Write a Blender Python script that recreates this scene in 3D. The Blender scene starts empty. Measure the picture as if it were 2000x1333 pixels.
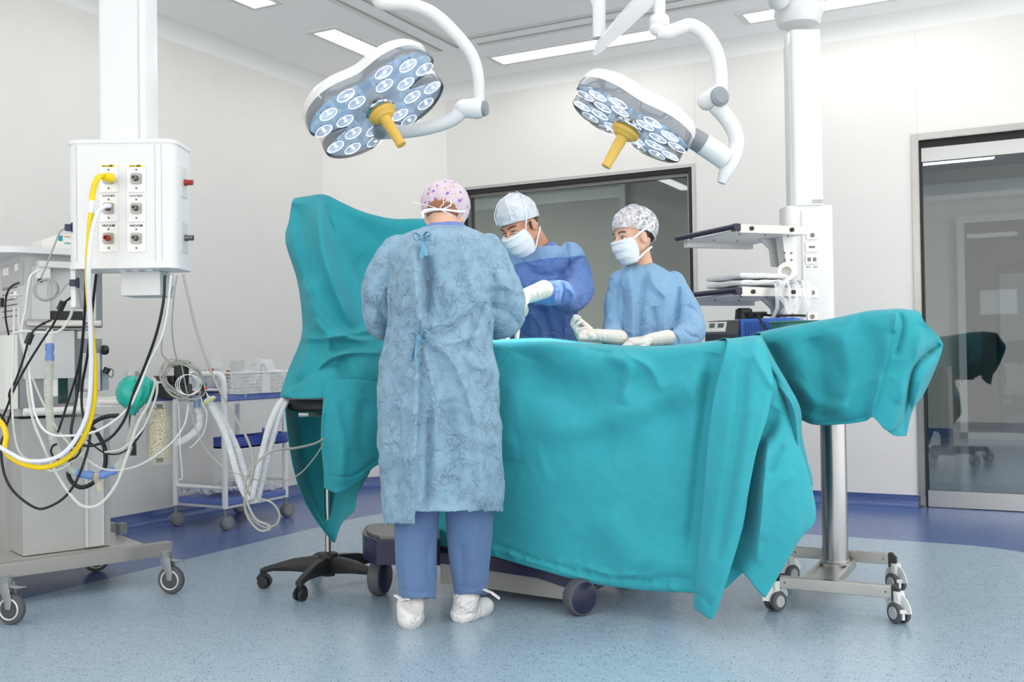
import bpy, bmesh, math, random
from mathutils import Vector, Matrix, noise
from math import pi, sin, cos, radians, sqrt, atan2
random.seed(4)
scene = bpy.context.scene
COL = scene.collection
# ------------------------------------------------------------- camera, world, exposure
FOC, YAW, TILT, ROLL, CAMH = 1988.85, 0.48646, 0.014742, -0.014641, 0.97
_fwd = Vector((0, cos(TILT), sin(TILT))); _rt = Vector((1, 0, 0)); _up = Vector((0, -sin(TILT), cos(TILT)))
_r2 = _rt*cos(ROLL) + _up*sin(ROLL); _u2 = _up*cos(ROLL) - _rt*sin(ROLL)
RZ = Matrix.Rotation(YAW, 3, 'Z')
CR, CU, CF = RZ @ _r2, RZ @ _u2, RZ @ _fwd            # camera axes in the room's frame
FV = Vector((-sin(YAW), cos(YAW), 0)); RV = Vector((cos(YAW), sin(YAW), 0))
CPOS = Vector((0, 0, CAMH))
cam = bpy.data.cameras.new('camera'); camo = bpy.data.objects.new('camera', cam); COL.objects.link(camo)
cam.sensor_width = 36; cam.lens = 36*FOC/2000; cam.clip_start = 0.05; cam.clip_end = 60
camo.matrix_world = Matrix((( CR.x, CU.x, -CF.x, CPOS.x), (CR.y, CU.y, -CF.y, CPOS.y), (CR.z, CU.z, -CF.z, CPOS.z), (0, 0, 0, 1)))
scene.camera = camo
world = bpy.data.worlds.new('world'); scene.world = world; world.use_nodes = True
world.node_tree.nodes['Background'].inputs[0].default_value = (1.0, 0.99, 0.97, 1)
world.node_tree.nodes['Background'].inputs[1].default_value = 2.15
scene.view_settings.view_transform = 'Standard'; scene.view_settings.look = 'None'
scene.view_settings.gamma = 1; scene.view_settings.use_curve_mapping = False
scene.view_settings.exposure = 0.03
FILL_E = 1.6  # strength of the fill panels added over the table
PANEL_E = 8     # strength of the ceiling panels

def V(px, py, d):                                     # point seen at a pixel of the photograph, d metres ahead
    r = CF + CR*((px-1000)/FOC) - CU*((py-666.5)/FOC)
    return CPOS + r*(d/r.dot(FV))
def GP(px, py, z=0.0):                                # point seen at a pixel, on the level z
    r = CF + CR*((px-1000)/FOC) - CU*((py-666.5)/FOC)
    return CPOS + r*((z-CAMH)/r.z)

# ------------------------------------------------------------- materials
def _new(name):
    m = bpy.data.materials.new(name); m.use_nodes = True
    return m, m.node_tree.nodes, m.node_tree.links, m.node_tree.nodes['Principled BSDF']
def srgb(c):
    return tuple(((x/255)/12.92 if x/255 <= .04045 else (((x/255)+.055)/1.055)**2.4) for x in c) + (1,)
def mat(name, rgb, rough=.5, metal=0., bump=0., bscale=60., var=0., vscale=8., spec=.5, trans=0., ior=1.45, sub=0., emit=0., alpha=1., aniso=0., sheen=0., coat=0.):
    m, N, L, b = _new(name)
    c = srgb(rgb)
    b.inputs['Base Color'].default_value = c; b.inputs['Roughness'].default_value = rough; b.inputs['Metallic'].default_value = metal
    b.inputs['Specular IOR Level'].default_value = spec; b.inputs['IOR'].default_value = ior
    b.inputs['Transmission Weight'].default_value = trans; b.inputs['Alpha'].default_value = alpha
    b.inputs['Sheen Weight'].default_value = sheen; b.inputs['Coat Weight'].default_value = coat
    if sub: b.inputs['Subsurface Weight'].default_value = sub; b.inputs['Subsurface Radius'].default_value = (.012, .006, .004); b.inputs['Subsurface Scale'].default_value = 1
    if emit: b.inputs['Emission Color'].default_value = c; b.inputs['Emission Strength'].default_value = emit
    tc = N.new('ShaderNodeTexCoord')
    if var:
        n = N.new('ShaderNodeTexNoise'); n.inputs['Scale'].default_value = vscale; n.inputs['Detail'].default_value = 4; L.new(tc.outputs['Object'], n.inputs['Vector'])
        mr = N.new('ShaderNodeMapRange'); mr.inputs['From Min'].default_value = .3; mr.inputs['From Max'].default_value = .7; mr.inputs['To Min'].default_value = 1-var; mr.inputs['To Max'].default_value = 1+var
        L.new(n.outputs['Fac'], mr.inputs['Value'])
        mx = N.new('ShaderNodeVectorMath'); mx.operation = 'SCALE'; mx.inputs[0].default_value = c[:3]; L.new(mr.outputs[0], mx.inputs['Scale']); L.new(mx.outputs[0], b.inputs['Base Color'])
    if bump:
        n = N.new('ShaderNodeTexNoise'); n.inputs['Scale'].default_value = bscale; n.inputs['Detail'].default_value = 3; L.new(tc.outputs['Object'], n.inputs['Vector'])
        bp = N.new('ShaderNodeBump'); bp.inputs['Strength'].default_value = 1; bp.inputs['Distance'].default_value = bump; L.new(n.outputs['Fac'], bp.inputs['Height']); L.new(bp.outputs[0], b.inputs['Normal'])
    return m
def glassy(name, rgb, gloss=.08, rough=.02, tint=1.0):
    """thin clear sheet: see-through with fresnel gloss"""
    m, N, L, b = _new(name); N.remove(b)
    t = N.new('ShaderNodeBsdfTransparent'); t.inputs[0].default_value = srgb(rgb)
    g = N.new('ShaderNodeBsdfGlossy'); g.inputs['Roughness'].default_value = rough
    f = N.new('ShaderNodeFresnel'); f.inputs['IOR'].default_value = 1.5
    a = N.new('ShaderNodeMath'); a.operation = 'ADD'; a.use_clamp = True; a.inputs[1].default_value = gloss; L.new(f.outputs[0], a.inputs[0])
    mx = N.new('ShaderNodeMixShader'); L.new(a.outputs[0], mx.inputs[0]); L.new(t.outputs[0], mx.inputs[1]); L.new(g.outputs[0], mx.inputs[2])
    L.new(mx.outputs[0], N['Material Output'].inputs[0]); return m
def milky(name, rgb, amount=.5, rough=.35):
    """translucent plastic film or tube: part see-through, part solid"""
    m, N, L, b = _new(name)
    b.inputs['Base Color'].default_value = srgb(rgb); b.inputs['Roughness'].default_value = rough
    t = N.new('ShaderNodeBsdfTransparent'); mx = N.new('ShaderNodeMixShader'); mx.inputs[0].default_value = amount
    lw = N.new('ShaderNodeLayerWeight'); lw.inputs['Blend'].default_value = .45
    mr = N.new('ShaderNodeMapRange'); mr.inputs['To Min'].default_value = amount; mr.inputs['To Max'].default_value = min(1, amount+.45); L.new(lw.outputs['Facing'], mr.inputs['Value']); L.new(mr.outputs[0], mx.inputs[0])
    L.new(t.outputs[0], mx.inputs[1]); L.new(b.outputs[0], mx.inputs[2]); L.new(mx.outputs[0], N['Material Output'].inputs[0]); return m
def cloth_mat(name, rgb, crumple=.0, cscale=14., weave=.0004, rough=.85, var=.05, fold=0., rgb2=None, sheen=.15):
    """woven cloth: fine weave, soft tone variation, sharp crease relief"""
    m, N, L, b = _new(name)
    c = srgb(rgb); b.inputs['Roughness'].default_value = rough; b.inputs['Sheen Weight'].default_value = sheen; b.inputs['Specular IOR Level'].default_value = .25
    tc = N.new('ShaderNodeTexCoord')
    n = N.new('ShaderNodeTexNoise'); n.inputs['Scale'].default_value = 5; n.inputs['Detail'].default_value = 6; L.new(tc.outputs['Object'], n.inputs['Vector'])
    mr = N.new('ShaderNodeMapRange'); mr.inputs['From Min'].default_value = .3; mr.inputs['From Max'].default_value = .7; mr.inputs['To Min'].default_value = 1-var; mr.inputs['To Max'].default_value = 1+var; L.new(n.outputs['Fac'], mr.inputs['Value'])
    mx = N.new('ShaderNodeVectorMath'); mx.operation = 'SCALE'; mx.inputs[0].default_value = c[:3]; L.new(mr.outputs[0], mx.inputs['Scale']); L.new(mx.outputs[0], b.inputs['Base Color'])
    w = N.new('ShaderNodeTexNoise'); w.inputs['Scale'].default_value = 420; w.inputs['Detail'].default_value = 2; L.new(tc.outputs['Object'], w.inputs['Vector'])
    bp = N.new('ShaderNodeBump'); bp.inputs['Strength'].default_value = .6; bp.inputs['Distance'].default_value = weave; L.new(w.outputs['Fac'], bp.inputs['Height']); last = bp
    if crumple:
        def ridge(scale, amp, last, seed):
            d = N.new('ShaderNodeTexNoise'); d.inputs['Scale'].default_value = scale*.7; d.inputs['Detail'].default_value = 2
            mp = N.new('ShaderNodeVectorMath'); mp.operation = 'ADD'; mp.inputs[1].default_value = (seed, seed*.7, -seed); L.new(tc.outputs['Object'], mp.inputs[0]); L.new(mp.outputs[0], d.inputs['Vector'])
            sc = N.new('ShaderNodeVectorMath'); sc.operation = 'MULTIPLY_ADD'; sc.inputs[1].default_value = (.12,)*3; L.new(d.outputs['Color'], sc.inputs[0]); L.new(mp.outputs[0], sc.inputs[2])
            v = N.new('ShaderNodeTexVoronoi'); v.feature = 'DISTANCE_TO_EDGE'; v.inputs['Scale'].default_value = scale; L.new(sc.outputs[0], v.inputs['Vector'])
            r = N.new('ShaderNodeMapRange'); r.interpolation_type = 'SMOOTHSTEP'; r.inputs['From Max'].default_value = .17; r.inputs['To Min'].default_value = 1; r.inputs['To Max'].default_value = 0; L.new(v.outputs['Distance'], r.inputs['Value'])
            # break the creases up so they are not a closed net
            q = N.new('ShaderNodeTexNoise'); q.inputs['Scale'].default_value = scale*.55; L.new(mp.outputs[0], q.inputs['Vector'])
            qr = N.new('ShaderNodeMapRange'); qr.inputs['From Min'].default_value = .42; qr.inputs['From Max'].default_value = .62; L.new(q.outputs['Fac'], qr.inputs['Value'])
            mu = N.new('ShaderNodeMath'); mu.operation = 'MULTIPLY'; L.new(r.outputs[0], mu.inputs[0]); L.new(qr.outputs[0], mu.inputs[1])
            bb = N.new('ShaderNodeBump'); bb.inputs['Distance'].default_value = amp; bb.inputs['Strength'].default_value = 1; L.new(mu.outputs[0], bb.inputs['Height']); L.new(last.outputs[0], bb.inputs['Normal']); return bb
        last = ridge(cscale, crumple, last, 0.); last = ridge(cscale*2.3, crumple*.45, last, 3.7); last = ridge(cscale*.45, crumple*.8, last, 8.1)
    L.new(last.outputs[0], b.inputs['Normal'])
    return m

# ------------------------------------------------------------- mesh building
def catmull(pts, n=8, closed=False):
    pts = [Vector(p) for p in pts]; out = []; k = len(pts)
    if k < 3: return pts
    for i in range(k if closed else k-1):
        p0 = pts[(i-1) % k] if closed or i > 0 else pts[0]*2-pts[1]
        p1, p2 = pts[i], pts[(i+1) % k]
        p3 = pts[(i+2) % k] if closed or i+2 < k else pts[-1]*2-pts[-2]
        for s in range(n):
            t = s/n; out.append(.5*((2*p1)+(p2-p0)*t+(2*p0-5*p1+4*p2-p3)*t*t+(3*p1-p0-3*p2+p3)*t**3))
    if not closed: out.append(pts[-1])
    return out
class B:
    """collects shapes into one mesh"""
    def __init__(s): s.v = []; s.f = []; s.m = Matrix.Identity(4); s.bev = False
    def add(s, vs, fs):
        o = len(s.v); s.v += [s.m @ Vector(p) for p in vs]; s.f += [tuple(i+o for i in f) for f in fs]; return s
    def box(s, c, d, rz=0., bev=0.):
        x, y, z = [q/2 for q in d]; R = Matrix.Rotation(rz, 3, 'Z'); c = Vector(c)
        if bev > 0:
            s.bev = True
            bm = bmesh.new(); bmesh.ops.create_cube(bm, size=1)
            bmesh.ops.scale(bm, vec=d, verts=bm.verts)
            bmesh.ops.bevel(bm, geom=bm.edges[:], offset=min(bev, min(d)*.45), segments=2, affect='EDGES', profile=.5)
            bm.verts.index_update()
            s.add([c+R@v.co for v in bm.verts], [[v.index for v in f.verts] for f in bm.faces]); bm.free(); return s
        vs = [c+R@Vector((a*x, b*y, e*z)) for e in (-1, 1) for a, b in ((-1, -1), (1, -1), (1, 1), (-1, 1))]
        return s.add(vs, [(3, 2, 1, 0), (4, 5, 6, 7), (0, 1, 5, 4), (1, 2, 6, 5), (2, 3, 7, 6), (3, 0, 4, 7)])
    def span(s, a, b, bev=0.):                         # box between two corners
        return s.box([(p+q)/2 for p, q in zip(a, b)], [abs(p-q) for p, q in zip(a, b)], 0, bev)
    def tube(s, pts, r, seg=8, caps=True, closed=False, sy=1.0, up=None):
        pts = [Vector(p) for p in pts]; n = len(pts); rr = r if isinstance(r, (list, tuple)) else [r]*n
        nrm = None; vs = []; fs = []
        for i in range(n):
            if closed: t = pts[(i+1) % n]-pts[(i-1) % n]
            else: t = pts[min(i+1, n-1)]-pts[max(i-1, 0)]
            if t.length < 1e-9: t = Vector((0, 0, 1))
            t.normalize()
            if nrm is None:
                a = Vector(up) if up else (Vector((0, 0, 1)) if abs(t.z) < .9 else Vector((1, 0, 0)))
                nrm = (a-t*a.dot(t)).normalized()
            else:
                nrm = nrm-t*nrm.dot(t)
                nrm = nrm.normalized() if nrm.length > 1e-6 else t.orthogonal().normalized()
            bi = t.cross(nrm)
            for k in range(seg):
                a = 2*pi*k/seg; vs.append(pts[i]+nrm*(cos(a)*rr[i]*sy)+bi*(sin(a)*rr[i]))
        for i in range(n if closed else n-1):
            j = (i+1) % n
            for k in range(seg): fs.append((i*seg+k, i*seg+(k+1) % seg, j*seg+(k+1) % seg, j*seg+k))
        if caps and not closed: fs += [tuple(range(seg))[::-1], tuple((n-1)*seg+k for k in range(seg))]
        return s.add(vs, fs)
    def cyl(s, a, b, r, r2=None, seg=20, caps=True): return s.tube([a, b], [r, r if r2 is None else r2], seg, caps)
    def lathe(s, prof, c=(0, 0, 0), axis=(0, 0, 1), seg=28):  # profile of (radius, height)
        ax = Vector(axis).normalized(); a = ax.orthogonal().normalized(); b = ax.cross(a); c = Vector(c); vs = []; fs = []
        for r, h in prof:
            for k in range(seg): t = 2*pi*k/seg; vs.append(c+ax*h+(a*cos(t)+b*sin(t))*max(r, 1e-5))
        for i in range(len(prof)-1):
            for k in range(seg): fs.append((i*seg+k, i*seg+(k+1) % seg, (i+1)*seg+(k+1) % seg, (i+1)*seg+k))
        if prof[0][0] > 1e-4: fs.append(tuple(range(seg))[::-1])
        if prof[-1][0] > 1e-4: fs.append(tuple((len(prof)-1)*seg+k for k in range(seg)))
        return s.add(vs, fs)
    def ball(s, c, r, sc=(1, 1, 1), seg=16, R=None):
        vs = []; fs = []; h = seg//2; c = Vector(c); R = R or Matrix.Identity(3)
        for i in range(h+1):
            a = pi*i/h
            for k in range(seg): t = 2*pi*k/seg; vs.append(c+R@Vector((r*sc[0]*sin(a)*cos(t), r*sc[1]*sin(a)*sin(t), r*sc[2]*cos(a))))
        for i in range(h):
            for k in range(seg): fs.append((i*seg+k, (i+1)*seg+k, (i+1)*seg+(k+1) % seg, i*seg+(k+1) % seg))
        return s.add(vs, fs)
    def cap(s, a, b, r1, r2, seg=14):                  # tapered capsule, closed
        a = Vector(a); b = Vector(b); t = (b-a); L = max(t.length, 1e-6); t /= L; pts = []; rr = []
        for k in range(5): q = pi/2*k/4; pts.append(a-t*r1*cos(q)); rr.append(max(r1*sin(q), r1*.02))
        for k in range(5): q = pi/2*k/4; pts.append(b+t*r2*sin(q)); rr.append(max(r2*cos(q), r2*.02))
        return s.tube(pts, rr, seg)
    def prism(s, poly, lo, hi, axis=2):                # extrude a 2-D outline along an axis
        def mk(p, h): q = [p[0], p[1]]; q.insert(axis, h); return q
        n = len(poly); vs = [mk(p, lo) for p in poly]+[mk(p, hi) for p in poly]
        fs = [tuple(range(n))[::-1], tuple(range(n, 2*n))]+[(i, (i+1) % n, (i+1) % n+n, i+n) for i in range(n)]
        return s.add(vs, fs)
    def grid(s, rows):
        nc = len(rows[0]); return s.add([p for r in rows for p in r], [(i*nc+j, i*nc+j+1, (i+1)*nc+j+1, (i+1)*nc+j) for i in range(len(rows)-1) for j in range(nc-1)])
    def mesh(s, name, loc):
        me = bpy.data.meshes.new(name); me.from_pydata([tuple(p-loc) for p in s.v], [], s.f)
        bm = bmesh.new(); bm.from_mesh(me); bmesh.ops.remove_doubles(bm, verts=bm.verts, dist=1e-5); bmesh.ops.recalc_face_normals(bm, faces=bm.faces); bm.to_mesh(me); bm.free()
        return me
def wloc(p):
    l = Vector((0, 0, 0))
    while p: l += p.location; p = p.parent
    return l
def link(name, b, m, parent=None, smooth=35, label=None, loc=None):
    """one object out of a builder; its own origin at the middle of its foot when it has no parent"""
    if parent is None and loc is None:
        xs = [p.x for p in b.v]; ys = [p.y for p in b.v]; zs = [p.z for p in b.v]; loc = Vector(((min(xs)+max(xs))/2, (min(ys)+max(ys))/2, min(zs)))
    L = wloc(parent) if parent else Vector(loc)
    me = b.mesh(name, L); me.materials.append(m)
    if smooth: me.shade_smooth(); me.set_sharp_from_angle(angle=radians(smooth))
    o = bpy.data.objects.new(name, me); COL.objects.link(o)
    if parent: o.parent = parent
    else: o.location = L
    if b.bev: o.modifiers.new('weighted', 'WEIGHTED_NORMAL').keep_sharp = True
    if label: o['label'] = label
    return o
def tag(o, label, cat, group=None):
    o['label'] = label; o['category'] = cat
    if group: o['group'] = group
    return o
def thing(name, label, cat, loc, group=None):
    o = bpy.data.objects.new(name, None); COL.objects.link(o); o.location = Vector(loc); o.empty_display_size = .05
    return tag(o, label, cat, group)
def struct(o): o['kind'] = 'structure'; return o
def modify(o, mods):
    """apply modifiers [(type, {settings})] and keep the result as plain mesh"""
    for t, kw in mods:
        md = o.modifiers.new(t, t)
        for k, v in kw.items(): setattr(md, k, v)
    dg = bpy.context.evaluated_depsgraph_get(); dg.update()
    me = bpy.data.meshes.new_from_object(o.evaluated_get(dg)); old = o.data
    for mt in old.materials:
        if mt and mt.name not in [x.name for x in me.materials if x]: me.materials.append(mt)
    o.modifiers.clear(); o.data = me; me.name = o.name; bpy.data.meshes.remove(old); me.shade_smooth(); return o
def text(s, size, m, origin, right, up, parent, name='lettering', align='CENTER', ext=.0004, weight=0.):
    cu = bpy.data.curves.new(name, 'FONT'); cu.body = s; cu.size = size; cu.align_x = align; cu.align_y = 'CENTER'; cu.extrude = ext; cu.offset = weight; cu.resolution_u = 3
    t = bpy.data.objects.new(name, cu); COL.objects.link(t)
    me = bpy.data.meshes.new_from_object(t.evaluated_get(bpy.context.evaluated_depsgraph_get())); bpy.data.objects.remove(t); bpy.data.curves.remove(cu)
    right = Vector(right).normalized(); up = Vector(up).normalized(); nn = right.cross(up); L = wloc(parent)
    for v in me.vertices: v.co = Vector(origin)+right*v.co.x+up*v.co.y+nn*v.co.z-L
    me.materials.append(m); o = bpy.data.objects.new(name, me); COL.objects.link(o); o.parent = parent; return o
def copy_tree(o, parent=None):
    c = o.copy(); COL.objects.link(c)
    if parent: c.parent = parent
    for ch in list(o.children): copy_tree(ch, c)
    return c
# ============================================================= THE ROOM
XL, YB, XR, YF, ZC = -4.779, 6.721, 1.35, -1.2, 3.055
CH = 0.6765                                            # 45 degree corner
M_wall = mat('wall_panel', (228, 226, 221), .55, bump=.0006, bscale=90, var=.012, vscale=5)
M_ceil = mat('ceiling_paint', (246, 246, 243), .7)
M_steel = mat('brushed_steel', (176, 174, 170), .28, 1., bump=.0002, bscale=220, var=.05, vscale=20)
M_steel2 = mat('satin_aluminium', (190, 190, 187), .36, .85)
M_dark = mat('dark_seal', (38, 38, 40), .5)
M_alu_w = mat('white_aluminium', (214, 215, 214), .4, .2)
M_glass = glassy('window_glass', (206, 212, 212), .03)
M_dglass = glassy('door_glass', (226, 232, 234), .03)
M_white = mat('white_enamel', (222, 223, 222), .28, spec=.5)
M_panel = mat('lamp_diffuser', (255, 255, 255), .5, emit=PANEL_E)
M_fill = mat('fill_diffuser', (255, 255, 255), .5, emit=FILL_E)  # glow for the added overhead fill panels
M_trim = mat('ceiling_trim', (222, 222, 218), .5)
M_slot = mat('slot_recess', (176, 176, 168), .8)

def floor_material(name, inner, outer, zone=True):
    m, N, L, b = _new(name)
    tc = N.new('ShaderNodeTexCoord')
    def math_(op, a, c=None, clamp=False):
        n = N.new('ShaderNodeMath'); n.operation = op; n.use_clamp = clamp
        for i, x in enumerate((a, c)):
            if x is None: continue
            if hasattr(x, 'links'): L.new(x, n.inputs[i])
            else: n.inputs[i].default_value = x
        return n.outputs[0]
    sep = N.new('ShaderNodeSeparateXYZ'); L.new(tc.outputs['Object'], sep.inputs[0])
    hw, hh, cx, cy, r = 1.92, 2.7, -1.83, 2.82, .53
    qx = math_('MAXIMUM', math_('SUBTRACT', math_('ABSOLUTE', math_('SUBTRACT', sep.outputs[0], cx)), hw-r), 0.)
    qy = math_('MAXIMUM', math_('SUBTRACT', math_('ABSOLUTE', math_('SUBTRACT', sep.outputs[1], cy)), hh-r), 0.)
    d = math_('SQRT', math_('ADD', math_('MULTIPLY', qx, qx), math_('MULTIPLY', qy, qy)))
    fac = math_('LESS_THAN', d, r) if zone else math_('MULTIPLY', d, 0.)
    def tone(cols):
        n = N.new('ShaderNodeTexNoise'); n.inputs['Scale'].default_value = 170; n.inputs['Detail'].default_value = 2; L.new(tc.outputs['Object'], n.inputs['Vector'])
        cr = N.new('ShaderNodeValToRGB'); cr.color_ramp.elements[0].position = .36; cr.color_ramp.elements[1].position = .66
        cr.color_ramp.elements[0].color = srgb(cols[0]); cr.color_ramp.elements[1].color = srgb(cols[1]); L.new(n.outputs['Fac'], cr.inputs[0]); return cr.outputs[0]
    mx = N.new('ShaderNodeMix'); mx.data_type = 'RGBA'; L.new(fac, mx.inputs['Factor']); L.new(tone(outer), mx.inputs[6]); L.new(tone(inner), mx.inputs[7])
    # broad mottling
    n = N.new('ShaderNodeTexNoise'); n.inputs['Scale'].default_value = 22; n.inputs['Detail'].default_value = 3; L.new(tc.outputs['Object'], n.inputs['Vector'])
    mr = N.new('ShaderNodeMapRange'); mr.inputs['To Min'].default_value = .88; mr.inputs['To Max'].default_value = 1.12; L.new(n.outputs['Fac'], mr.inputs['Value'])
    sc = N.new('ShaderNodeVectorMath'); sc.operation = 'SCALE'; L.new(mx.outputs[2], sc.inputs[0]); L.new(mr.outputs[0], sc.inputs['Scale'])
    # dark chips
    v = N.new('ShaderNodeTexVoronoi'); v.inputs['Scale'].default_value = 100; L.new(tc.outputs['Object'], v.inputs['Vector'])
    sx = N.new('ShaderNodeSeparateColor'); L.new(v.outputs['Color'], sx.inputs[0])
    rad = math_('MULTIPLY', math_('SUBTRACT', sx.outputs[0], .42), .60)
    chip = math_('MULTIPLY', math_('LESS_THAN', v.outputs['Distance'], rad), .72)
    m2 = N.new('ShaderNodeMix'); m2.data_type = 'RGBA'; L.new(chip, m2.inputs['Factor']); L.new(sc.outputs[0], m2.inputs[6]); m2.inputs[7].default_value = srgb((30, 40, 58))
    L.new(m2.outputs[2], b.inputs['Base Color'])
    b.inputs['Roughness'].default_value = .22; b.inputs['Specular IOR Level'].default_value = .5
    b2 = N.new('ShaderNodeTexNoise'); b2.inputs['Scale'].default_value = 45; L.new(tc.outputs['Object'], b2.inputs['Vector'])
    bp = N.new('ShaderNodeBump'); bp.inputs['Distance'].default_value = .0012; L.new(b2.outputs['Fac'], bp.inputs['Height']); L.new(bp.outputs[0], b.inputs['Normal'])
    return m
M_floor = floor_material('speckled_vinyl', ((142, 164, 182), (172, 190, 202)), ((70, 92, 144), (96, 118, 166)))
M_base = floor_material('speckled_blue_vinyl', ((62, 82, 134), (86, 106, 156)), ((62, 82, 134), (86, 106, 156)))
M_floor2 = mat('corridor_vinyl', (150, 164, 186), .14)

b = B(); b.span((XL-.1, YF-.1, -.1), (XR+.1, YB+.1, 0))
o = link('floor', b, M_floor, loc=(0, 0, 0)); struct(o)
b = B(); b.span((XL-.1, YF-.1, ZC), (XR+.1, YB+.1, ZC+.1)); struct(link('ceiling', b, M_ceil))
# openings in the back wall
WX0, WX1, WZ0, WZ1 = -4.0, -2.122, .98, 2.267
DX0, DX1, DZ1 = -.737, .78, 2.304
T = .16
b = B()
for a0, a1, z0, z1 in ((XL+CH, WX0, 0, ZC), (WX0, WX1, 0, WZ0), (WX0, WX1, WZ1, ZC), (WX1, DX0, 0, ZC), (DX0, DX1, DZ1, ZC), (DX1, XR, 0, ZC)):
    b.span((a0, YB, z0), (a1, YB+T, z1))
struct(link('wall_back', b, M_wall))
b = B(); b.span((XL-T, YF, 0), (XL, YB-CH, ZC)); struct(link('wall_left', b, M_wall))
b = B(); b.prism([(XL, YB-CH), (XL+CH, YB), (XL+CH-.1, YB+.14), (XL-.14, YB-CH+.1)], 0, ZC); struct(link('wall_corner', b, M_wall))
# wall panel joints
b = B()
for px, py in ((1357, 200), (1790, 200)):
    r = V(px, py, 1.)-CPOS; p = CPOS+r*(YB/r.y)
    b.span((p.x-.0015, YB-.0012, .075), (p.x+.0015, YB+.001, 2.955))
struct(link('trim_1', b, mat('joint', (208, 206, 201), .8)))
# concave coves: ceiling (r=.10) and vinyl skirting (r=.07)
path = [(XL, YF), (XL, YB-CH), (XL+CH, YB), (XR, YB)]
def cove(r, zsign, z0, pts, ex=None, lip=0.):
    """sweep a quarter-round along the wall foot or head; pts run with the room on the right-hand side"""
    n = len(pts); inn = []
    for i, p in enumerate(pts):
        p = Vector(p)
        ns = []
        if i > 0: t = (Vector(pts[i])-Vector(pts[i-1])).normalized(); ns.append(Vector((t.y, -t.x)))
        if i < n-1: t = (Vector(pts[i+1])-Vector(pts[i])).normalized(); ns.append(Vector((t.y, -t.x)))
        m = sum(ns, Vector((0, 0)))/len(ns); m = m/(m.length**2); inn.append((p, m))
    rows = []
    prof = [(0.0, z0+zsign*(r+lip))] + [(r*(1-cos(a)), z0+zsign*r*(1-sin(a))) for a in [pi/2*k/8 for k in range(9)]]
    prof = [((lip and .006) + x, z) for x, z in prof]
    if lip: prof.insert(0, (0, z0+zsign*(r+lip)))
    for x, z in prof: rows.append([Vector((p.x+m.x*x, p.y+m.y*x, z)) for p, m in inn])
    return rows
def solid_cove(r, zsign, z0, pts, lip=0.):
    rows = cove(r, zsign, z0, pts, lip=lip); b = B()
    back = [Vector((p[0], p[1], z0)) for p in pts]
    ring = rows+[back]; ring.append(ring[0]); b.grid(ring); return b
struct(link('trim_2', solid_cove(.10, -1, ZC, path), mat('cove_paint', (234, 235, 231), .6), smooth=60))
struct(link('baseboard_left', solid_cove(.055, 1, 0, path[:3]+[(WX0, YB)], lip=.02), M_base, smooth=60))
struct(link('baseboard_back', solid_cove(.055, 1, 0, [(WX0, YB), (DX0, YB)], lip=.02), M_base, smooth=60))

# ---------------- ceiling light panels and linear air slots
def panel(x0, y0, x1, y1, label):
    t = thing('ceiling_light', label, 'light', ((x0+x1)/2, (y0+y1)/2, ZC-.012), 'recessed strip lights in the ceiling')
    z = ZC; w = .035
    b = B()
    for a in (((x0-w, y0-w), (x1+w, y0)), ((x0-w, y1), (x1+w, y1+w)), ((x0-w, y0), (x0, y1)), ((x1, y0), (x1+w, y1))):
        b.span((a[0][0], a[0][1], z-.010), (a[1][0], a[1][1], z+.004))
    link('frame', b, M_trim, t)
    b = B(); b.span((x0, y0, z-.006), (x1, y1, z+.002)); link('diffuser', b, M_panel, t, label='glowing white face of the added fill panel')
for i, (y0, y1, w) in enumerate(((5.14, 6.2, 'just above the left surgical light'), (3.52, 4.59, 'cut by the top edge of the picture'), (1.13, 2.44, 'out of the picture over the left wall'))):
    if i < 3: panel(-4.115, y0, -3.95, y1, 'recessed white strip light, ' + w)
panel(-3.395, 6.18, -2.12, 6.355, 'long white strip light in the ceiling behind the spring arm between the surgical lights')
panel(-1.63, 6.18, -.36, 6.355, 'white strip light in the ceiling behind the right ceiling column')
for y0, y1 in ((4.9, 5.97), (3.3, 4.37), (1.7, 2.77)): panel(.30, y0, .465, y1, 'white strip light in the ceiling over the right wall, out of the picture')
def big_panel(cx, cy, label):  # unseen square panel, added as overhead fill light
    t = thing('ceiling_fill_panel', label, 'light', (cx, cy, ZC-.02), 'square fill panels added over the table')
    z = ZC; w = .03; h = .55; b = B()
    for q in (((-h-w, -h-w), (h+w, -h)), ((-h-w, h), (h+w, h+w)), ((-h-w, -h), (-h, h)), ((h, -h), (h+w, h))): b.span((cx+q[0][0], cy+q[0][1], z-.012), (cx+q[1][0], cy+q[1][1], z+.004))
    link('frame', b, M_trim, t)
    b = B(); b.span((cx-h, cy-h, z-.007), (cx+h, cy+h, z+.002)); link('diffuser', b, M_fill, t, label='glowing white face of the added fill panel')
for cx, cy in ((-2.62, 4.15), (-1.02, 4.15), (-2.62, 2.85), (-1.02, 2.85)): big_panel(cx, cy, 'added square fill light above the operating table, over the top of the picture')  # four invented panels, out of view, that brighten the room evenly
# air slots: a double track round the laminar flow field
b = B(); s = .008
for x in (-3.62, -3.49, -.17, -.04): b.span((x-s, .4, ZC-.004), (x+s, 5.885, ZC+.01))
for y in (5.755, 5.882): b.span((-3.34, y-s, ZC-.004), (-.32, y+s, ZC+.01))
struct(link('trim_3', b, M_slot))
b = B()
for x in (-3.655, -3.455, -.205, -.005): b.span((x-.02, .4, ZC-.003), (x+.02, 5.9, ZC+.01))
b.span((-3.345, 5.69, ZC-.003), (-.31, 5.73, ZC+.01)); b.span((-3.345, 5.905, ZC-.003), (-.31, 5.935, ZC+.01))
struct(link('trim_4', b, M_trim))

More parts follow.
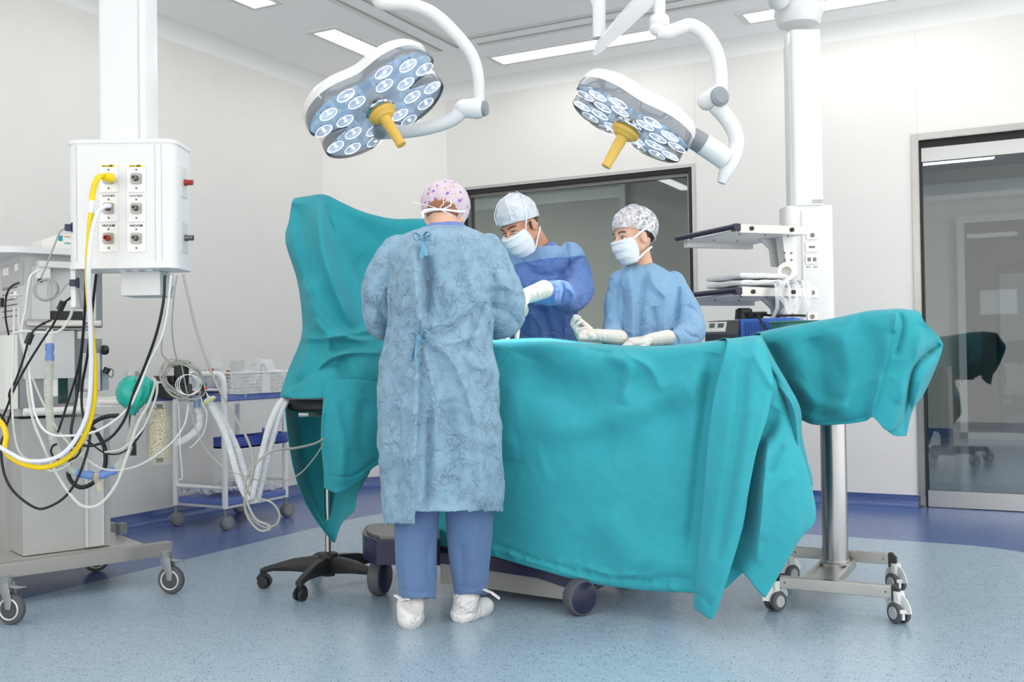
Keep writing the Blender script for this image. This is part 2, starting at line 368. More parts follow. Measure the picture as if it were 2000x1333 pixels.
# ---------------- window with the room beyond
def frame(b, x0, x1, z0, z1, y0, y1, w, bottom=True):
    b.span((x0, y0, z1-w), (x1, y1, z1)); b.span((x0, y0, z0), (x0+w, y1, z1-w)); b.span((x1-w, y0, z0), (x1, y1, z1-w))
    if bottom: b.span((x0, y0, z0), (x1, y1, z0+w))
w = thing('window_1', '', 'window', ((WX0+WX1)/2, YB+.05, WZ0)); w['kind'] = 'structure'; del w['label']; del w['category']
b = B(); frame(b, WX0, WX1, WZ0, WZ1, YB-.008, YB+.01, .022); link('window_frame', b, M_steel2, w)
b = B(); frame(b, WX0+.02, WX1-.02, WZ0+.02, WZ1-.02, YB+.008, YB+.13, .03); link('window_seal', b, M_dark, w, label='dark rubber seal')
b = B(); frame(b, WX0+.045, WX1-.045, WZ0+.045, WZ1-.045, YB+.05, YB+.12, .028); link('window_profile', b, mat('grey_profile', (140, 138, 132), .4, .5), w)
b = B(); b.span((WX0+.03, YB+.07, WZ0+.03), (WX1-.03, YB+.078, WZ1-.03)); link('glass', b, M_glass, w)
M_far = mat('far_wall', (176, 176, 168), .6); M_farc = mat('far_ceiling', (176, 184, 186), .7)
# the small room behind the window
_r = V(1226, 500, 1.)-CPOS; PX_ = (CPOS+_r*(8.0/_r.y)).x
b = B(); b.span((-6.2, 9.3, 0), (-1.72, 9.4, 2.6)); b.span((PX_, 8.0, 0), (-1.72, 8.1, 2.6)); b.span((-1.75, YB+T, 0), (-1.65, 9.4, 2.6)); b.span((-6.3, YB+T, 0), (-6.2, 9.4, 2.6)); struct(link('wall_2', b, M_far))
b = B(); b.span((-6.2, YB+T, 2.6), (-1.65, 9.4, 2.7)); struct(link('ceiling_2', b, M_farc))
b = B(); b.span((-6.2, YB+T, -.1), (-1.65, 9.4, 0)); struct(link('floor_2', b, M_floor2))
b = B(); b.span((-6.2, 9.22, 2.5), (-1.75, 9.3, 2.6)); b.span((PX_-.05, 7.96, 0), (PX_, 8.04, 2.6)); struct(link('trim_5', b, M_alu_w))
# corridor behind the door
_r = V(1876, 640, 1.)-CPOS; DL2 = (CPOS+_r*(12.1/_r.y)).x; _r = V(1880, 427, 1.)-CPOS; DT2 = (CPOS+_r*(12.1/_r.y)).z
b = B(); b.span((-1.72, YB+T, 0), (-1.6, 12.3, 2.95)); b.span((2.6, YB+T, 0), (2.7, 12.3, 2.95)); b.span((-1.6, 12.2, 0), (DL2, 12.3, 2.95)); b.span((DL2, 12.2, DT2), (2.6, 12.3, 2.95)); b.span((-1.72, 12.3, 0), (-1.6, 13.5, 2.95)); b.span((2.6, 12.3, 0), (2.7, 13.5, 2.95)); b.span((-1.6, 12.3, 2.85), (2.6, 13.4, 2.95)); b.span((-1.6, 12.15, 2.66), (2.6, 12.2, 2.95)); b.span((-1.6, 13.4, 0), (2.6, 13.5, 2.95))
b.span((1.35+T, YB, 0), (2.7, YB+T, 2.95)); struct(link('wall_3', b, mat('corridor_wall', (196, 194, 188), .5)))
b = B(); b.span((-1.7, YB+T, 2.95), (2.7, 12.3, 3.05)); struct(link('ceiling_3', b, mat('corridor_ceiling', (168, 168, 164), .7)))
b = B(); b.span((-1.7, YB+.1, -.1), (2.7, 13.5, 0)); struct(link('floor_3', b, M_floor2))
b = B(); b.span((-1.6, 12.17, 0), (-.97, 12.2, .1)); struct(link('baseboard_2', b, M_base))
b = B(); b.span((-1.6, 12.0, 2.60), (2.6, 12.2, 2.78)); struct(link('trim_6', b, mat('beam_paint', (206, 212, 210), .5)))

def fill_lamp(name, x0, y0, x1, y1, z, e, label):  # lamp added to brighten a space beyond the glass
    t = thing(name, label, 'light', ((x0+x1)/2, (y0+y1)/2, z-.03)); b = B(); b.span((x0, y0, z-.03), (x1, y1, z)); link('housing', b, M_trim, t)
    b = B(); b.span((x0+.02, y0+.02, z-.034), (x1-.02, y1-.02, z-.029)); link('diffuser', b, mat(name+'_glow', (255, 253, 246), .5, emit=e), t)
fill_lamp('next_room_fill', -5.4, 7.2, -4.3, 7.7, 2.599, 50, 'added flat white fill lamp on the ceiling of the room behind the window')  # added fill, lifts the grey seen through the window
fill_lamp('corridor_fill', .9, 8.0, 2.3, 9.4, 2.949, 15, 'added flat white fill lamp, out of view, on the corridor ceiling beyond the glass door')  # added fill, kept out of view, brightens the corridor
# ---------------- sliding door and the door beyond it
w = thing('door_1', '', 'door', ((DX0+DX1)/2, YB+.04, 0)); w['kind'] = 'structure'; del w['label']; del w['category']
b = B(); fw = .042
b.span((DX0, YB-.012, .07), (DX0+fw, YB+.0, DZ1)); b.span((DX1-fw, YB-.012, .07), (DX1, YB+.0, DZ1)); b.span((DX0+fw, YB-.012, DZ1-fw), (DX1-fw, YB+.0, DZ1))
b.span((DX0+fw-.006, YB-.012, 0), (DX0+fw, YB+.14, DZ1-fw+.006)); b.span((DX1-fw, YB-.012, 0), (DX1-fw+.006, YB+.14, DZ1-fw)); b.span((DX0+fw, YB-.012, DZ1-fw), (DX1-fw, YB+.14, DZ1-fw+.006))
link('door_frame', b, M_steel, w)
b = B(); b.span((DX0+fw, YB+.05, DZ1-fw-.045), (DX1-fw, YB+.12, DZ1-fw)); b.span((DX0+fw, YB+.04, 0.0), (DX0+fw+.012, YB+.1, DZ1-.1)); link('door_seal', b, M_dark, w)
b = B(); y0, y1 = YB+.03, YB+.075
b.span((DX0+fw+.01, y0, DZ1-.17), (DX1-fw, y1, DZ1-.085)); b.span((DX0+fw+.01, y0, .005), (DX1-fw, y1, .105))
link('door_rail', b, M_steel2, w, label='brushed aluminium rail')
b = B(); b.span((DX0+fw+.012, y0+.015, .10), (DX1-fw, y0+.03, DZ1-.165)); link('glass', b, M_dglass, w)
def oY(px, py, y): r = V(px, py, 1)-CPOS; return CPOS+r*(y/r.y)
w = thing('door_2', '', 'door', (.3, 12.15, 0)); w['kind'] = 'structure'; del w['label']; del w['category']
b = B(); dl = oY(1872, 640, 12.1).x; dt = oY(1880, 423, 12.1).z; frame(b, dl, 1.9, 0, dt, 12.08, 12.2, .075, False); b.span((dl, 12.08, .0), (1.9, 12.2, .07)); link('door_frame', b, mat('far_frame_grey', (196, 200, 200), .5), w)
b = B(); b.span((dl+.07, 12.13, .07), (1.85, 12.15, dt-.07)); link('glass', b, glassy('smoked_glass', (150, 152, 154), .04), w)
b = B(); fl = oY(1912, 640, 12.32); ft = oY(1915, 498, 12.32).z; b.span((fl.x-.05, 12.3, 0), (fl.x, 12.34, ft)); b.span((fl.x-.05, 12.3, ft-.04), (1.2, 12.34, ft)); link('inner_frame', b, mat('inner_frame_grey', (110, 110, 108), .5), w)
# bright little window pane of the far door
b = B(); q0, q1 = oY(1915, 615, 12.37), oY(1986, 565, 12.37); b.span((q0.x, 12.36, q0.z), (q1.x, 12.38, q1.z), .01); o = link('window_2', b, mat('lit_pane', (235, 238, 232), .5, emit=2.2)); struct(o)
# tube light in the corridor
t = thing('corridor_tube_light', 'long thin white tube light on the corridor ceiling seen through the glass door', 'light', (-.75, 9.3, 2.86))
b = B(); a = V(1790, 317, 8.3); c = V(1942, 305, 8.3)
dirn = Vector((1, 0, 0)); z = 2.86
y = 8.0
def onY(px, py, y): r = V(px, py, 1)-CPOS; return CPOS+r*(y/r.y)
a = onY(1780, 314, 9.0); c = onY(1943, 306, 9.0); zz = (a.z+c.z)/2
b.span((a.x, 8.97, zz-.035), (c.x, 9.03, zz+.02), .02); link('tube', b, mat('tube_glow', (255, 255, 255), .5, emit=2.6), t)
b = B(); b.span((a.x-.02, 8.985, zz+.02), (c.x+.02, 9.015, 2.95)); link('housing', b, M_alu_w, t)
t.location = t.location
# ============================================================= CLOTH TOOLS AND DRAPES
import numpy as np
def onY(px, py, y): r = V(px, py, 1)-CPOS; return CPOS+r*(y/r.y)
def proj(a):
    """pixels of an (n,3) array of points"""
    q = a-np.array(CPOS); z = q@np.array(CF); return np.stack([1000+FOC*(q@np.array(CR))/z, 666.5-FOC*(q@np.array(CU))/z], 1)
def cr_resample(P, n, axis):
    """Catmull-Rom along one axis of a (r,c,3) array; n samples per span"""
    P = np.moveaxis(P, axis, 0); k = P.shape[0]; E = np.concatenate([2*P[:1]-P[1:2], P, 2*P[-1:]-P[-2:-1]]); out = []
    for i in range(k-1):
        p0, p1, p2, p3 = E[i:i+4]
        for s in range(n):
            t = s/n; out.append(.5*(2*p1+(p2-p0)*t+(2*p0-5*p1+4*p2-p3)*t*t+(3*p1-p0-3*p2+p3)*t**3))
    out.append(P[-1]); return np.moveaxis(np.array(out), 0, axis)
def polydist(q, line):
    """distance, signed side and progress along a polyline for (n,2) points"""
    best = np.full(len(q), 1e9); side = np.zeros(len(q)); prog = np.zeros(len(q)); L = [np.array(p, float) for p in line]
    seg = [np.linalg.norm(L[i+1]-L[i]) for i in range(len(L)-1)]; tot = sum(seg); acc = 0
    for i in range(len(L)-1):
        d = L[i+1]-L[i]; t = np.clip(((q-L[i])@d)/(d@d), 0, 1); c = L[i]+t[:, None]*d; v = q-c; dist = np.hypot(v[:, 0], v[:, 1])
        m = dist < best; best[m] = dist[m]; side[m] = np.sign(d[0]*v[m, 1]-d[1]*v[m, 0]); prog[m] = (acc+t[m]*seg[i])/tot; acc += seg[i]
    return best, side, prog
def fold_field(q, folds):
    """metres towards the viewer; kinds: 'r' ridge, 'g' groove, 's' step (raised on the right-hand side of the run), 'b' broad swell"""
    h = np.zeros(len(q))
    for line, w, amp, kind in folds:
        d, s, p = polydist(q, catmull2(line)); taper = np.clip(np.minimum(p, 1-p)*7, 0, 1)**.6
        if kind == 'r': h += amp*1.15*np.exp(-(d/w)**(1.25 if w < 12 else 2))*taper
        elif kind == 'R': h += amp*np.exp(-(d/w)**2)
        elif kind == 'g': h -= amp*1.1*np.exp(-(d/w)**(1.4 if w < 12 else 2))*taper
        elif kind == 's': h += amp*(.5+.5*np.tanh(s*d/(w*.25)))*np.exp(-(d/(w*3.2))**2)*taper
    return h
def catmull2(line, n=6):
    if len(line) < 3: return line
    return [(p.x, p.y) for p in catmull([(a, b, 0) for a, b in line], n)]
def nz(p, s, seed=0.): return noise.noise(Vector((p[0]*s+seed, p[1]*s-seed*1.7, p[2]*s+seed*.3)))
def drape(name, rows, m, label, nr=10, ncl=10, folds=(), wob=.006, wobs=3.5, fine=.0012, thick=.0022, group=None, cat='drape', parent=None, hem=None, edge=0.):
    P = np.array([[tuple(p) for p in r] for r in rows], float)
    P = cr_resample(cr_resample(P, int(nr*1.7), 0), int(ncl*1.6), 1); R, C, _ = P.shape; A = P.reshape(-1, 3)
    q = proj(A); h = 2.2*fold_field(q, folds)
    h += np.array([wob*nz(a, wobs)+wob*.5*nz(a, wobs*2.3, 3)+fine*(1-abs(nz(a, 16, 9))*4) for a in A])
    ray = A-np.array(CPOS); ray /= np.linalg.norm(ray, axis=1)[:, None]
    A = A-ray*h[:, None]
    b = B(); b.grid([[Vector(A[i*C+j]) for j in range(C)] for i in range(R)])
    o = link(name, b, m, parent, smooth=60)
    o = modify(o, [('SOLIDIFY', dict(thickness=thick, offset=0))])
    if parent is None: tag(o, label, cat, group)
    elif label: o['label'] = label
    return o
def Y(px, py, y): return onY(px, py, y)
TD = thing('table_drape', 'large teal drape over the operating table, hanging almost to the floor at its foot end', 'drape', (-1.6, 3.5, .2))
ID = thing('instrument_table_drape', 'teal drape raised over the wheeled instrument table, in front of the glass door', 'drape', (-.6, 3.8, .7))
HD = thing('head_end_drape', 'tall peaked teal drape left of the standing surgeon, folding down over the stool', 'drape', tuple(V(650, 1050, 4.3)))
M_drape = cloth_mat('teal_drape', (54, 160, 172), crumple=.0009, cscale=7, var=.05, sheen=.1)
M_drape2 = cloth_mat('deep_teal_drape', (46, 152, 163), crumple=.0010, cscale=7, var=.05, sheen=.1)

# ---- big sheet over the operating table
YF0 = 3.50
hemx = [(790, 1052), (860, 1066), (960, 1087), (1060, 1115), (1150, 1139), (1250, 1153), (1340, 1158), (1400, 1160), (1450, 1120)]
topx = [(790, 686), (860, 680), (960, 672), (1060, 672), (1150, 680), (1230, 684), (1320, 681), (1400, 672), (1468, 663)]
bf = [0, .01, .0, -.02, 0, .012, .0, -.02, .02]
rows = []
top = [Y(a, c, YF0+.05+bf[i]*.3) for i, (a, c) in enumerate(topx)]
def zat(px, z, y):                                     # point at the same x as the pixel column, on height z, plane y
    p = onY(px, 680, y); return Vector((p.x, y, z))
crest = [Y(a, c, 3.78) for a, c in ((790, 662), (860, 662), (970, 664), (1050, 661), (1120, 669), (1200, 675), (1300, 676), (1390, 667), (1476, 656))]
rows.append([Vector((p.x, 4.16, .62)) for p in top])
rows.append([Vector((p.x, 4.14, .84)) for p in top])
rows.append([Vector((p.x, 4.10, p.z-.03)) for p in crest])
rows.append([Vector((p.x, 3.98, p.z-.004)) for p in crest])
rows.append(crest)
rows.append([p*.5+c*.5+Vector((0, 0, .004)) for p, c in zip(top, crest)])
rows.append(top)
for f in (.06, .16, .3, .5, .7, .88, 1.0):
    rows.append([Y(a0+(a1-a0)*f, c0+(c1-c0)*f, YF0+.02*(1-f)+bf[i]*f-.03*sin(pi*f)) for i, ((a0, c0), (a1, c1)) in enumerate(zip(topx, hemx))])
folds = [([(960+31*i+8*(i % 3), 1068+i*6), (966+31*i, 1078+i*6), (970+31*i+10*(i % 2), 1090+i*6)], 3, .004, 'r') for i in range(12)]+[([(975, 700), (1090, 760), (1240, 745), (1400, 700)], 40, .012, 'g'), ([(1000, 690), (1150, 800), (1180, 900)], 45, .014, 'g'),
         ([(1185, 688), (1230, 720), (1215, 790)], 14, .012, 'r'), ([(1215, 686), (1270, 720), (1290, 760)], 10, .010, 'r'), ([(1130, 676), (1190, 690), (1260, 684)], 7, .008, 'g'),
         ([(1400, 700), (1330, 760), (1180, 815), (1010, 850)], 30, .010, 'r'), ([(1350, 780), (1220, 860), (1060, 900)], 38, .009, 'g'),
         ([(1290, 760), (1330, 900), (1320, 1100)], 36, .014, 'g'), ([(1180, 1000), (1250, 1120)], 40, .010, 'r'),
         ([(965, 1062), (1050, 1092), (1150, 1120), (1260, 1134), (1350, 1138)], 4, .004, 'g'), ([(965, 1072), (1050, 1102), (1150, 1131), (1260, 1145), (1350, 1149)], 3, .004, 'r'),
         ([(1150, 1110), (1200, 1125), (1260, 1122)], 5, .006, 'r'), ([(1240, 1140), (1300, 1128), (1350, 1130)], 5, .005, 'g'), ([(1030, 700), (1000, 780), (990, 900)], 30, .01, 'r'),
         ([(1395, 690), (1375, 850), (1350, 1100)], 18, .022, 'g')]
drape('main_sheet', rows, M_drape, None, 9, 16, folds, parent=TD)

# ---- foot-end sheet: long flap with a hem and the pointed corner beside it
def rowpx(f, a, c, ys): pass
L_ = [(1400, 668), (1420, 668), (1398, 760), (1384, 850), (1376, 950), (1366, 1060), (1359, 1130), (1355, 1188)]
M_ = [(1440, 662), (1446, 672), (1432, 765), (1420, 850), (1410, 950), (1392, 1060), (1378, 1130), (1370, 1199)]
N_ = [(1468, 658), (1474, 668), (1474, 770), (1462, 850), (1444, 950), (1422, 1060), (1402, 1130), (1389, 1210)]
O_ = [(1480, 656), (1490, 670), (1510, 740), (1500, 810), (1478, 880), (1462, 960), (1448, 1040), (1402, 1190)]
def col(c, ys): return [Y(a, b_, y) for (a, b_), y in zip(c, ys)]
cols = [col(L_, [3.74, 3.49, 3.44, 3.43, 3.42, 3.42, 3.42, 3.43]), col(M_, [3.74, 3.50, 3.42, 3.40, 3.38, 3.37, 3.37, 3.38]), col(N_, [3.75, 3.51, 3.42, 3.38, 3.35, 3.34, 3.35, 3.36]), col(O_, [3.76, 3.54, 3.46, 3.42, 3.39, 3.37, 3.36, 3.365])]
rows = [[cols[j][i] for j in range(4)] for i in range(8)]
rows.insert(0, [Vector((p.x, 3.95, p.z-.01)) for p in rows[0]])
folds = [([(1455, 700), (1440, 860), (1400, 1100)], 12, .010, 'g'), ([(1500, 760), (1468, 900), (1425, 1080), (1392, 1195)], 5, .004, 'r'), ([(1360, 1160), (1390, 1180)], 6, .006, 'g'), ([(1470, 690), (1510, 760)], 9, .008, 'r')]
drape('end_flap', rows, M_drape, 'long flap with a stitched hem', 12, 14, folds, wob=.005, parent=TD)
# the corner sheet that hangs behind the flap down to a point
c1 = [(1430, 690), (1452, 780), (1460, 880), (1452, 980), (1440, 1060), (1424, 1108)]
c2 = [(1470, 690), (1494, 780), (1496, 880), (1492, 980), (1482, 1060), (1452, 1121)]
c3 = [(1484, 680), (1520, 770), (1532, 860), (1536, 960), (1526, 1050), (1476, 1150)]
c4 = [(1488, 672), (1532, 770), (1556, 862), (1574, 940), (1554, 1050), (1492, 1167)]
c5 = [(1489, 668), (1534, 768), (1556, 850), (1593, 1000), (1560, 1058), (1496, 1166)]
cols = [col(c1, [3.60, 3.50, 3.48, 3.48, 3.49, 3.50]), col(c2, [3.60, 3.47, 3.44, 3.43, 3.43, 3.44]), col(c3, [3.62, 3.50, 3.47, 3.45, 3.44, 3.44]), col(c4, [3.64, 3.56, 3.53, 3.50, 3.47, 3.45]), col(c5, [3.66, 3.60, 3.60, 3.56, 3.51, 3.455])]
rows = [[cols[j][i] for j in range(5)] for i in range(6)]
folds = [([(1500, 850), (1492, 950), (1478, 1100)], 10, .014, 'r'), ([(1520, 800), (1475, 900), (1450, 1050)], 14, .02, 'g'), ([(1550, 920), (1505, 970), (1490, 1060)], 10, .006, 'r'), ([(1530, 870), (1500, 930)], 6, .006, 'g')]
drape('pointed_corner', rows, M_drape, 'corner hanging down to a point', 14, 12, folds, wob=.005, parent=TD)
# the gathered edge that falls from the shoulder of the table end
e1 = [(1482, 657), (1497, 700), (1519, 745), (1541, 782), (1546, 830), (1556, 890), (1569, 912), (1573, 940)]
e2 = [(1485, 655), (1506, 702), (1532, 745), (1556, 785), (1562, 840), (1570, 888), (1577, 915), (1579, 949)]
e3 = [(1487, 656), (1514, 708), (1540, 752), (1563, 800), (1566, 850), (1578, 905), (1584, 925), (1588, 951)]
e0 = [(1478, 660), (1490, 712), (1504, 770), (1520, 800), (1530, 850), (1540, 880), (1556, 905), (1562, 935)]
cols = [col(e0, [3.68, 3.60, 3.57, 3.56, 3.56, 3.57, 3.58, 3.6]), col(e1, [3.68, 3.56, 3.53, 3.50, 3.52, 3.55, 3.58, 3.6]), col(e2, [3.7, 3.60, 3.55, 3.52, 3.56, 3.60, 3.62, 3.62]), col(e3, [3.72, 3.66, 3.62, 3.60, 3.62, 3.66, 3.66, 3.66])]
rows = [[cols[j][i] for j in range(4)] for i in range(8)]
drape('gathered_edge', rows, M_drape2, 'gathered edge tumbling down', 10, 12, [([(1510, 740), (1550, 800), (1560, 900)], 5, .012, 'r'), ([(1500, 720), (1530, 790), (1545, 880)], 6, .012, 'g')], wob=.006, parent=TD)

# ---- sheet over the wheeled instrument table at the right
tY = 3.80
A0 = [(1483, 651), (1530, 640), (1580, 631), (1640, 620), (1690, 609), (1722, 606), (1760, 604), (1785, 607)]
A1 = [(1487, 658), (1533, 652), (1582, 645), (1642, 636), (1692, 627), (1728, 624), (1766, 622), (1806, 630)]
A2 = [(1500, 700), (1548, 700), (1596, 700), (1650, 694), (1700, 686), (1742, 682), (1790, 678), (1837, 664)]
A3 = [(1524, 752), (1562, 752), (1604, 750), (1654, 748), (1694, 744), (1734, 738), (1790, 735), (1838, 690)]
A4 = [(1544, 798), (1574, 800), (1610, 800), (1656, 798), (1690, 792), (1724, 788), (1765, 788), (1808, 762)]
A5 = [(1566, 821), (1586, 829), (1614, 831), (1658, 828), (1690, 823), (1706, 816), (1738, 842), (1782, 800)]
yy = [[3.95, 3.92, 3.90, 3.88, 3.86, 3.85, 3.84, 3.86], [3.86, 3.82, 3.80, 3.78, 3.77, 3.76, 3.76, 3.80], [3.84, 3.79, 3.77, 3.755, 3.75, 3.735, 3.76, 3.90], [3.85, 3.79, 3.765, 3.75, 3.745, 3.72, 3.75, 3.90], [3.87, 3.80, 3.77, 3.75, 3.74, 3.71, 3.74, 3.88], [3.88, 3.81, 3.78, 3.755, 3.745, 3.71, 3.735, 3.85]]
rows = [[Y(a, c, y) for (a, c), y in zip(r, ys)] for r, ys in zip((A0, A1, A2, A3, A4, A5), yy)]
back = [[Vector((p.x+.02*(j-4), yb, p.z+dz)) for j, p in enumerate(rows[0])] for yb, dz in ((4.42, -.26), (4.40, -.10), (4.32, -.012), (4.12, -.002))]
for r in back: r[-1] = Vector((r[-1].x-.22, r[-1].y-.1, r[-1].z-.03)); r[-2] = Vector((r[-2].x-.08, r[-2].y, r[-2].z))
rows = back+rows
folds = [([(1741, 655), (1728, 720), (1703, 814)], 6, .008, 's'), ([(1640, 640), (1655, 730), (1650, 820)], 22, .012, 'r'), ([(1590, 660), (1605, 750), (1604, 820)], 20, .012, 'g'), ([(1560, 650), (1620, 690), (1660, 760)], 26, .008, 'g'),
         ([(1500, 672), (1545, 760), (1580, 810)], 16, .015, 'g'), ([(1510, 720), (1600, 790), (1660, 800)], 16, .010, 'r'), ([(1757, 610), (1764, 640), (1750, 700)], 5, .008, 'g'), ([(1750, 612), (1745, 650)], 4, .008, 'r'),
         ([(1836, 672), (1790, 710), (1775, 760), (1768, 840)], 7, .030, 'g'), ([(1800, 640), (1782, 720), (1757, 790)], 9, .012, 'r'), ([(1828, 700), (1800, 745), (1782, 800)], 6, .014, 'r'), ([(1590, 824), (1650, 822), (1700, 812)], 3, .003, 'g'), ([(1660, 640), (1700, 660), (1720, 740)], 26, .008, 'g')]
drape('main_sheet', rows, M_drape2, None, 10, 14, folds, wob=.006, parent=ID)
# inner corner hanging low at the right end
f1 = [(1775, 690), (1760, 760), (1728, 805), (1716, 826)]; f2 = [(1812, 690), (1785, 770), (1758, 820), (1744, 850)]; f3 = [(1832, 686), (1806, 765), (1783, 800), (1770, 852)]
cols = [col(f1, [3.84, 3.80, 3.775, 3.77]), col(f2, [3.86, 3.81, 3.79, 3.785]), col(f3, [3.93, 3.90, 3.885, 3.86])]
drape('inner_corner', [[cols[j][i] for j in range(3)] for i in range(4)], M_drape2, 'inner corner hanging lowest', 14, 14, [([(1790, 730), (1770, 790), (1762, 845)], 6, .01, 'g')], wob=.004, parent=ID)

# ---- tall sheet at the head end, draped up over the screen and down over the stool
def yc(dep, px):                                       # room depth Y of a point a given distance ahead at a pixel column
    p = V(px, 700, dep); return p.y
def D(px, py, d): return V(px, py, d)
T0 = [(572, 392, 4.62), (600, 388, 4.60), (632, 386, 4.58), (668, 402, 4.60), (710, 420, 4.64), (765, 433, 4.70), (816, 433, 4.75), (850, 436, 4.8)]
T1 = [(565, 430, 4.56), (596, 432, 4.50), (634, 436, 4.50), (680, 446, 4.60), (726, 466, 4.68), (775, 480, 4.72), (822, 480, 4.76), (855, 480, 4.8)]
T2 = [(558, 472, 4.54), (590, 486, 4.42), (640, 498, 4.46), (690, 505, 4.60), (735, 520, 4.66), (780, 535, 4.72), (822, 540, 4.76), (855, 540, 4.8)]
T3 = [(580, 545, 4.50), (602, 556, 4.36), (645, 565, 4.40), (692, 570, 4.52), (737, 585, 4.60), (780, 595, 4.68), (822, 600, 4.72), (855, 600, 4.78)]
T4 = [(590, 615, 4.46), (612, 624, 4.34), (655, 640, 4.34), (700, 648, 4.42), (738, 655, 4.50), (780, 660, 4.58), (822, 662, 4.64), (855, 662, 4.7)]
T5 = [(588, 662, 4.42), (612, 668, 4.32), (655, 676, 4.30), (700, 680, 4.34), (738, 684, 4.42), (780, 690, 4.5), (822, 692, 4.58), (855, 694, 4.62)]
T6 = [(564, 722, 4.34), (600, 720, 4.26), (650, 712, 4.24), (700, 716, 4.26), (738, 722, 4.34), (780, 735, 4.42), (822, 740, 4.5), (855, 742, 4.56)]
T7 = [(546, 776, 4.26), (586, 779, 4.18), (630, 778, 4.15), (690, 775, 4.18), (738, 780, 4.28), (780, 790, 4.38), (822, 795, 4.46), (855, 798, 4.5)]
rows = [[D(*p) for p in r] for r in (T0, T1, T2, T3, T4, T5, T6, T7)]
rows.insert(0, [p+FV*.30+Vector((0, 0, -.35)) for p in rows[0]]); rows.insert(1, [p+FV*.10+Vector((0, 0, -.02)) for p in rows[1]])
folds = [([(634, 388), (650, 440), (690, 520), (737, 620)], 9, .022, 'g'), ([(628, 390), (625, 440), (640, 520), (690, 640)], 12, .03, 'r'), ([(640, 410), (668, 480), (705, 560), (742, 600)], 7, .018, 'r'),
         ([(572, 396), (560, 430), (557, 470)], 7, .012, 'g'), ([(585, 400), (590, 470), (605, 560)], 14, .02, 'g'), ([(596, 545), (620, 600), (680, 655), (742, 660)], 5, .022, 's'), ([(600, 590), (640, 650), (720, 668)], 8, .012, 'r'),
         ([(583, 660), (630, 662), (690, 652), (742, 642)], 6, .016, 'r'), ([(595, 640), (600, 690), (580, 740)], 7, .010, 'r'), ([(640, 700), (690, 690), (745, 690)], 7, .014, 'r'), ([(550, 775), (600, 745), (640, 705), (700, 680)], 6, .012, 'r'), ([(560, 765), (620, 725), (660, 700)], 8, .014, 'g'),
         ([(660, 700), (680, 740), (690, 770)], 12, .012, 'g'), ([(612, 625), (640, 660), (640, 700)], 7, .012, 'r'), ([(700, 500), (760, 560), (800, 640)], 24, .012, 'g')]
drape('raised_sheet', rows, M_drape2, None, 9, 14, folds, wob=.008, parent=HD)
# lower front panel hanging from the stool seat
S0 = [(634, 748, 4.15), (665, 742, 4.15), (700, 742, 4.17), (742, 750, 4.25), (790, 770, 4.36)]
S1 = [(630, 800, 4.10), (662, 806, 4.09), (700, 812, 4.11), (742, 822, 4.2), (790, 830, 4.32)]
S2 = [(627, 860, 4.10), (664, 866, 4.06), (702, 868, 4.08), (742, 872, 4.18), (790, 880, 4.3)]
S3 = [(632, 918, 4.11), (664, 925, 4.05), (704, 916, 4.08), (742, 898, 4.18), (790, 910, 4.3)]
S4 = [(633, 954, 4.12), (662, 962, 4.07), (704, 938, 4.09), (742, 908, 4.18), (790, 930, 4.3)]
rows = [[D(*p) for p in r] for r in (S0, S1, S2, S3, S4)]
drape('front_panel', rows, M_drape2, 'squarish panel in front of the stool seat', 14, 14, [([(650, 780), (668, 860), (664, 950)], 12, .007, 'r'), ([(712, 780), (705, 860), (715, 900)], 14, .006, 'g'), ([(634, 790), (630, 860), (636, 950)], 3, .004, 'r'), ([(640, 930), (690, 930), (740, 895)], 3, .004, 'g')], wob=.006, parent=HD)
# inner back panel falling to a point around the column
I0 = [(556, 790, 4.24), (575, 790, 4.50), (610, 790, 4.56), (640, 792, 4.56), (690, 795, 4.5), (740, 800, 4.45)]
I1 = [(562, 850, 4.24), (580, 850, 4.48), (612, 850, 4.54), (642, 850, 4.53), (690, 850, 4.46), (740, 850, 4.4)]
I2 = [(572, 910, 4.25), (590, 915, 4.45), (618, 915, 4.50), (648, 915, 4.47), (688, 915, 4.38), (725, 915, 4.3)]
I3 = [(588, 965, 4.27), (604, 970, 4.42), (628, 975, 4.43), (652, 975, 4.38), (680, 970, 4.28), (700, 962, 4.2)]
I4 = [(612, 1010, 4.29), (622, 1014, 4.36), (637, 1018, 4.36), (654, 1018, 4.32), (670, 1008, 4.26), (690, 1000, 4.18)]
I5 = [(648, 1058, 4.28), (650, 1059, 4.29), (652, 1060, 4.30), (655, 1058, 4.29), (660, 1040, 4.26), (667, 1015, 4.24)]
rows = [[D(*p) for p in r] for r in (I0, I1, I2, I3, I4, I5)]
drape('inner_panel', rows, M_drape2, 'inner panel falling to a point', 12, 12, [([(560, 800), (580, 900), (620, 1000), (648, 1050)], 8, .012, 'r')], wob=.006, parent=HD)
# ============================================================= PEOPLE
SKIN = mat('skin', (222, 178, 152), .5, sub=.15, var=.04, vscale=30, bump=.0004, bscale=300)
SKIN_M = mat('tanned_skin', (206, 152, 124), .5, sub=.15, var=.06, vscale=30, bump=.0005, bscale=300)
GOWN = cloth_mat('pale_blue_gown', (133, 165, 186), crumple=.0038, cscale=22, var=.05)
GOWN_N = cloth_mat('sky_blue_gown', (134, 172, 204), crumple=.0045, cscale=8, var=.04)
SCRUB = cloth_mat('scrub_blue', (96, 122, 162), crumple=.0015, cscale=6, var=.03)
SCRUB_C = cloth_mat('collar_blue', (104, 128, 196), crumple=.001, cscale=8)
GLOVE = mat('latex_glove', (228, 220, 212), .42, bump=.0012, bscale=70, sub=.1, var=.03, vscale=20)
CAPW = cloth_mat('white_cap_fleece', (212, 216, 224), crumple=.003, cscale=22, var=.06)
MASKM = cloth_mat('white_mask_paper', (226, 229, 234), crumple=.0008, cscale=20, var=.01)
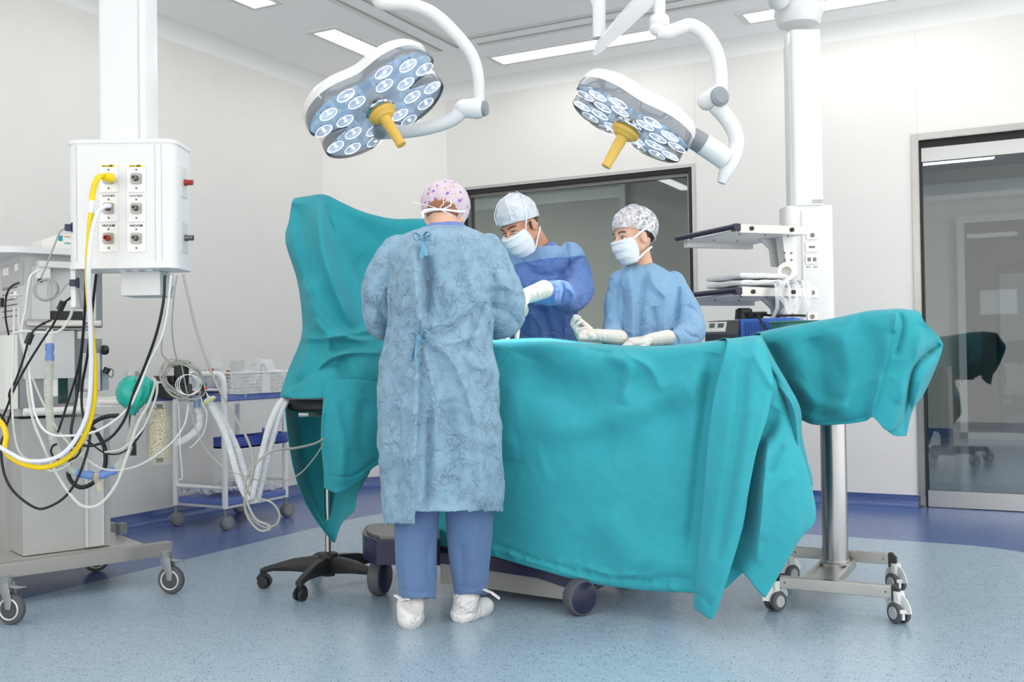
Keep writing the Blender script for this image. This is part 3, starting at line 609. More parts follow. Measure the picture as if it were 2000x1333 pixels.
STRAP = mat('white_tape', (238, 240, 244), .7)
HAIR_D = mat('dark_brown_hair', (62, 46, 38), .5, bump=.001, bscale=200); HAIR_G = mat('light_brown_hair', (146, 98, 62), .5, bump=.001, bscale=180)
EYEW = mat('eye_white', (236, 234, 230), .2); IRIS = mat('iris_dark', (50, 50, 58), .15); BROW = mat('brow_hair', (70, 48, 38), .8)
def man_gown_mat():
    m = cloth_mat('two_tone_gown', (98, 130, 188), crumple=.005, cscale=10, var=.05); N, L = m.node_tree.nodes, m.node_tree.links
    g = N.new('ShaderNodeNewGeometry'); s = N.new('ShaderNodeSeparateXYZ'); L.new(g.outputs['Position'], s.inputs[0])
    n = N.new('ShaderNodeMath'); n.operation = 'MULTIPLY_ADD'; n.inputs[1].default_value = -.14; L.new(s.outputs[0], n.inputs[0]); L.new(s.outputs[2], n.inputs[2])
    t = N.new('ShaderNodeMath'); t.operation = 'GREATER_THAN'; t.inputs[1].default_value = YOKE; L.new(n.outputs[0], t.inputs[0])
    b = N['Principled BSDF']; src = b.inputs['Base Color'].links[0].from_socket
    mx = N.new('ShaderNodeMix'); mx.data_type = 'RGBA'; L.new(t.outputs[0], mx.inputs['Factor']); L.new(src, mx.inputs[6]); mx.inputs[7].default_value = srgb((136, 170, 208)); L.new(mx.outputs[2], b.inputs['Base Color']); return m

def sculpt(name, b, m, parent, vox=.006, smooth=6, folds=(), wr=.0, wrs=6., cut=None, rg=0., rgs=8., thick=0, label=None, dec=0, fk=1.):
    """fuse the builder's closed shapes into one continuous skin, then relax and crease it"""
    L = wloc(parent); me = bpy.data.meshes.new(name); me.from_pydata([tuple(p-L) for p in b.v], [], b.f)
    bm = bmesh.new(); bm.from_mesh(me); bmesh.ops.remove_doubles(bm, verts=bm.verts, dist=1e-6); bmesh.ops.recalc_face_normals(bm, faces=bm.faces); bm.to_mesh(me); bm.free()
    me.materials.append(m); o = bpy.data.objects.new(name, me); COL.objects.link(o); o.parent = parent
    modify(o, [('REMESH', dict(mode='VOXEL', voxel_size=vox, adaptivity=0)), ('SMOOTH', dict(factor=.6, iterations=smooth))])
    me = o.data; n = len(me.vertices); co = np.empty(n*3); me.vertices.foreach_get('co', co); no = np.empty(n*3); me.vertices.foreach_get('normal', no)
    co = co.reshape(-1, 3)+np.array(L); no = no.reshape(-1, 3)
    if folds:
        ray = co-np.array(CPOS); ray /= np.linalg.norm(ray, axis=1)[:, None]; face = np.clip(-(ray*no).sum(1)*2.2, 0, 1)
        co -= ray*(fk*fold_field(proj(co), folds)*face)[:, None]
    if wr: co += no*np.array([wr*(nz(a, wrs)+.5*nz(a, wrs*2.1, 5)) for a in co])[:, None]
    if rg: co += no*np.array([rg*(1-2.6*abs(nz(a+.05*np.array([nz(a, 7, 11), nz(a, 7, 17), 0]), rgs, 2)))+.5*rg*(1-2.6*abs(nz(a, rgs*2.2, 6))) for a in co])[:, None]
    me.vertices.foreach_set('co', (co-np.array(L)).ravel()); me.update()
    if cut:
        bm = bmesh.new(); bm.from_mesh(me); bm.verts.ensure_lookup_table()
        dead = [v for v in bm.verts if cut(Vector(v.co)+L)]; bmesh.ops.delete(bm, geom=dead, context='VERTS'); bm.to_mesh(me); bm.free()
    if thick: modify(o, [('SOLIDIFY', dict(thickness=thick, offset=0))])
    if m.name not in [x.name for x in o.data.materials if x]: o.data.materials.clear(); o.data.materials.append(m)
    o.data.shade_smooth()
    if label: o['label'] = label
    return o
def rings(b, rr, seg=36, e=1.0, yaw=0.):
    """closed body loft; a ring is (px left, px right, py, depth, half depth)"""
    rows = []
    for l, r, py, d, hb in rr:
        c = (V(l, py, d)+V(r, py, d))/2; a = (V(r, py, d)-V(l, py, d)).length/2
        X = RV*cos(yaw)+FV*sin(yaw); Yv = FV*cos(yaw)-RV*sin(yaw); row = []
        for k in range(seg):
            t = 2*pi*k/seg; ct, st = cos(t), sin(t)
            row.append(c+X*(a*math.copysign(abs(ct)**e, ct))+Yv*(hb*math.copysign(abs(st)**e, st)))
        rows.append(row)
    P = cr_resample(np.array([[tuple(p) for p in r] for r in rows]), 3, 0); n = len(P)
    vs = [Vector(p) for r in P for p in r]; fs = [(i*seg+k, i*seg+(k+1) % seg, (i+1)*seg+(k+1) % seg, (i+1)*seg+k) for i in range(n-1) for k in range(seg)]
    fs += [tuple(range(seg))[::-1], tuple((n-1)*seg+k for k in range(seg))]
    b.add(vs, fs)
def limb(b, pts, k=4, seg=18):
    """tapered limb through (px, py, depth, radius)"""
    c = [V(*p[:3]) for p in pts]; P = cr_resample(np.array([[tuple(a)+(p[3],)] for a, p in zip(c, pts)]), k, 0)[:, 0]
    for i in range(len(P)-1): b.cap(P[i][:3], P[i+1][:3], P[i][3], P[i+1][3], seg)
def hframe(c, face, roll=0.):
    f = Vector(face).normalized(); f = RV*f.x+FV*f.y+Vector((0, 0, 1))*f.z
    r = f.cross(Vector((0, 0, 1))).normalized(); u = r.cross(f)
    r, u = r*cos(roll)+u*sin(roll), u*cos(roll)-r*sin(roll)
    return Matrix(((r.x, f.x, u.x, c.x), (r.y, f.y, u.y, c.y), (r.z, f.z, u.z, c.z), (0, 0, 0, 1)))      # local x = own right, y = forward, z = up
def head(b, M, s=.92, male=False):
    b.m = M @ Matrix.Scale(s, 4)
    b.ball((0, -.012, .045), 1, (.076, .094, .098), 24); b.ball((0, .025, -.02), 1, (.061, .068, .088), 24); b.ball((0, -.02, -.01), 1, (.066, .075, .07), 20)
    j = .006 if male else 0
    b.ball((0, .062, -.092), .026+j, (1.1, 1, .9)); b.cap((0, .062, -.092), (-.052-j, .0, -.05), .02, .02); b.cap((0, .062, -.092), (.052+j, .0, -.05), .02, .02)
    b.cap((0, .086, .028), (0, .112, -.012), .007, .010); b.ball((0, .112, -.018), .0125); b.ball((-.010, .102, -.021), .008); b.ball((.010, .102, -.021), .008)
    b.cap((-.046, .064, .03), (-.012, .084, .030), .011, .010); b.cap((.046, .064, .03), (.012, .084, .030), .011, .010)
    for sx in (-1, 1):
        b.ball((sx*.040, .060, -.018), .024); b.ball((sx*.030, .066, -.045), .024)
        b.ball((sx*.075, -.008, -.002), 1, (.009, .020, .032), 14, Matrix.Rotation(sx*.3, 3, 'Z')); b.ball((sx*.075, -.006, -.026), .010)
        b.ball((sx*.030, .071, .010), .0165)                                     # lid and socket mound
    b.cap((-.02, .083, -.056), (.02, .083, -.056), .009, .009); b.cap((-.016, .084, -.066), (.016, .084, -.066), .009, .009)
    b.m = Matrix.Identity(4)
def eyes(M, s, parent, look=(0, 0), op=.55):
    for sx in (-1, 1):
        b = B(); b.m = M @ Matrix.Scale(s, 4); b.ball((sx*.031, .0765, .0085), .0128, (1.12, 1, op), 18); e = link('eye', b, EYEW, parent)
        b = B(); b.m = M @ Matrix.Scale(s, 4); b.ball((sx*.031+look[0], .0845, .0085+look[1]), .0060, (1, .9, min(1, op*1.7)), 12); link('iris', b, IRIS, e, label='dark iris')
        b = B(); b.m = M @ Matrix.Scale(s, 4); b.tube(catmull([(sx*.016, .0835, .0125), (sx*.028, .0895, .0185), (sx*.040, .0845, .0165), (sx*.047, .0735, .0105)], 5), .0016, 6); link('lashes', b, BROW, e, label='dark upper lashes')
        b = B(); b.m = M @ Matrix.Scale(s, 4); b.tube(catmull([(sx*.013, .0965, .034), (sx*.028, .0945, .040), (sx*.042, .0800, .038), (sx*.050, .067, .031)], 5), [.0026]*5+[.0034]*6+[.0024]*5, 6); link('eyebrow', b, BROW, parent, label='dark eyebrow')
def mask(M, s, parent, cup=1.):
    rows = []
    for v, (z, yc, xw, ys) in enumerate([(.004, .103, .058, .050), (-.004, .120, .063, .045), (-.022, .124, .064, .038), (-.046, .119, .065, .032), (-.070, .111, .063, .030), (-.094, .098, .058, .032), (-.112, .080, .052, .034), (-.118, .058, .042, .036)]):
        row = []
        for k in range(13):
            u = -1+k/6; row.append((xw*math.sin(u*pi/2)*1.0, ys+(yc-ys)*cos(u*pi/2)**.9, z-(.004*(1-abs(u)))))
        rows.append([(p[0], p[1], p[2]) for p in row])
    P = cr_resample(cr_resample(np.array(rows), 6, 0), 3, 1)
    R, C, _ = P.shape
    for i in range(R):                                   # pleats
        t = i/R
        for j in range(C):
            P[i, j, 1] += .011*(abs((t*4.2+.3) % 1-.3)-.3)*(1-abs(2*j/(C-1)-1)**3)
    b = B(); b.m = M @ Matrix.Scale(s, 4); b.grid([[tuple(p) for p in r] for r in P]); o = link('face_mask', b, MASKM, parent, 80, label='white pleated surgical mask')
    modify(o, [('SOLIDIFY', dict(thickness=.0025, offset=1))])
    b = B(); b.m = M @ Matrix.Scale(s, 4)
    for i in (0, R-1): b.tube([tuple(P[i, j]) for j in range(0, C, 2)], .0022, 6)
    for j in (0, C-1): b.tube([tuple(P[i, j]) for i in range(0, R, 3)], .0022, 6)
    link('mask_binding', b, STRAP, o); return o
def strap(M, s, pts, parent, w=.0065, name='mask_tie'):
    b = B(); b.m = M @ Matrix.Scale(s, 4); b.tube(catmull(pts, 8), w, 8, sy=.28, up=(1, 0, 0)); return link(name, b, STRAP, parent, 60, label='white mask tie')
def hand(b, M, side=1, curl=(25, 30, 35, 40), spread=6, thumb=30, s=1.0, grip=1., fat=1.):
    """wrist at the origin, fingers along +x, palm facing -z, thumb on the +y side times side"""
    b.m = M @ Matrix.Scale(s, 4)
    for k in range(4):                                    # palm
        y = side*(.030-.0195*k); b.cap((.012, y*.62, 0), (.088-.003*abs(k-1.2), y, .002), .0155*fat, .0125*fat, 12)
    b.cap((-.03, 0, 0), (.02, 0, 0), .023*fat, .024*fat, 14); b.ball((.035, side*.024, -.009), .019*fat); b.ball((.035, -side*.02, -.008), .016*fat); b.ball((.05, 0, -.002), 1, (.04*fat, .036*fat, .013*fat), 16)
    ln = [(.042, .026, .020), (.047, .030, .021), (.044, .028, .020), (.034, .021, .018)]
    for k in range(4):
        y = side*(.030-.0195*k); p = Vector((.088-.003*abs(k-1.2), y, .002)); yaw = radians(spread)*(1.4-k)*side; a = 0
        r = (.0098-.0006*abs(k-1))*fat
        for j in range(3):
            a += radians(curl[k])*(1.0 if j < 2 else .7); d = Vector((cos(a)*cos(yaw), cos(a)*sin(yaw), -sin(a))); q = p+d*ln[k][j]; b.cap(p, q, r, r-.0009, 12); r -= .0009; p = q
    t = radians(thumb); p = Vector((.022, side*.026, -.008)); d = Vector((cos(t), side*sin(t), -.35*grip)).normalized()
    q = p+d*.040; b.cap(p, q, .0135*fat, .0115*fat, 12); d2 = (d+Vector((.45, -side*.15, -.3*grip))).normalized(); r = q+d2*.030; b.cap(q, r, .0112*fat, .0102*fat, 12); d3 = (d2+Vector((.3, -side*.2, -.2*grip))).normalized(); b.cap(r, r+d3*.024, .0100*fat, .0085*fat, 12)
    b.m = Matrix.Identity(4)
def hmat(o, xdir, palm):
    """frame for a hand: x along the fingers, palm normal = -z"""
    x = Vector(xdir).normalized(); z = -Vector(palm); z = (z-x*z.dot(x)).normalized(); y = z.cross(x)
    return Matrix(((x.x, y.x, z.x, o.x), (x.y, y.y, z.y, o.y), (x.z, y.z, z.z, o.z), (0, 0, 0, 1)))
def VD(a, b_, c): return RV*a+FV*b_+Vector((0, 0, c))
def capsh(name, M, s, m, parent, rx, ry, rz, cz, low, cy=-.012, puff=.0, pleats=0, amp=.003, label=None, tilt=0., thick=.002, n=48, noise_=.0, band=True):
    """cloth cap: dome from the crown down to a tilted rim; low(t) gives the rim height for each direction t (0 = right, 90 = front)"""
    rows = []
    for i in range(15):
        row = []
        for k in range(n):
            t = 2*pi*k/n; zl = low(t); ph = i/14
            # polar angle from crown to rim
            ct = max(-1, min(1, (zl-cz)/rz)); pm = math.acos(ct); a = pm*ph
            g = 1+amp*sin(pleats*t)*ph**2*10 if pleats else 1
            bulge = 1+puff*sin(pi*min(1, ph*1.02))**.8
            p = Vector((rx*sin(a)*cos(t)*g*bulge, cy+ry*sin(a)*sin(t)*g*bulge, cz+rz*cos(a)*(1+puff*.4)))
            if noise_: p += p.normalized()*noise_*noise.noise(p*38)
            row.append(p)
        rows.append(row)
    b = B(); b.m = M @ Matrix.Scale(s, 4); vs = [p for r in rows for p in r]
    b.add(vs, [(i*n+k, i*n+(k+1) % n, (i+1)*n+(k+1) % n, (i+1)*n+k) for i in range(14) for k in range(n)])
    o = link(name, b, m, parent, 80, label=label); modify(o, [('SUBSURF', dict(levels=1, render_levels=1)), ('SOLIDIFY', dict(thickness=thick, offset=1))])
    if band:
        b = B(); b.m = M @ Matrix.Scale(s, 4); b.tube([p*1.005 for p in rows[-1]], .0032, 6, closed=True); link('elastic_band', b, m, o)
    return o

# ------------------------------------------------------------- surgeon seen from behind
W = thing('person', 'person in pale blue gown and flowered cap, seen from behind at the table', 'person', tuple(GP(862, 1205)))
hc = V(869, 424, 3.86); MW = hframe(hc, (.12, .86, -.5), 0.)
b = B(); head(b, MW, .92)
limb(b, [(868, 434, 3.84, .050), (866, 450, 3.80, .052), (864, 475, 3.77, .06)])
rings(b, [(835, 900, 452, 3.79, .05), (815, 920, 480, 3.76, .06), (808, 922, 520, 3.74, .07), (815, 915, 600, 3.72, .075), (820, 910, 670, 3.72, .075), (808, 925, 800, 3.72, .09), (810, 925, 880, 3.72, .09), (815, 920, 905, 3.72, .08)])
limb(b, [(790, 495, 3.75, .045), (768, 545, 3.75, .046), (762, 605, 3.79, .040), (795, 632, 3.96, .034), (835, 640, 4.12, .027)]); limb(b, [(940, 495, 3.75, .045), (958, 545, 3.75, .046), (966, 605, 3.79, .040), (940, 626, 3.98, .034), (905, 636, 4.12, .027)])
limb(b, [(826, 880, 3.71, .075), (815, 980, 3.71, .068), (812, 1060, 3.71, .052), (812, 1110, 3.71, .048), (811, 1178, 3.705, .032), (808, 1204, 3.70, .030)]); limb(b, [(902, 880, 3.71, .075), (915, 980, 3.71, .068), (918, 1060, 3.72, .052), (918, 1110, 3.74, .048), (918, 1160, 3.76, .032), (912, 1190, 3.76, .030)])
hand(b, hmat(V(838, 640, 4.13), VD(.25, .95, -.25), VD(.3, -.2, -1)), 1, (15, 22, 26, 30), s=1.0, fat=.74); hand(b, hmat(V(902, 636, 4.13), VD(-.35, .9, -.25), VD(-.3, -.2, -1)), -1, (15, 22, 26, 30), s=1.0, fat=.74)
b.cap(V(806, 1206, 3.70), V(806, 1200, 3.80), .028, .026); b.cap(V(906, 1193, 3.76), V(938, 1184, 3.83), .028, .024)
sculpt('body', b, SKIN, W, .006, 3)
for c, d, cu in ((V(838, 640, 4.13), VD(.25, .95, -.25), 1), (V(902, 636, 4.13), VD(-.35, .9, -.25), -1)):
    b = B(); hand(b, hmat(c, d, VD(.3*cu, -.2, -1)), cu, (15, 22, 26, 30), s=1.0); b.cap(c-d.normalized()*.09, c, .034, .030); sculpt('glove', b, GLOVE, W, .003, 3, label='white latex glove')
# hair at the nape, floral bouffant cap
b = B(); b.m = MW @ Matrix.Scale(.92, 4); b.ball((0, -.03, .008), 1, (.079, .086, .062), 24); b.ball((0, -.074, -.016), 1, (.042, .030, .028), 18); link('hair', b, HAIR_G, W, label='light brown hair showing under the cap')
def floral():
    m = cloth_mat('flowered_cotton', (208, 192, 202), crumple=.002, cscale=22, var=.03); N, L = m.node_tree.nodes, m.node_tree.links; b = N['Principled BSDF']; src = b.inputs['Base Color'].links[0].from_socket; tc = N.new('ShaderNodeTexCoord')
    for sc, thr, col, sd in ((42, .30, (150, 105, 178), 0.), (50, .26, (214, 150, 150), 5.), (46, .24, (152, 190, 160), 9.), (58, .2, (216, 196, 96), 13.)):
        mp = N.new('ShaderNodeVectorMath'); mp.operation = 'ADD'; mp.inputs[1].default_value = (sd, sd, sd); L.new(tc.outputs['Object'], mp.inputs[0])
        v = N.new('ShaderNodeTexVoronoi'); v.inputs['Scale'].default_value = sc; L.new(mp.outputs[0], v.inputs['Vector'])
        n = N.new('ShaderNodeTexNoise'); n.inputs['Scale'].default_value = 130; L.new(mp.outputs[0], n.inputs['Vector'])
        a = N.new('ShaderNodeMath'); a.operation = 'MULTIPLY_ADD'; a.inputs[1].default_value = .5; L.new(n.outputs['Fac'], a.inputs[0]); L.new(v.outputs['Distance'], a.inputs[2])
        c = N.new('ShaderNodeSeparateColor'); L.new(v.outputs['Color'], c.inputs[0]); g = N.new('ShaderNodeMath'); g.operation = 'GREATER_THAN'; g.inputs[1].default_value = .5; L.new(c.outputs[0], g.inputs[0])
        t = N.new('ShaderNodeMath'); t.operation = 'LESS_THAN'; t.inputs[1].default_value = thr+.22; L.new(a.outputs[0], t.inputs[0]); t2 = N.new('ShaderNodeMath'); t2.operation = 'MULTIPLY'; L.new(t.outputs[0], t2.inputs[0]); L.new(g.outputs[0], t2.inputs[1])
        mx = N.new('ShaderNodeMix'); mx.data_type = 'RGBA'; L.new(t2.outputs[0], mx.inputs['Factor']); L.new(src, mx.inputs[6]); mx.inputs[7].default_value = srgb(col); src = mx.outputs[2]
    L.new(src, b.inputs['Base Color']); return m
capsh('cap', MW, .92, floral(), W, .094, .108, .100, .048, lambda t: -.012-.004*cos(t)**2+.040*sin(t)+(.020 if sin(t) < -.8 else 0)*0+.022*math.exp(-((sin(t)+1)/.12)**2), pleats=15, amp=.0035, puff=.09, label='pink cotton cap with small flowers, gathered at the back', noise_=.006)
mk = mask(MW, .92, W)
for p in ([(-.066, .045, .0), (-.090, 0, .02), (-.075, -.07, -.03), (-.02, -.106, -.045), (0, -.108, -.046)], [(.066, .045, .0), (.090, 0, .02), (.075, -.07, -.03), (.02, -.106, -.045), (0, -.108, -.046)],
          [(0, -.109, -.046), (.022, -.120, -.020), (.046, -.122, -.012), (.048, -.118, -.034), (.02, -.112, -.046)], [(0, -.109, -.046), (-.03, -.118, -.036), (-.075, -.125, -.028), (-.105, -.125, -.018)], [(0, -.109, -.046), (-.03, -.118, -.05), (-.062, -.12, -.062), (-.058, -.112, -.085)], [(.0, -.109, -.046), (.03, -.112, -.062), (.055, -.105, -.08)], [(.018, -.116, -.03), (.016, -.122, .01)]):
    strap(MW, .92, p, mk, .0045)
strap(MW, .92, [(.070, .04, -.095), (.082, 0, -.03), (.092, -.012, .05), (.066, -.02, .125)], mk, .004)
# gown
GF = [([(824, 480), (822, 560), (824, 620), (820, 680), (818, 800), (814, 900), (810, 1030)], 7, .014, 's'), ([(832, 500), (838, 560), (834, 620)], 9, .022, 'g'),
      ([(816, 470), (795, 520), (790, 600), (800, 640)], 9, .012, 'r'), ([(806, 480), (812, 560), (826, 650)], 8, .016, 'r'), ([(775, 500), (770, 560), (782, 640)], 7, .010, 'g'),
      ([(826, 668), (870, 690), (910, 760), (925, 830)], 10, .014, 'r'), ([(826, 662), (880, 670), (940, 650)], 8, .010, 'r'), ([(826, 660), (870, 610), (900, 560)], 9, .012, 'r'), ([(826, 672), (846, 760), (852, 880)], 10, .014, 'r'), ([(826, 668), (790, 720), (770, 800)], 10, .010, 'r'), ([(834, 660), (880, 640), (940, 600)], 8, .010, 'g'),
      ([(900, 455), (912, 520), (935, 600)], 12, .010, 'r'), ([(946, 590), (925, 640), (905, 690)], 8, .012, 'g'), ([(948, 592), (990, 610), (1018, 640)], 7, .010, 'g'), ([(930, 480), (980, 545), (1015, 600)], 12, .008, 'r'), ([(945, 560), (985, 560), (1015, 575)], 6, .006, 'r'),
      ([(950, 620), (958, 700), (955, 820)], 10, .012, 'g'), ([(870, 780), (885, 900), (880, 1000)], 18, .014, 'g'), ([(930, 800), (940, 900), (945, 1000)], 16, .012, 'r'), ([(770, 700), (775, 850), (780, 1010)], 14, .010, 'g'), ([(840, 800), (838, 900), (832, 1000)], 7, .014, 'g'), ([(762, 560), (765, 640), (748, 690)], 8, .016, 'g'),
      ([(724, 560), (735, 600), (728, 640)], 7, .010, 'r'), ([(712, 590), (745, 615), (760, 650)], 6, .008, 'g'), ([(905, 700), (940, 720), (972, 700)], 8, .008, 'r'), ([(760, 880), (800, 900), (812, 880)], 8, .008, 'r'), ([(860, 560), (862, 600), (850, 640)], 10, .008, 'g')]
b = B()
rings(b, [(846, 898, 443, 3.80, .062), (820, 925, 450, 3.78, .085), (785, 955, 466, 3.76, .115), (766, 972, 490, 3.74, .135), (762, 968, 530, 3.72, .148), (760, 962, 590, 3.70, .155), (758, 960, 640, 3.70, .155), (750, 962, 680, 3.70, .16), (742, 972, 740, 3.70, .17), (741, 977, 820, 3.70, .18), (744, 981, 900, 3.70, .185), (749, 981, 960, 3.70, .188), (754, 978, 1012, 3.70, .19), (756, 977, 1040, 3.70, .19)], 48, .9)
limb(b, [(778, 492, 3.75, .062), (760, 540, 3.75, .080), (753, 596, 3.77, .087), (757, 626, 3.84, .074), (795, 638, 3.98, .052), (828, 642, 4.10, .040)], 4, 22)
limb(b, [(948, 488, 3.75, .062), (961, 540, 3.75, .082), (977, 598, 3.77, .089), (974, 624, 3.84, .074), (940, 632, 3.98, .052), (910, 638, 4.10, .040)], 4, 22)
def hemcut(p):
    q = proj(np.array([tuple(p)]))[0]
    if q[1] > (1026 if q[0] < 811 else 1001-.0*(q[0]-811)) and p.z < .6: return True
    n_ = V(870, 437, 3.80); return (p-n_).length < .074
sculpt('gown', b, GOWN, W, .0065, 5, GF, .003, 14, hemcut, rg=.006, rgs=7, thick=.002, label='crumpled pale blue gown tied at the back', fk=2.3)
# gown ties: neck and waist
def bow(cx, cy, d, k, m, parent, tails):
    d -= .035; tails = [[(x, y, q-.035) for x, y, q in t] for t in tails]
    b = B(); c = V(cx, cy, d)
    for sx, up in ((-1, .6), (1, .8)):
        b.tube(catmull([c, V(cx+sx*10*k, cy-16*k*up, d-.012), V(cx+sx*17*k, cy-8*k, d-.018), V(cx+sx*12*k, cy+4*k, d-.012), c], 6), .0075*k, 8, sy=.3)
    b.ball(c+FV*-.006, .011*k)
    for tl in tails: b.tube(catmull([V(*p) for p in tl], 6), .0075*k, 8, sy=.28)
    return link('gown_tie', b, m, parent, 70, label='tie knotted in a bow')
GT = cloth_mat('tie_cloth', (104, 152, 178), crumple=.001, cscale=20)
bow(824, 466, 3.625, 1.0, GT, W, [[(824, 466, 3.62), (826, 485, 3.60), (822, 505, 3.585)], [(824, 466, 3.62), (832, 490, 3.60), (830, 500, 3.59)], [(824, 466, 3.62), (835, 462, 3.61), (842, 458, 3.61)]])
bow(818, 662, 3.53, 1.15, GT, W, [[(818, 662, 3.52), (808, 685, 3.515), (804, 702, 3.515)], [(818, 662, 3.52), (812, 690, 3.51), (816, 716, 3.51)], [(818, 662, 3.52), (830, 645, 3.52), (828, 640, 3.53)]])
# scrub top at the neck
b = B(); rings(b, [(840, 902, 436, 3.815, .052), (830, 915, 446, 3.79, .072), (805, 940, 462, 3.77, .10), (795, 945, 490, 3.75, .12), (795, 945, 520, 3.74, .12)], 36); sculpt('scrub_top', b, SCRUB_C, W, .006, 3, cut=lambda p: (p-V(871, 424, 3.86)).length < .062, thick=.002, label='blue scrub collar above the gown')
# trousers and shoe covers
b = B()
limb(b, [(835, 930, 3.72, .085), (815, 1000, 3.70, .080), (813, 1080, 3.70, .076), (815, 1155, 3.70, .068), (816, 1168, 3.70, .066)], 5, 24); limb(b, [(900, 930, 3.72, .085), (916, 1000, 3.72, .086), (917, 1080, 3.74, .078), (919, 1150, 3.76, .062), (919, 1160, 3.76, .060)], 5, 24); rings(b, [(770, 965, 850, 3.71, .12), (765, 968, 930, 3.71, .12), (775, 960, 975, 3.71, .1)], 30)
TF = [([(800, 1010), (790, 1100), (798, 1170)], 9, .008, 'r'), ([(850, 1030), (835, 1100), (845, 1165)], 9, .008, 'g'), ([(935, 1010), (925, 1090), (935, 1160)], 10, .01, 'r'), ([(900, 1060), (905, 1150)], 8, .008, 'g'), ([(780, 1150), (815, 1158), (850, 1150)], 4, .004, 'g'), ([(888, 1145), (920, 1150), (950, 1142)], 4, .004, 'g')]
sculpt('trousers', b, SCRUB, W, .006, 5, TF, .003, 9, lambda p: (lambda q: q[1] > (1171 if q[0] < 862 else 1163))(proj(np.array([tuple(p)]))[0]), thick=.002, label='blue scrub trousers with elasticated ankles')
SHOE = cloth_mat('shoe_cover_fleece', (226, 224, 222), crumple=.004, cscale=16, var=.06)
b = B(); b.cap(V(800, 1208, 3.68), V(806, 1200, 3.80), .046, .042); b.cap(V(803, 1180, 3.70), V(800, 1205, 3.68), .052, .046); b.cap(V(806, 1205, 3.74), V(800, 1207, 3.90), .044, .034)
sculpt('shoe_cover', b, SHOE, W, .005, 4, [([(792, 1175), (810, 1200), (800, 1225)], 4, .008, 'r'), ([(780, 1185), (800, 1200), (822, 1210)], 4, .007, 'g')], .003, 18, lambda p: False, label='white overshoe, heel towards the camera')
b = B(); b.cap(V(912, 1160, 3.76), V(908, 1195, 3.76), .050, .046); b.cap(V(902, 1200, 3.755), V(946, 1186, 3.84), .043, .036)
sculpt('shoe_cover', b, SHOE, W, .005, 4, [([(890, 1190), (915, 1175), (945, 1165)], 4, .007, 'r'), ([(895, 1205), (930, 1195), (960, 1180)], 4, .004, 'g')], .003, 18, label='white overshoe turned to the right')
for p in ([V(772, 1163, 3.66), V(786, 1172, 3.64), V(800, 1170, 3.64)], [V(945, 1152, 3.72), V(960, 1158, 3.70), V(976, 1170, 3.70)]):
    b = B(); b.tube(p, .012, 8, sy=.2); link('overshoe_tape', b, SHOE, W)
# ------------------------------------------------------------- surgeon facing the camera, bent over the patient
YOKE = 1.70
P2 = thing('person', 'person in two-tone blue gown and white cap, head bowed over the operating table', 'person', (V(1055, 700, 4.9).x, V(1055, 700, 4.9).y, 0))
hc = V(1017, 444, 4.60); MM = hframe(hc, (-.55, -.62, -.52), -.10); SM = .97
b = B(); head(b, MM, SM, True)
limb(b, [(1028, 448, 4.66, .058), (1044, 475, 4.72, .060), (1054, 500, 4.78, .07)])
rings(b, [(1026, 1082, 494, 4.78, .05), (1018, 1098, 520, 4.81, .06), (1020, 1094, 560, 4.84, .07), (1022, 1092, 640, 4.87, .07), (1022, 1092, 700, 4.89, .08), (998, 1122, 800, 4.9, .12), (1000, 1120, 860, 4.9, .11)])
limb(b, [(1008, 514, 4.80, .036), (992, 590, 4.66, .034), (996, 618, 4.45, .030), (1000, 625, 4.32, .028)]); limb(b, [(1112, 512, 4.80, .040), (1120, 562, 4.72, .036), (1094, 574, 4.5, .030), (1050, 577, 4.34, .026), (1030, 578, 4.27, .020)])
for x in (1032, 1088): limb(b, [(x, 850, 4.9, .085), (x, 930, 4.9, .06), (x, 1000, 4.92, .052), (x, 1055, 4.95, .036)]); b.cap(V(x, 1062, 4.94), V(x-8, 1068, 4.78), .036, .032)
dl, dr = VD(-.9, -.45, -.35), VD(-.4, -.7, -.5)
hand(b, hmat(V(1030, 578, 4.27), dl, VD(-.1, .2, -1)), 1, (30, 35, 40, 45), s=1.04, fat=.72)
hand(b, hmat(V(1000, 625, 4.32), dr, VD(0, .1, -1)), 1, (20, 28, 30, 35), s=1.04, fat=.72)
sculpt('body', b, SKIN_M, P2, .0042, 3)
eyes(MM, SM, P2, (-.003, -.0035), .32)
b = B(); c = V(1030, 578, 4.27); hand(b, hmat(c, dl, VD(-.1, .2, -1)), 1, (30, 35, 40, 45), s=1.04); b.cap(c-dl.normalized()*.085, c, .040, .034); sculpt('glove', b, GLOVE, P2, .003, 3, [([(1040, 562), (1046, 592)], 2.5, .003, 'r'), ([(1050, 562), (1056, 592)], 2.5, .003, 'r')], label='white latex glove under the bright light')
b = B(); c = V(1000, 625, 4.32); hand(b, hmat(c, dr, VD(0, .1, -1)), 1, (20, 28, 30, 35), s=1.04); b.cap(c-dr.normalized()*.085, c, .038, .032); sculpt('glove', b, GLOVE, P2, .003, 3)
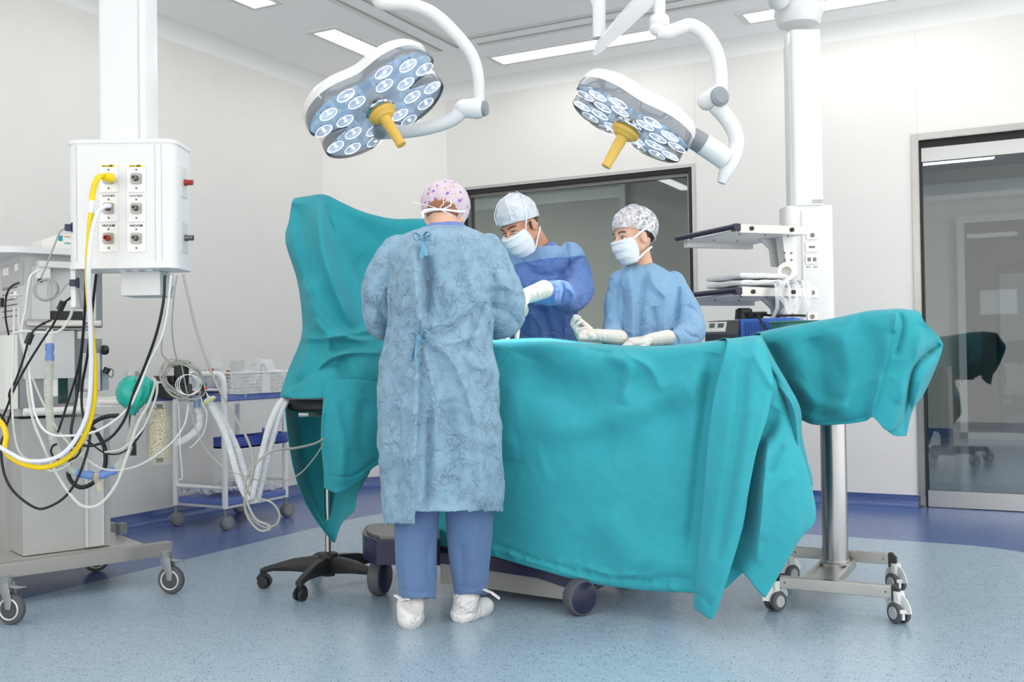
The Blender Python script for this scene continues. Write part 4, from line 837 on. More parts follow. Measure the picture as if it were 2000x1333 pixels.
# hair, beard shade and cap
b = B(); b.m = MM @ Matrix.Scale(SM, 4); b.ball((0, -.022, .035), 1, (.0785, .090, .085), 24); b.cap((.0715, .006, .012), (.0705, .010, -.014), .008, .004); b.cap((-.0715, .006, .012), (-.0705, .010, -.014), .008, .004); link('hair', b, HAIR_D, P2, label='short dark hair with sideburns')
capsh('cap', MM, SM, CAPW, P2, .090, .106, .108, .048, lambda t: .030+.030*sin(t)-.012*cos(2*t)*0, puff=.03, noise_=.010, label='white fleece surgical cap', band=True)
b = B(); b.m = MM @ Matrix.Scale(SM, 4); b.tube(catmull([(.050, .085, .064), (.048, .070, .11), (.02, .03, .155), (-.01, -.03, .158)], 8), .0022, 6); b.tube(catmull([(-.050, .085, .064), (-.048, .070, .11), (-.02, .03, .155), (.01, -.03, .158)], 8), .0022, 6); link('cap_seam', b, STRAP, P2)
mk = mask(MM, SM, P2)
for sx in (-1, 1):
    strap(MM, SM, [(sx*.066, .045, .0), (sx*.084, .030, .04), (sx*.088, .005, .09), (sx*.070, -.03, .135), (sx*.02, -.06, .156)], mk, .004); strap(MM, SM, [(sx*.060, .036, -.105), (sx*.078, .0, -.06), (sx*.076, -.04, -.035), (sx*.02, -.085, -.04)], mk, .004)
# gown
MG = man_gown_mat(); b = B()
rings(b, [(1030, 1086, 482, 4.745, .066), (1012, 1104, 490, 4.76, .09), (990, 1122, 503, 4.78, .115), (982, 1128, 525, 4.80, .125), (980, 1128, 560, 4.83, .135), (982, 1127, 610, 4.86, .135), (985, 1127, 665, 4.88, .135), (980, 1131, 760, 4.9, .15), (975, 1138, 900, 4.92, .16), (972, 1140, 990, 4.92, .16), (972, 1140, 1005, 4.92, .16)], 44, .92)
limb(b, [(1112, 498, 4.78, .060), (1125, 532, 4.76, .074), (1127, 568, 4.70, .074), (1112, 580, 4.60, .066), (1092, 573, 4.50, .054), (1066, 575, 4.40, .046), (1056, 576, 4.37, .042)], 4, 22)
limb(b, [(1002, 504, 4.78, .055), (988, 550, 4.74, .070), (985, 595, 4.64, .070), (995, 615, 4.50, .055), (1000, 622, 4.40, .045)], 4, 22)
MF = [([(1108, 470), (1108, 500), (1116, 540)], 4, .012, 'g'), ([(1090, 545), (1110, 520), (1140, 500)], 5, .014, 'g'), ([(1070, 552), (1085, 560), (1080, 590)], 4, .014, 'r'), ([(1090, 545), (1100, 565), (1094, 598)], 4, .014, 'g'), ([(1108, 560), (1120, 580), (1108, 600)], 4, .012, 'r'), ([(1128, 545), (1140, 570), (1128, 600)], 5, .012, 'g'), ([(1140, 500), (1152, 530), (1148, 570)], 5, .008, 'g'),
      ([(1010, 520), (1030, 580), (1040, 660)], 12, .010, 'r'), ([(1060, 600), (1070, 640), (1080, 680)], 8, .012, 'g'), ([(1100, 600), (1105, 640), (1100, 680)], 7, .014, 'r'), ([(1040, 610), (1060, 650), (1055, 680)], 6, .010, 'r'), ([(1118, 605), (1122, 640), (1124, 670)], 4, .012, 'g'), ([(1030, 530), (1070, 540), (1100, 528)], 10, .008, 'g')]
sculpt('gown', b, MG, P2, .0055, 4, MF, .003, 13, lambda p: (p-V(1056, 474, 4.73)).length < .060 or p.z < .30, rg=.0045, rgs=8, thick=.002, label='two-tone blue gown, pale yoke over a darker front', fk=2.0)
b = B(); rings(b, [(1034, 1084, 474, 4.735, .056), (1026, 1092, 486, 4.75, .075), (1005, 1105, 505, 4.78, .09), (1005, 1105, 530, 4.8, .1)], 36); sculpt('scrub_top', b, SCRUB_C, P2, .006, 3, cut=lambda p: (p-V(1052, 462, 4.72)).length < .066, thick=.002, label='blue scrub collar')

# ------------------------------------------------------------- nurse at the table
P3 = thing('person', 'person in plain sky blue gown and see-through bouffant cap, looking to the left', 'person', (V(1262, 700, 4.72).x, V(1262, 700, 4.72).y, 0))
hc = V(1236, 466, 4.68); MN = hframe(hc, (-.80, -.50, -.18), -.04); SN = .93
b = B(); head(b, MN, SN)
limb(b, [(1247, 470, 4.72, .046), (1252, 498, 4.73, .044), (1256, 530, 4.73, .055)])
rings(b, [(1234, 1276, 524, 4.74, .04), (1222, 1300, 548, 4.74, .06), (1224, 1296, 600, 4.73, .065), (1226, 1292, 660, 4.73, .065), (1222, 1296, 720, 4.73, .07), (1196, 1318, 810, 4.72, .11), (1200, 1312, 850, 4.72, .1)])
limb(b, [(1216, 552, 4.74, .030), (1203, 620, 4.74, .030), (1190, 655, 4.60, .032), (1172, 658, 4.45, .022), (1163, 656, 4.41, .018)]); limb(b, [(1308, 554, 4.74, .032), (1336, 620, 4.70, .032), (1332, 655, 4.60, .030), (1292, 664, 4.42, .022), (1270, 664, 4.38, .018)])
for x in (1228, 1284): limb(b, [(x, 840, 4.72, .08), (x, 930, 4.72, .055), (x, 1010, 4.74, .048), (x, 1078, 4.76, .033)]); b.cap(V(x, 1086, 4.75), V(x-8, 1094, 4.60), .033, .030)
cR, dR, pR = V(1164, 655, 4.41), VD(-.93, -.22, .10), VD(-.10, -.62, .75)
cL, dL, pL = V(1270, 664, 4.38), VD(-.93, -.20, -.12), VD(.05, .25, -1)
hand(b, hmat(cR, dR, pR), 1, (48, 52, 56, 60), 6, 38, .99, fat=.72); hand(b, hmat(cL, dL, pL), 1, (18, 22, 28, 32), 4, 20, .99, fat=.72)
sculpt('body', b, SKIN, P3, .0042, 3)
eyes(MN, SN, P3, (-.001, .0))
b = B(); hand(b, hmat(cR, dR, pR), 1, (48, 52, 56, 60), 6, 38, .99); b.cap(cR-dR.normalized()*.11, cR, .034, .028); sculpt('glove', b, GLOVE, P3, .0021, 3, [([(1168, 648), (1172, 666)], 1.6, .002, 'r'), ([(1176, 646), (1181, 668)], 1.6, .002, 'r')], label='ivory latex glove, palm up with curled fingers')
b = B(); hand(b, hmat(cL, dL, pL), 1, (18, 22, 28, 32), 4, 20, .99); b.cap(cL-dL.normalized()*.08, cL, .033, .028); sculpt('glove', b, GLOVE, P3, .0021, 3, [([(1276, 648), (1280, 678)], 1.6, .002, 'r'), ([(1286, 648), (1290, 678)], 1.6, .002, 'r')], label='ivory latex glove resting on the table edge')
b = B(); b.m = MN @ Matrix.Scale(SN, 4); b.ball((0, -.026, .045), 1, (.080, .096, .092), 24); b.ball((0, -.088, .006), 1, (.055, .042, .045), 18); link('hair', b, HAIR_D, P3, label='dark hair gathered under the thin cap')
def sheer_cap():
    m = milky('sheer_cap_fleece', (236, 238, 242), .30, .6); N, L = m.node_tree.nodes, m.node_tree.links; tc = N.new('ShaderNodeTexCoord')
    n = N.new('ShaderNodeTexNoise'); n.inputs['Scale'].default_value = 44; n.inputs['Detail'].default_value = 5; n.inputs['Distortion'].default_value = 1.4; L.new(tc.outputs['Object'], n.inputs['Vector'])
    mr = N.new('ShaderNodeMapRange'); mr.inputs['From Min'].default_value = .40; mr.inputs['From Max'].default_value = .58; mr.inputs['To Min'].default_value = .16; mr.inputs['To Max'].default_value = .80; L.new(n.outputs['Fac'], mr.inputs['Value'])
    mx = [q for q in N if q.type == 'MIX_SHADER'][0]; L.new(mr.outputs[0], mx.inputs[0]); return m
capsh('cap', MN, SN, sheer_cap(), P3, .090, .118, .110, .048, lambda t: .026+.040*sin(t)-.022*max(0, -sin(t)), cy=-.026, pleats=22, amp=.0018, puff=.10, noise_=.010, label='sheer white bouffant cap', thick=.0012)
mk = mask(MN, SN, P3)
for sx in (-1, 1):
    strap(MN, SN, [(sx*.066, .045, .0), (sx*.086, .0, .028), (sx*.092, -.06, .052), (sx*.055, -.125, .064), (0, -.146, .066)], mk, .0055); strap(MN, SN, [(sx*.058, .036, -.105), (sx*.070, .0, -.080), (sx*.066, -.05, -.060), (sx*.03, -.085, -.056)], mk, .005)
strap(MN, SN, [(0, -.145, .066), (.03, -.150, .050), (.035, -.145, .03), (.01, -.146, .06), (-.02, -.15, .045)], mk, .006)
b = B()
rings(b, [(1232, 1278, 517, 4.735, .052), (1218, 1292, 524, 4.735, .070), (1204, 1310, 537, 4.735, .092), (1198, 1326, 556, 4.735, .108), (1198, 1328, 590, 4.73, .118), (1194, 1326, 630, 4.73, .122), (1190, 1326, 670, 4.73, .128), (1184, 1330, 740, 4.73, .14), (1180, 1338, 860, 4.73, .15), (1178, 1340, 970, 4.73, .155), (1178, 1340, 985, 4.73, .155)], 44, .92)
limb(b, [(1208, 548, 4.73, .044), (1203, 585, 4.73, .048), (1198, 630, 4.70, .046), (1194, 656, 4.58, .040), (1186, 659, 4.50, .030)], 4, 20)
limb(b, [(1316, 552, 4.73, .050), (1332, 590, 4.71, .060), (1344, 625, 4.69, .070), (1348, 650, 4.62, .066), (1326, 662, 4.50, .044), (1306, 664, 4.43, .034)], 4, 22)
NF = [([(1232, 525), (1238, 590), (1240, 680)], 4, .012, 's'), ([(1262, 530), (1252, 600), (1248, 680)], 7, .012, 'g'), ([(1218, 560), (1216, 620), (1212, 680)], 7, .010, 'g'), ([(1290, 540), (1300, 600), (1296, 660)], 10, .008, 'r'), ([(1327, 560), (1324, 600), (1320, 640)], 4, .010, 'g'), ([(1275, 600), (1280, 640), (1276, 680)], 7, .010, 'g'),
      ([(1312, 650), (1330, 635), (1362, 630)], 4, .010, 'r'), ([(1310, 642), (1324, 662), (1322, 676)], 3, .010, 'g'), ([(1330, 640), (1345, 655), (1366, 660)], 4, .010, 'g'), ([(1340, 600), (1355, 605), (1370, 625)], 5, .008, 'g'), ([(1300, 640), (1310, 655), (1306, 670)], 3, .008, 'r'), ([(1268, 535), (1280, 560), (1300, 580)], 8, .006, 'r')]
sculpt('gown', b, GOWN_N, P3, .0055, 4, NF, .003, 12, lambda p: (p-V(1253, 509, 4.72)).length < .050 or p.z < .34, rg=.0035, rgs=7, thick=.002, label='plain sky blue gown', fk=2.0)
for pp, xs, yb in ((P2, (1032, 1088), 4.9), (P3, (1228, 1284), 4.72)):
    b = B()
    for x in xs: limb(b, [(x, 850, yb, .10), (x, 950, yb, .08), (x, 1040, yb+.03, .07)])
    rings(b, [(xs[0]-30, xs[1]+30, 800, yb, .12), (xs[0]-30, xs[1]+30, 880, yb, .12)], 24)
    sculpt('trousers', b, SCRUB, pp, .008, 4, label='blue scrub trousers')
    for x in xs:
        b = B(); q = GP(x, 1, 0) if False else None; p = V(x, 900, yb+.02); b.cap((p.x, p.y, .055), V(x-10, 900, yb-.15)*Vector((1, 1, 0))+Vector((0, 0, .045)) if False else (V(x-10, 900, yb-.15).x, V(x-10, 900, yb-.15).y, .045), .050, .042); sculpt('shoe_cover', b, SHOE, pp, .008, 3, label='white overshoe')
# ============================================================= SURGICAL LIGHTS
M_shell = mat('lamp_shell_white', (220, 220, 217), .3); M_band = mat('lamp_grey_band', (120, 126, 132), .12, spec=.7, coat=.6)
M_under = mat('lamp_underside', (190, 208, 224), .15, .1, spec=.7, emit=.28); M_yel = mat('handle_yellow', (226, 184, 84), .4)
M_chr = mat('chrome', (210, 212, 216), .08, 1.); M_led = mat('led_reflector', (206, 214, 228), .12, .5, emit=.42); M_rim = mat('led_rim', (250, 252, 255), .2, emit=1.6); M_ledc = mat('led_core', (255, 255, 255), .2, emit=9)
M_arm = mat('arm_white', (218, 219, 219), .25); M_jnt = mat('joint_grey', (134, 140, 145), .35); M_clear = glassy('lamp_cover', (236, 242, 246), .06)
M_blk = mat('black_plastic', (30, 30, 32), .4)
def zv(a, b_, c): return RV*a+FV*b_+Vector((0, 0, c))
def surgical_head(cpx, cpy, d, n, m, R, root, petals):
    c = V(cpx, cpy, d); n = n.normalized(); m = (m-n*m.dot(n)).normalized(); v = m.cross(n)
    M = Matrix(((m.x, v.x, -n.x, c.x), (m.y, v.y, -n.y, c.y), (m.z, v.z, -n.z, c.z), (0, 0, 0, 1)))     # local z points up through the housing
    def rad(t):
        q = R
        for a, dep, w in ((0, .50, 11), (90, .52, 12), (180, .50, 11), (270, .16, 20)):
            dd = (math.degrees(t)-a+180) % 360-180; q -= R*dep*math.exp(-(dd/w)**2)
        return q*(1-.045*cos(4*t))
    N = 144; TT = [2*pi*k/N for k in range(N)]
    def ring(s, z): return [Vector((rad(t)*s*cos(t), rad(t)*s*sin(t), z)) for t in TT]
    def loft(levels, cap0=False, cap1=False):
        b = B(); b.m = M; vs = []; fs = []
        for s, z in levels: vs += ring(s, z)
        for i in range(len(levels)-1): fs += [(i*N+k, i*N+(k+1) % N, (i+1)*N+(k+1) % N, (i+1)*N+k) for k in range(N)]
        if cap0: vs.append(Vector((0, 0, levels[0][1]))); fs += [(len(vs)-1, (k+1) % N, k) for k in range(N)]
        if cap1: o = (len(levels)-1)*N; vs.append(Vector((0, 0, levels[-1][1]+.004))); fs += [(len(vs)-1, o+k, o+(k+1) % N) for k in range(N)]
        return b.add(vs, fs)
    link('housing', loft([(.985, .045), (.975, .075), (.93, .100), (.80, .118), (.55, .128), (.25, .132)], False, True), M_shell, root, 50, label='white housing')
    link('side_band', loft([(.99, .0), (1.0, .012), (.997, .032), (.985, .048)]), M_band, root, 50, label='glossy grey band')
    link('underside', loft([(.97, .012), (.5, .012)], False, True), M_under, root, 50, label='pale blue underside'); link('cover', loft([(.995, .0), (.97, -.006), (.5, -.008)], False, True), M_clear, root, 50)
    cups = []
    for q in range(4):
        for r_, a_ in ((.80, 20), (.82, 45), (.80, 70), (.50, 24), (.50, 66)): cups.append((r_*R, radians(q*90+a_)))
    for r_, a_ in cups:
        o = Vector((r_*cos(a_), r_*sin(a_), .010)); b = B(); b.m = M
        b.lathe([(.040, -.002), (.034, .002), (.022, .005), (.008, .006), (0, .006)], o-Vector((0, 0, .009)), (0, 0, 1), 22); L_ = link('lens_cup', b, M_led, root)
        b = B(); b.m = M; b.tube([o+Vector((.041*cos(x), .041*sin(x), -.013)) for x in [2*pi*j/24 for j in range(24)]], .0016, 6, closed=True); link('lens_rim', b, M_rim, L_, label='glowing rim')
        b = B(); b.m = M; b.ball(o+Vector((.004, .006, -.010)), .0075, (1, 1, .5), 10); link('lamp_core', b, M_ledc, L_, label='bright white core')
        b = B(); b.m = M
        for k in range(5):
            a2 = 2*pi*k/5+a_; b.cap(o+Vector((.012*cos(a2), .012*sin(a2), -.004)), o+Vector((.032*cos(a2), .032*sin(a2), -.003)), .003, .0055, 6)
        link('reflector_facets', b, M_chr, L_)
    b = B(); b.m = M; b.lathe([(.075, .012), (.07, -.010), (.055, -.022), (.03, -.026), (0, -.026)]); link('centre_dome', b, M_chr, root, label='dark chrome dome')
    b = B(); b.m = M; b.lathe([(0, -.020), (.060, -.020), (.066, -.026), (.064, -.040), (.050, -.048), (.044, -.056), (.028, -.060), (.0255, -.066), (.0262, -.085), (.0245, -.12), (.0215, -.185), (.0225, -.205), (.0215, -.208), (0, -.208)], seg=36); link('sterile_handle', b, M_yel, root, label='yellow sterile handle')
    return M
def lampspot(M, e, size, tgt, name):
    l = bpy.data.lights.new(name, 'SPOT'); l.energy = e; l.spot_size = radians(size); l.spot_blend = .6; l.shadow_soft_size = .22; l.color = (.93, .97, 1)
    o = bpy.data.objects.new(name, l); COL.objects.link(o); p = M @ Vector((0, 0, -.03)); o.location = p
    o.rotation_euler = (Vector(tgt)-p).to_track_quat('-Z', 'Y').to_euler(); return o
# left lamp
L1 = thing('surgical_light', 'left surgical light with bright petals and yellow handle, hanging from a curved white arm', 'surgical light', tuple(V(740, 215, 4.55)))
M1 = surgical_head(740, 212, 4.55, zv(.50, -.20, -.84), zv(.855, 0, .52), .345, L1, 4)
def armtube(pts, root, name, r, m=M_arm, n=8, seg=16, sy=1., label=None):
    b = B(); P = catmull([V(*p[:3]) for p in pts], n); rr = r if not isinstance(r, list) else [r[min(int(i/n), len(r)-1)]*(1-(i/n) % 1)+r[min(int(i/n)+1, len(r)-1)]*((i/n) % 1) for i in range(len(P))]
    b.tube(P, rr, seg, sy=sy); return link(name, b, m, root, 60, label=label)
armtube([(742, -40, 4.75), (742, -2, 4.75), (760, 6, 4.75), (800, 9, 4.73), (846, 26, 4.70), (890, 66, 4.68), (922, 108, 4.66), (934, 150, 4.65), (936, 200, 4.65)], L1, 'upper_arm', [.040, .040, .034, .030, .029, .029, .028, .026, .026])
b = B(); b.cap(V(932, 212, 4.65), V(905, 212, 4.65), .048, .042, 20); link('elbow_joint', b, M_arm, L1)
b = B(); b.lathe([(0, .0), (.036, 0), (.034, .012), (0, .016)], V(945, 212, 4.64), RV-FV*.4, 24); link('joint_cap', b, M_jnt, L1, label='grey joint cap')
armtube([(905, 213, 4.65), (884, 233, 4.66), (846, 248, 4.68), (800, 257, 4.72), (755, 260, 4.76), (722, 262, 4.78), (700, 240, 4.72), (700, 200, 4.65)], L1, 'lower_arm', [.036, .032, .030, .030, .029, .026, .026, .026])
b = B(); b.cap(V(742, 258, 4.70), V(742, 248, 4.64), .034, .030, 18); link('tilt_joint', b, M_jnt, L1, label='grey tilt joint')
# right lamp
L2 = thing('surgical_light', 'right surgical light seen almost edge-on, tilted to the left with its yellow handle down', 'surgical light', tuple(V(1235, 235, 4.5)))
M2 = surgical_head(1228, 246, 4.45, zv(-.50, -.03, -.86), zv(.84, 0, -.54), .300, L2, 4)
armtube([(1288, -60, 4.5), (1288, -20, 4.5), (1288, 30, 4.5)], L2, 'down_tube', .026)
b = B(); b.lathe([(0, 0), (.040, 0), (.044, .01), (.044, .035), (.040, .045), (0, .045)], V(1288, 52, 4.5), (0, 0, 1), 28); b.ball(V(1286, 56, 4.5), .042, (1, 1, .8)); link('swivel_joint', b, M_arm, L2)
armtube([(1284, 60, 4.5), (1306, 62, 4.5), (1330, 54, 4.5), (1350, 50, 4.5), (1376, 66, 4.5), (1398, 100, 4.5), (1407, 140, 4.5), (1408, 180, 4.5)], L2, 'upper_arm', [.034, .032, .031, .031, .032, .032, .031, .031])
b = B(); b.cap(V(1400, 188, 4.5), V(1382, 196, 4.53), .050, .046, 22); link('elbow_joint', b, M_arm, L2)
b = B(); b.lathe([(0, .012), (.030, .012), (.044, 0), (.044, -.01)], V(1407, 188, 4.46), -FV+RV*.35, 26); link('joint_cap', b, M_jnt, L2, label='grey joint cap')
armtube([(1398, 206, 4.52), (1420, 232, 4.52), (1436, 262, 4.52), (1438, 290, 4.52), (1428, 318, 4.5), (1416, 340, 4.5), (1409, 358, 4.5)], L2, 'lower_arm', [.038, .036, .034, .034, .034, .030, .018], sy=1.0)
armtube([(1340, 262, 4.48), (1362, 275, 4.48), (1376, 284, 4.48)], L2, 'tilt_sleeve', .047, M_jnt, label='grey sleeve'); armtube([(1372, 281, 4.48), (1395, 296, 4.49), (1418, 312, 4.5)], L2, 'arm_sleeve', .049)
# spring arm of the third device between the lamps
L3 = L2
armtube([(1150, -40, 4.7), (1160, -6, 4.7), (1166, 14, 4.7)], L3, 'upper_link', .020, label='upper link'); armtube([(1170, -70, 4.7), (1170, 10, 4.7), (1170, 75, 4.7)], L3, 'down_tube', .030)
b = B(); P = [V(1160, 106, 4.7), V(1172, 90, 4.68), V(1215, 45, 4.6), V(1262, -2, 4.52), V(1290, -30, 4.5)]; b.tube(P, [.012, .030, .044, .05, .05], 4, up=(0, 0, 1), sy=1.); link('blade', b, M_arm, L3, 20)
b = B(); b.tube([V(1288, -140, 4.5), V(1288, -60, 4.5)], .06, 20); link('hub', b, M_arm, L3)
lampspot(M1, 1000, 14, V(1010, 664, 4.25), 'surgical_lamp_beam'); lampspot(M2, 380, 14, V(1005, 664, 4.32), 'surgical_lamp_beam')

# ============================================================= CEILING PENDANTS
def vframe(px, py, d, yaw=0.):
    o = V(px, py, d); x = RV*cos(yaw)+FV*sin(yaw); y = FV*cos(yaw)-RV*sin(yaw)
    return Matrix(((x.x, y.x, 0, o.x), (x.y, y.y, 0, o.y), (0, 0, 1, o.z), (0, 0, 0, 1)))
def rrect(w, h, r, n=6):
    out = []
    for cx, cy, a0 in ((w/2-r, h/2-r, 0), (-w/2+r, h/2-r, 90), (-w/2+r, -h/2+r, 180), (w/2-r, -h/2+r, 270)):
        for k in range(n+1): a = radians(a0+90*k/n); out.append((cx+r*cos(a), cy+r*sin(a)))
    return out
dP = 3.6; px1 = dP/FOC
PD = thing('ceiling_pendant', 'white ceiling pendant at the left with six labelled gas outlets on its box', 'medical pendant', tuple(V(253, 283, dP+.1)))
F0 = vframe(253, 283, dP+.10)
b = B(); b.m = F0; b.prism(rrect(.172, .15, .02), 0, 1.5); o_top = ZC
b = B(); b.m = F0; zt = ZC-V(253, 283, dP+.10).z; b.prism(rrect(.168, .15, .018), 0, zt); link('column', b, M_white, PD)
b = B(); b.m = F0; b.span((.062, -.077, 0), (.066, -.074, zt)); link('column_seam', b, mat('seam_grey', (198, 199, 200), .5), PD)
zb = -(540-283)*px1
b = B(); b.m = F0; b.prism([(x+.012*0, y+.01) for x, y in rrect(.385, .21, .045)], zb+.018, -.012); link('box', b, M_white, PD, 40)
b = B(); b.m = F0; b.prism([(x, y+.01) for x, y in rrect(.392, .218, .048)], -.014, 0.0); b.prism([(x, y+.01) for x, y in rrect(.392, .218, .048)], zb+.006, zb+.020); link('box_rim', b, M_white, PD, 40)
b = B(); b.m = F0
for x in (-.155, .125, .148): b.span((x-.001, -.0965, zb+.03), (x+.001, -.094, -.02))
link('box_seam', b, bpy.data.materials['seam_grey'], PD)
M_plate = mat('outlet_plate', (222, 222, 220), .35, .3); M_sock = mat('socket_grey', (160, 158, 154), .35, .6); M_ink = mat('black_ink', (22, 22, 22), .6); M_red = mat('red_cap', (150, 40, 34), .4); M_yel2 = mat('label_yellow', (236, 212, 30), .5); M_screw = mat('screw', (110, 108, 104), .3, .9)
front = V(253, 283, dP)                                 # outlet plates lie on the front face
def fpt(px, py, off=0.): r = V(px, py, 1)-CPOS; o = F0 @ Vector((0, -.095-off, 0)); return CPOS+r*((o-CPOS).dot(FV)/r.dot(FV))
def outlet(x0, y0, x1, y1, kind, knob=None):
    a, c = fpt(x0, y1), fpt(x1, y0); mid = (a+c)/2; w = (c-a).dot(RV); h = c.z-a.z
    Fm = Matrix(((RV.x, FV.x, 0, mid.x), (RV.y, FV.y, 0, mid.y), (0, 0, 1, mid.z), (0, 0, 0, 1)))
    b = B(); b.m = Fm @ Matrix.Rotation(pi/2, 4, 'X'); b.prism(rrect(w, h, .006), 0, .004); p = link('outlet_plate', b, M_plate, PD, 40)
    b = B(); b.m = Fm @ Matrix.Rotation(pi/2, 4, 'X'); q = [(x, y-.002) for x, y in rrect(w*.55, w*.58, .006)]; b.prism(q, .003, .012); link('socket', b, M_sock, p, 40)
    b = B(); b.m = Fm; b.lathe([(.0, 0), (.011, 0), (.010, .012), (.0085, .022), (.0045, .022), (.0045, .010), (0, .010)], (0, -.011, -.002), (0, -1, 0), 20); link('nozzle', b, M_screw if knob is None else knob, p)
    for z in (h*.30, -h*.36): b = B(); b.m = Fm; b.lathe([(0, 0), (.004, 0), (.0035, .002), (0, .002)], (0, -.004, z), (0, -1, 0), 10); link('plate_screw', b, M_screw, p)
    up = Vector((0, 0, 1)); 
    if kind == 'MEDICAL AIR':
        b = B(); b.m = Fm; b.span((-w*.36, -.0048, h*.40), (w*.36, -.004, h*.47)); link('yellow_strip', b, M_yel2, p, label='yellow strip')
        text('MEDICAL', .0052, M_ink, Fm @ Vector((-w*.2, -.0052, h*.435)), RV, up, p); text('AIR', .0105, M_ink, Fm @ Vector((w*.12, -.0052, h*.435)), RV, up, p, weight=.0003)
    else: text(kind, .0112, M_ink, Fm @ Vector((0, -.0048, h*.425)), RV, up, p, weight=.0002 if kind == 'VACUUM' else 0)
    text('000 00 00', .0036, M_ink, Fm @ Vector((0, -.0048, -h*.26)), RV, up, p) if False else None
for r_, (kind, ya, yb) in enumerate((('MEDICAL AIR', 321, 376), ('OXYGEN', 379, 434), ('VACUUM', 437, 493))):
    for c_, (xa, xb) in enumerate(((195, 231), (249, 285))): outlet(xa, ya, xb, yb, kind, M_red if (r_ == 2 and c_ == 0) else None)
# side outlets on the right flank
for yy_, mk_ in ((360, M_red), (472, M_screw)):
    p0 = F0 @ Vector((.193, .01, -(yy_-283)*px1)); b = B(); b.m = Matrix.Translation(p0) @ F0.to_3x3().to_4x4(); b.span((0, -.035, -.055), (.003, .035, .055)); p = link('outlet_plate', b, M_plate, PD)
    b = B(); b.m = Matrix.Translation(p0) @ F0.to_3x3().to_4x4(); b.lathe([(0, 0), (.012, 0), (.012, .008), (.010, .012), (.010, .03), (0, .03)], (.003, 0, 0), (1, 0, 0), 18); link('nozzle', b, mk_, p)
b = B(); b.m = F0; b.span((-.045, .02, zb-.085), (.10, .17, zb+.006), .004); link('underside_module', b, M_alu_w, PD, label='light grey module under the box')
b = B(); b.m = F0
for x in (-.02, .03, .08): b.lathe([(0, 0), (.018, 0), (.016, -.006), (0, -.006)], (x, -.03, zb+.006), (0, 0, 1), 18)
link('underside_caps', b, M_alu_w, PD)
b = B(); b.m = F0; b.span((-.195, -.06, zb-.13), (-.175, .06, zb+.01), .006); b2 = link('hanging_bracket', b, M_white, PD)

# right-hand pendant with shelves
dR = 5.25
PR = thing('ceiling_pendant', 'white ceiling pendant at the right carrying two instrument shelves, in front of the back wall', 'medical pendant', tuple(V(1575, 405, dR)))
F1 = vframe(1571, 405, dR); z1 = ZC-V(1571, 405, dR).z; k = dR/FOC
b = B(); b.m = F1; b.prism([(x-.0, y) for x, y in rrect(.165, .13, .03)], 0, z1-.5); b.prism([(x+.004, y) for x, y in rrect(.155, .15, .02)], 0, .9); link('column', b, M_white, PR, 40)
b = B(); b.m = F1; b.lathe([(.10, z1-.72), (.125, z1-.70), (.125, z1-.60), (.12, z1-.58), (.12, z1-.01)], (-.006, 0, 0)) if False else b.lathe([(0, .945), (.100, .945), (.112, .96), (.114, .985), (.124, 1.0), (.124, 1.06), (.118, 1.08), (.118, z1)], (-.012, 0, 0), (0, 0, 1), 36); b.cap(F1.inverted() @ V(1520, -4, dR-.12), F1.inverted() @ V(1515, -30, dR-.2), .06, .06); link('bearing', b, M_white, PR)
ztop = 0; zbot = -(660-405)*k
b = B(); b.m = F1; b.prism([(x+.012, y+.02) for x, y in rrect(.245, .17, .035)], zbot-.25, ztop); link('box', b, M_white, PR, 40)
b = B(); b.m = F1; b.prism([(x+.030, y-.064) for x, y in rrect(.135, .02, .006)], zbot-.2, ztop-.03); link('outlet_panel', b, M_white, PR, 40, label='raised front strip')
b = B(); b.m = F1
for i in range(6): b.span((.022+i*.009, -.079, .010), (.028+i*.009, -.074, .028))
link('vent_slots', b, mat('vent_grey', (190, 191, 192), .6), PR)
def pt1(px, py, off=0.): r = V(px, py, 1)-CPOS; o = F1 @ Vector((0, -.075-off, 0)); return CPOS+r*((o-CPOS).dot(FV)/r.dot(FV))
for i, (x0, y0, x1, y1) in enumerate(((1575, 452, 1597, 468), (1573, 473, 1597, 493), (1573, 497, 1597, 516), (1576, 562, 1597, 582), (1577, 610, 1595, 628))):
    a, c = pt1(x0, y1), pt1(x1, y0); mid = (a+c)/2; w = (c-a).dot(RV); h = c.z-a.z; Fm = Matrix(((RV.x, FV.x, 0, mid.x), (RV.y, FV.y, 0, mid.y), (0, 0, 1, mid.z), (0, 0, 0, 1)))
    b = B(); b.m = Fm @ Matrix.Rotation(pi/2, 4, 'X'); b.prism(rrect(w, h, .004), 0, .006); p = link('socket_plate', b, M_plate, PR, 40)
    b = B(); b.m = Fm
    if i == 1: b.box((0, -.007, 0), (w*.5, .004, h*.22), 0, .001)
    elif i == 2: b.box((-w*.22, -.007, -.002), (w*.26, .004, h*.4)); b.box((w*.22, -.007, -.002), (w*.26, .004, h*.4))
    else: b.lathe([(0, 0), (.012, 0), (.012, .002), (0, .002)], (0, -.006, 0), (0, -1, 0), 16); b.box((-.006, -.009, 0), (.004, .002, .004)); b.box((.006, -.009, 0), (.004, .002, .004))
    link('socket_face', b, M_screw, p)
text('PRI 17', .0075, M_ink, pt1(1579, 522, .0), RV, (0, 0, 1), PR); text('PRI 18', .0075, M_ink, pt1(1593, 522, .0), RV, (0, 0, 1), PR)
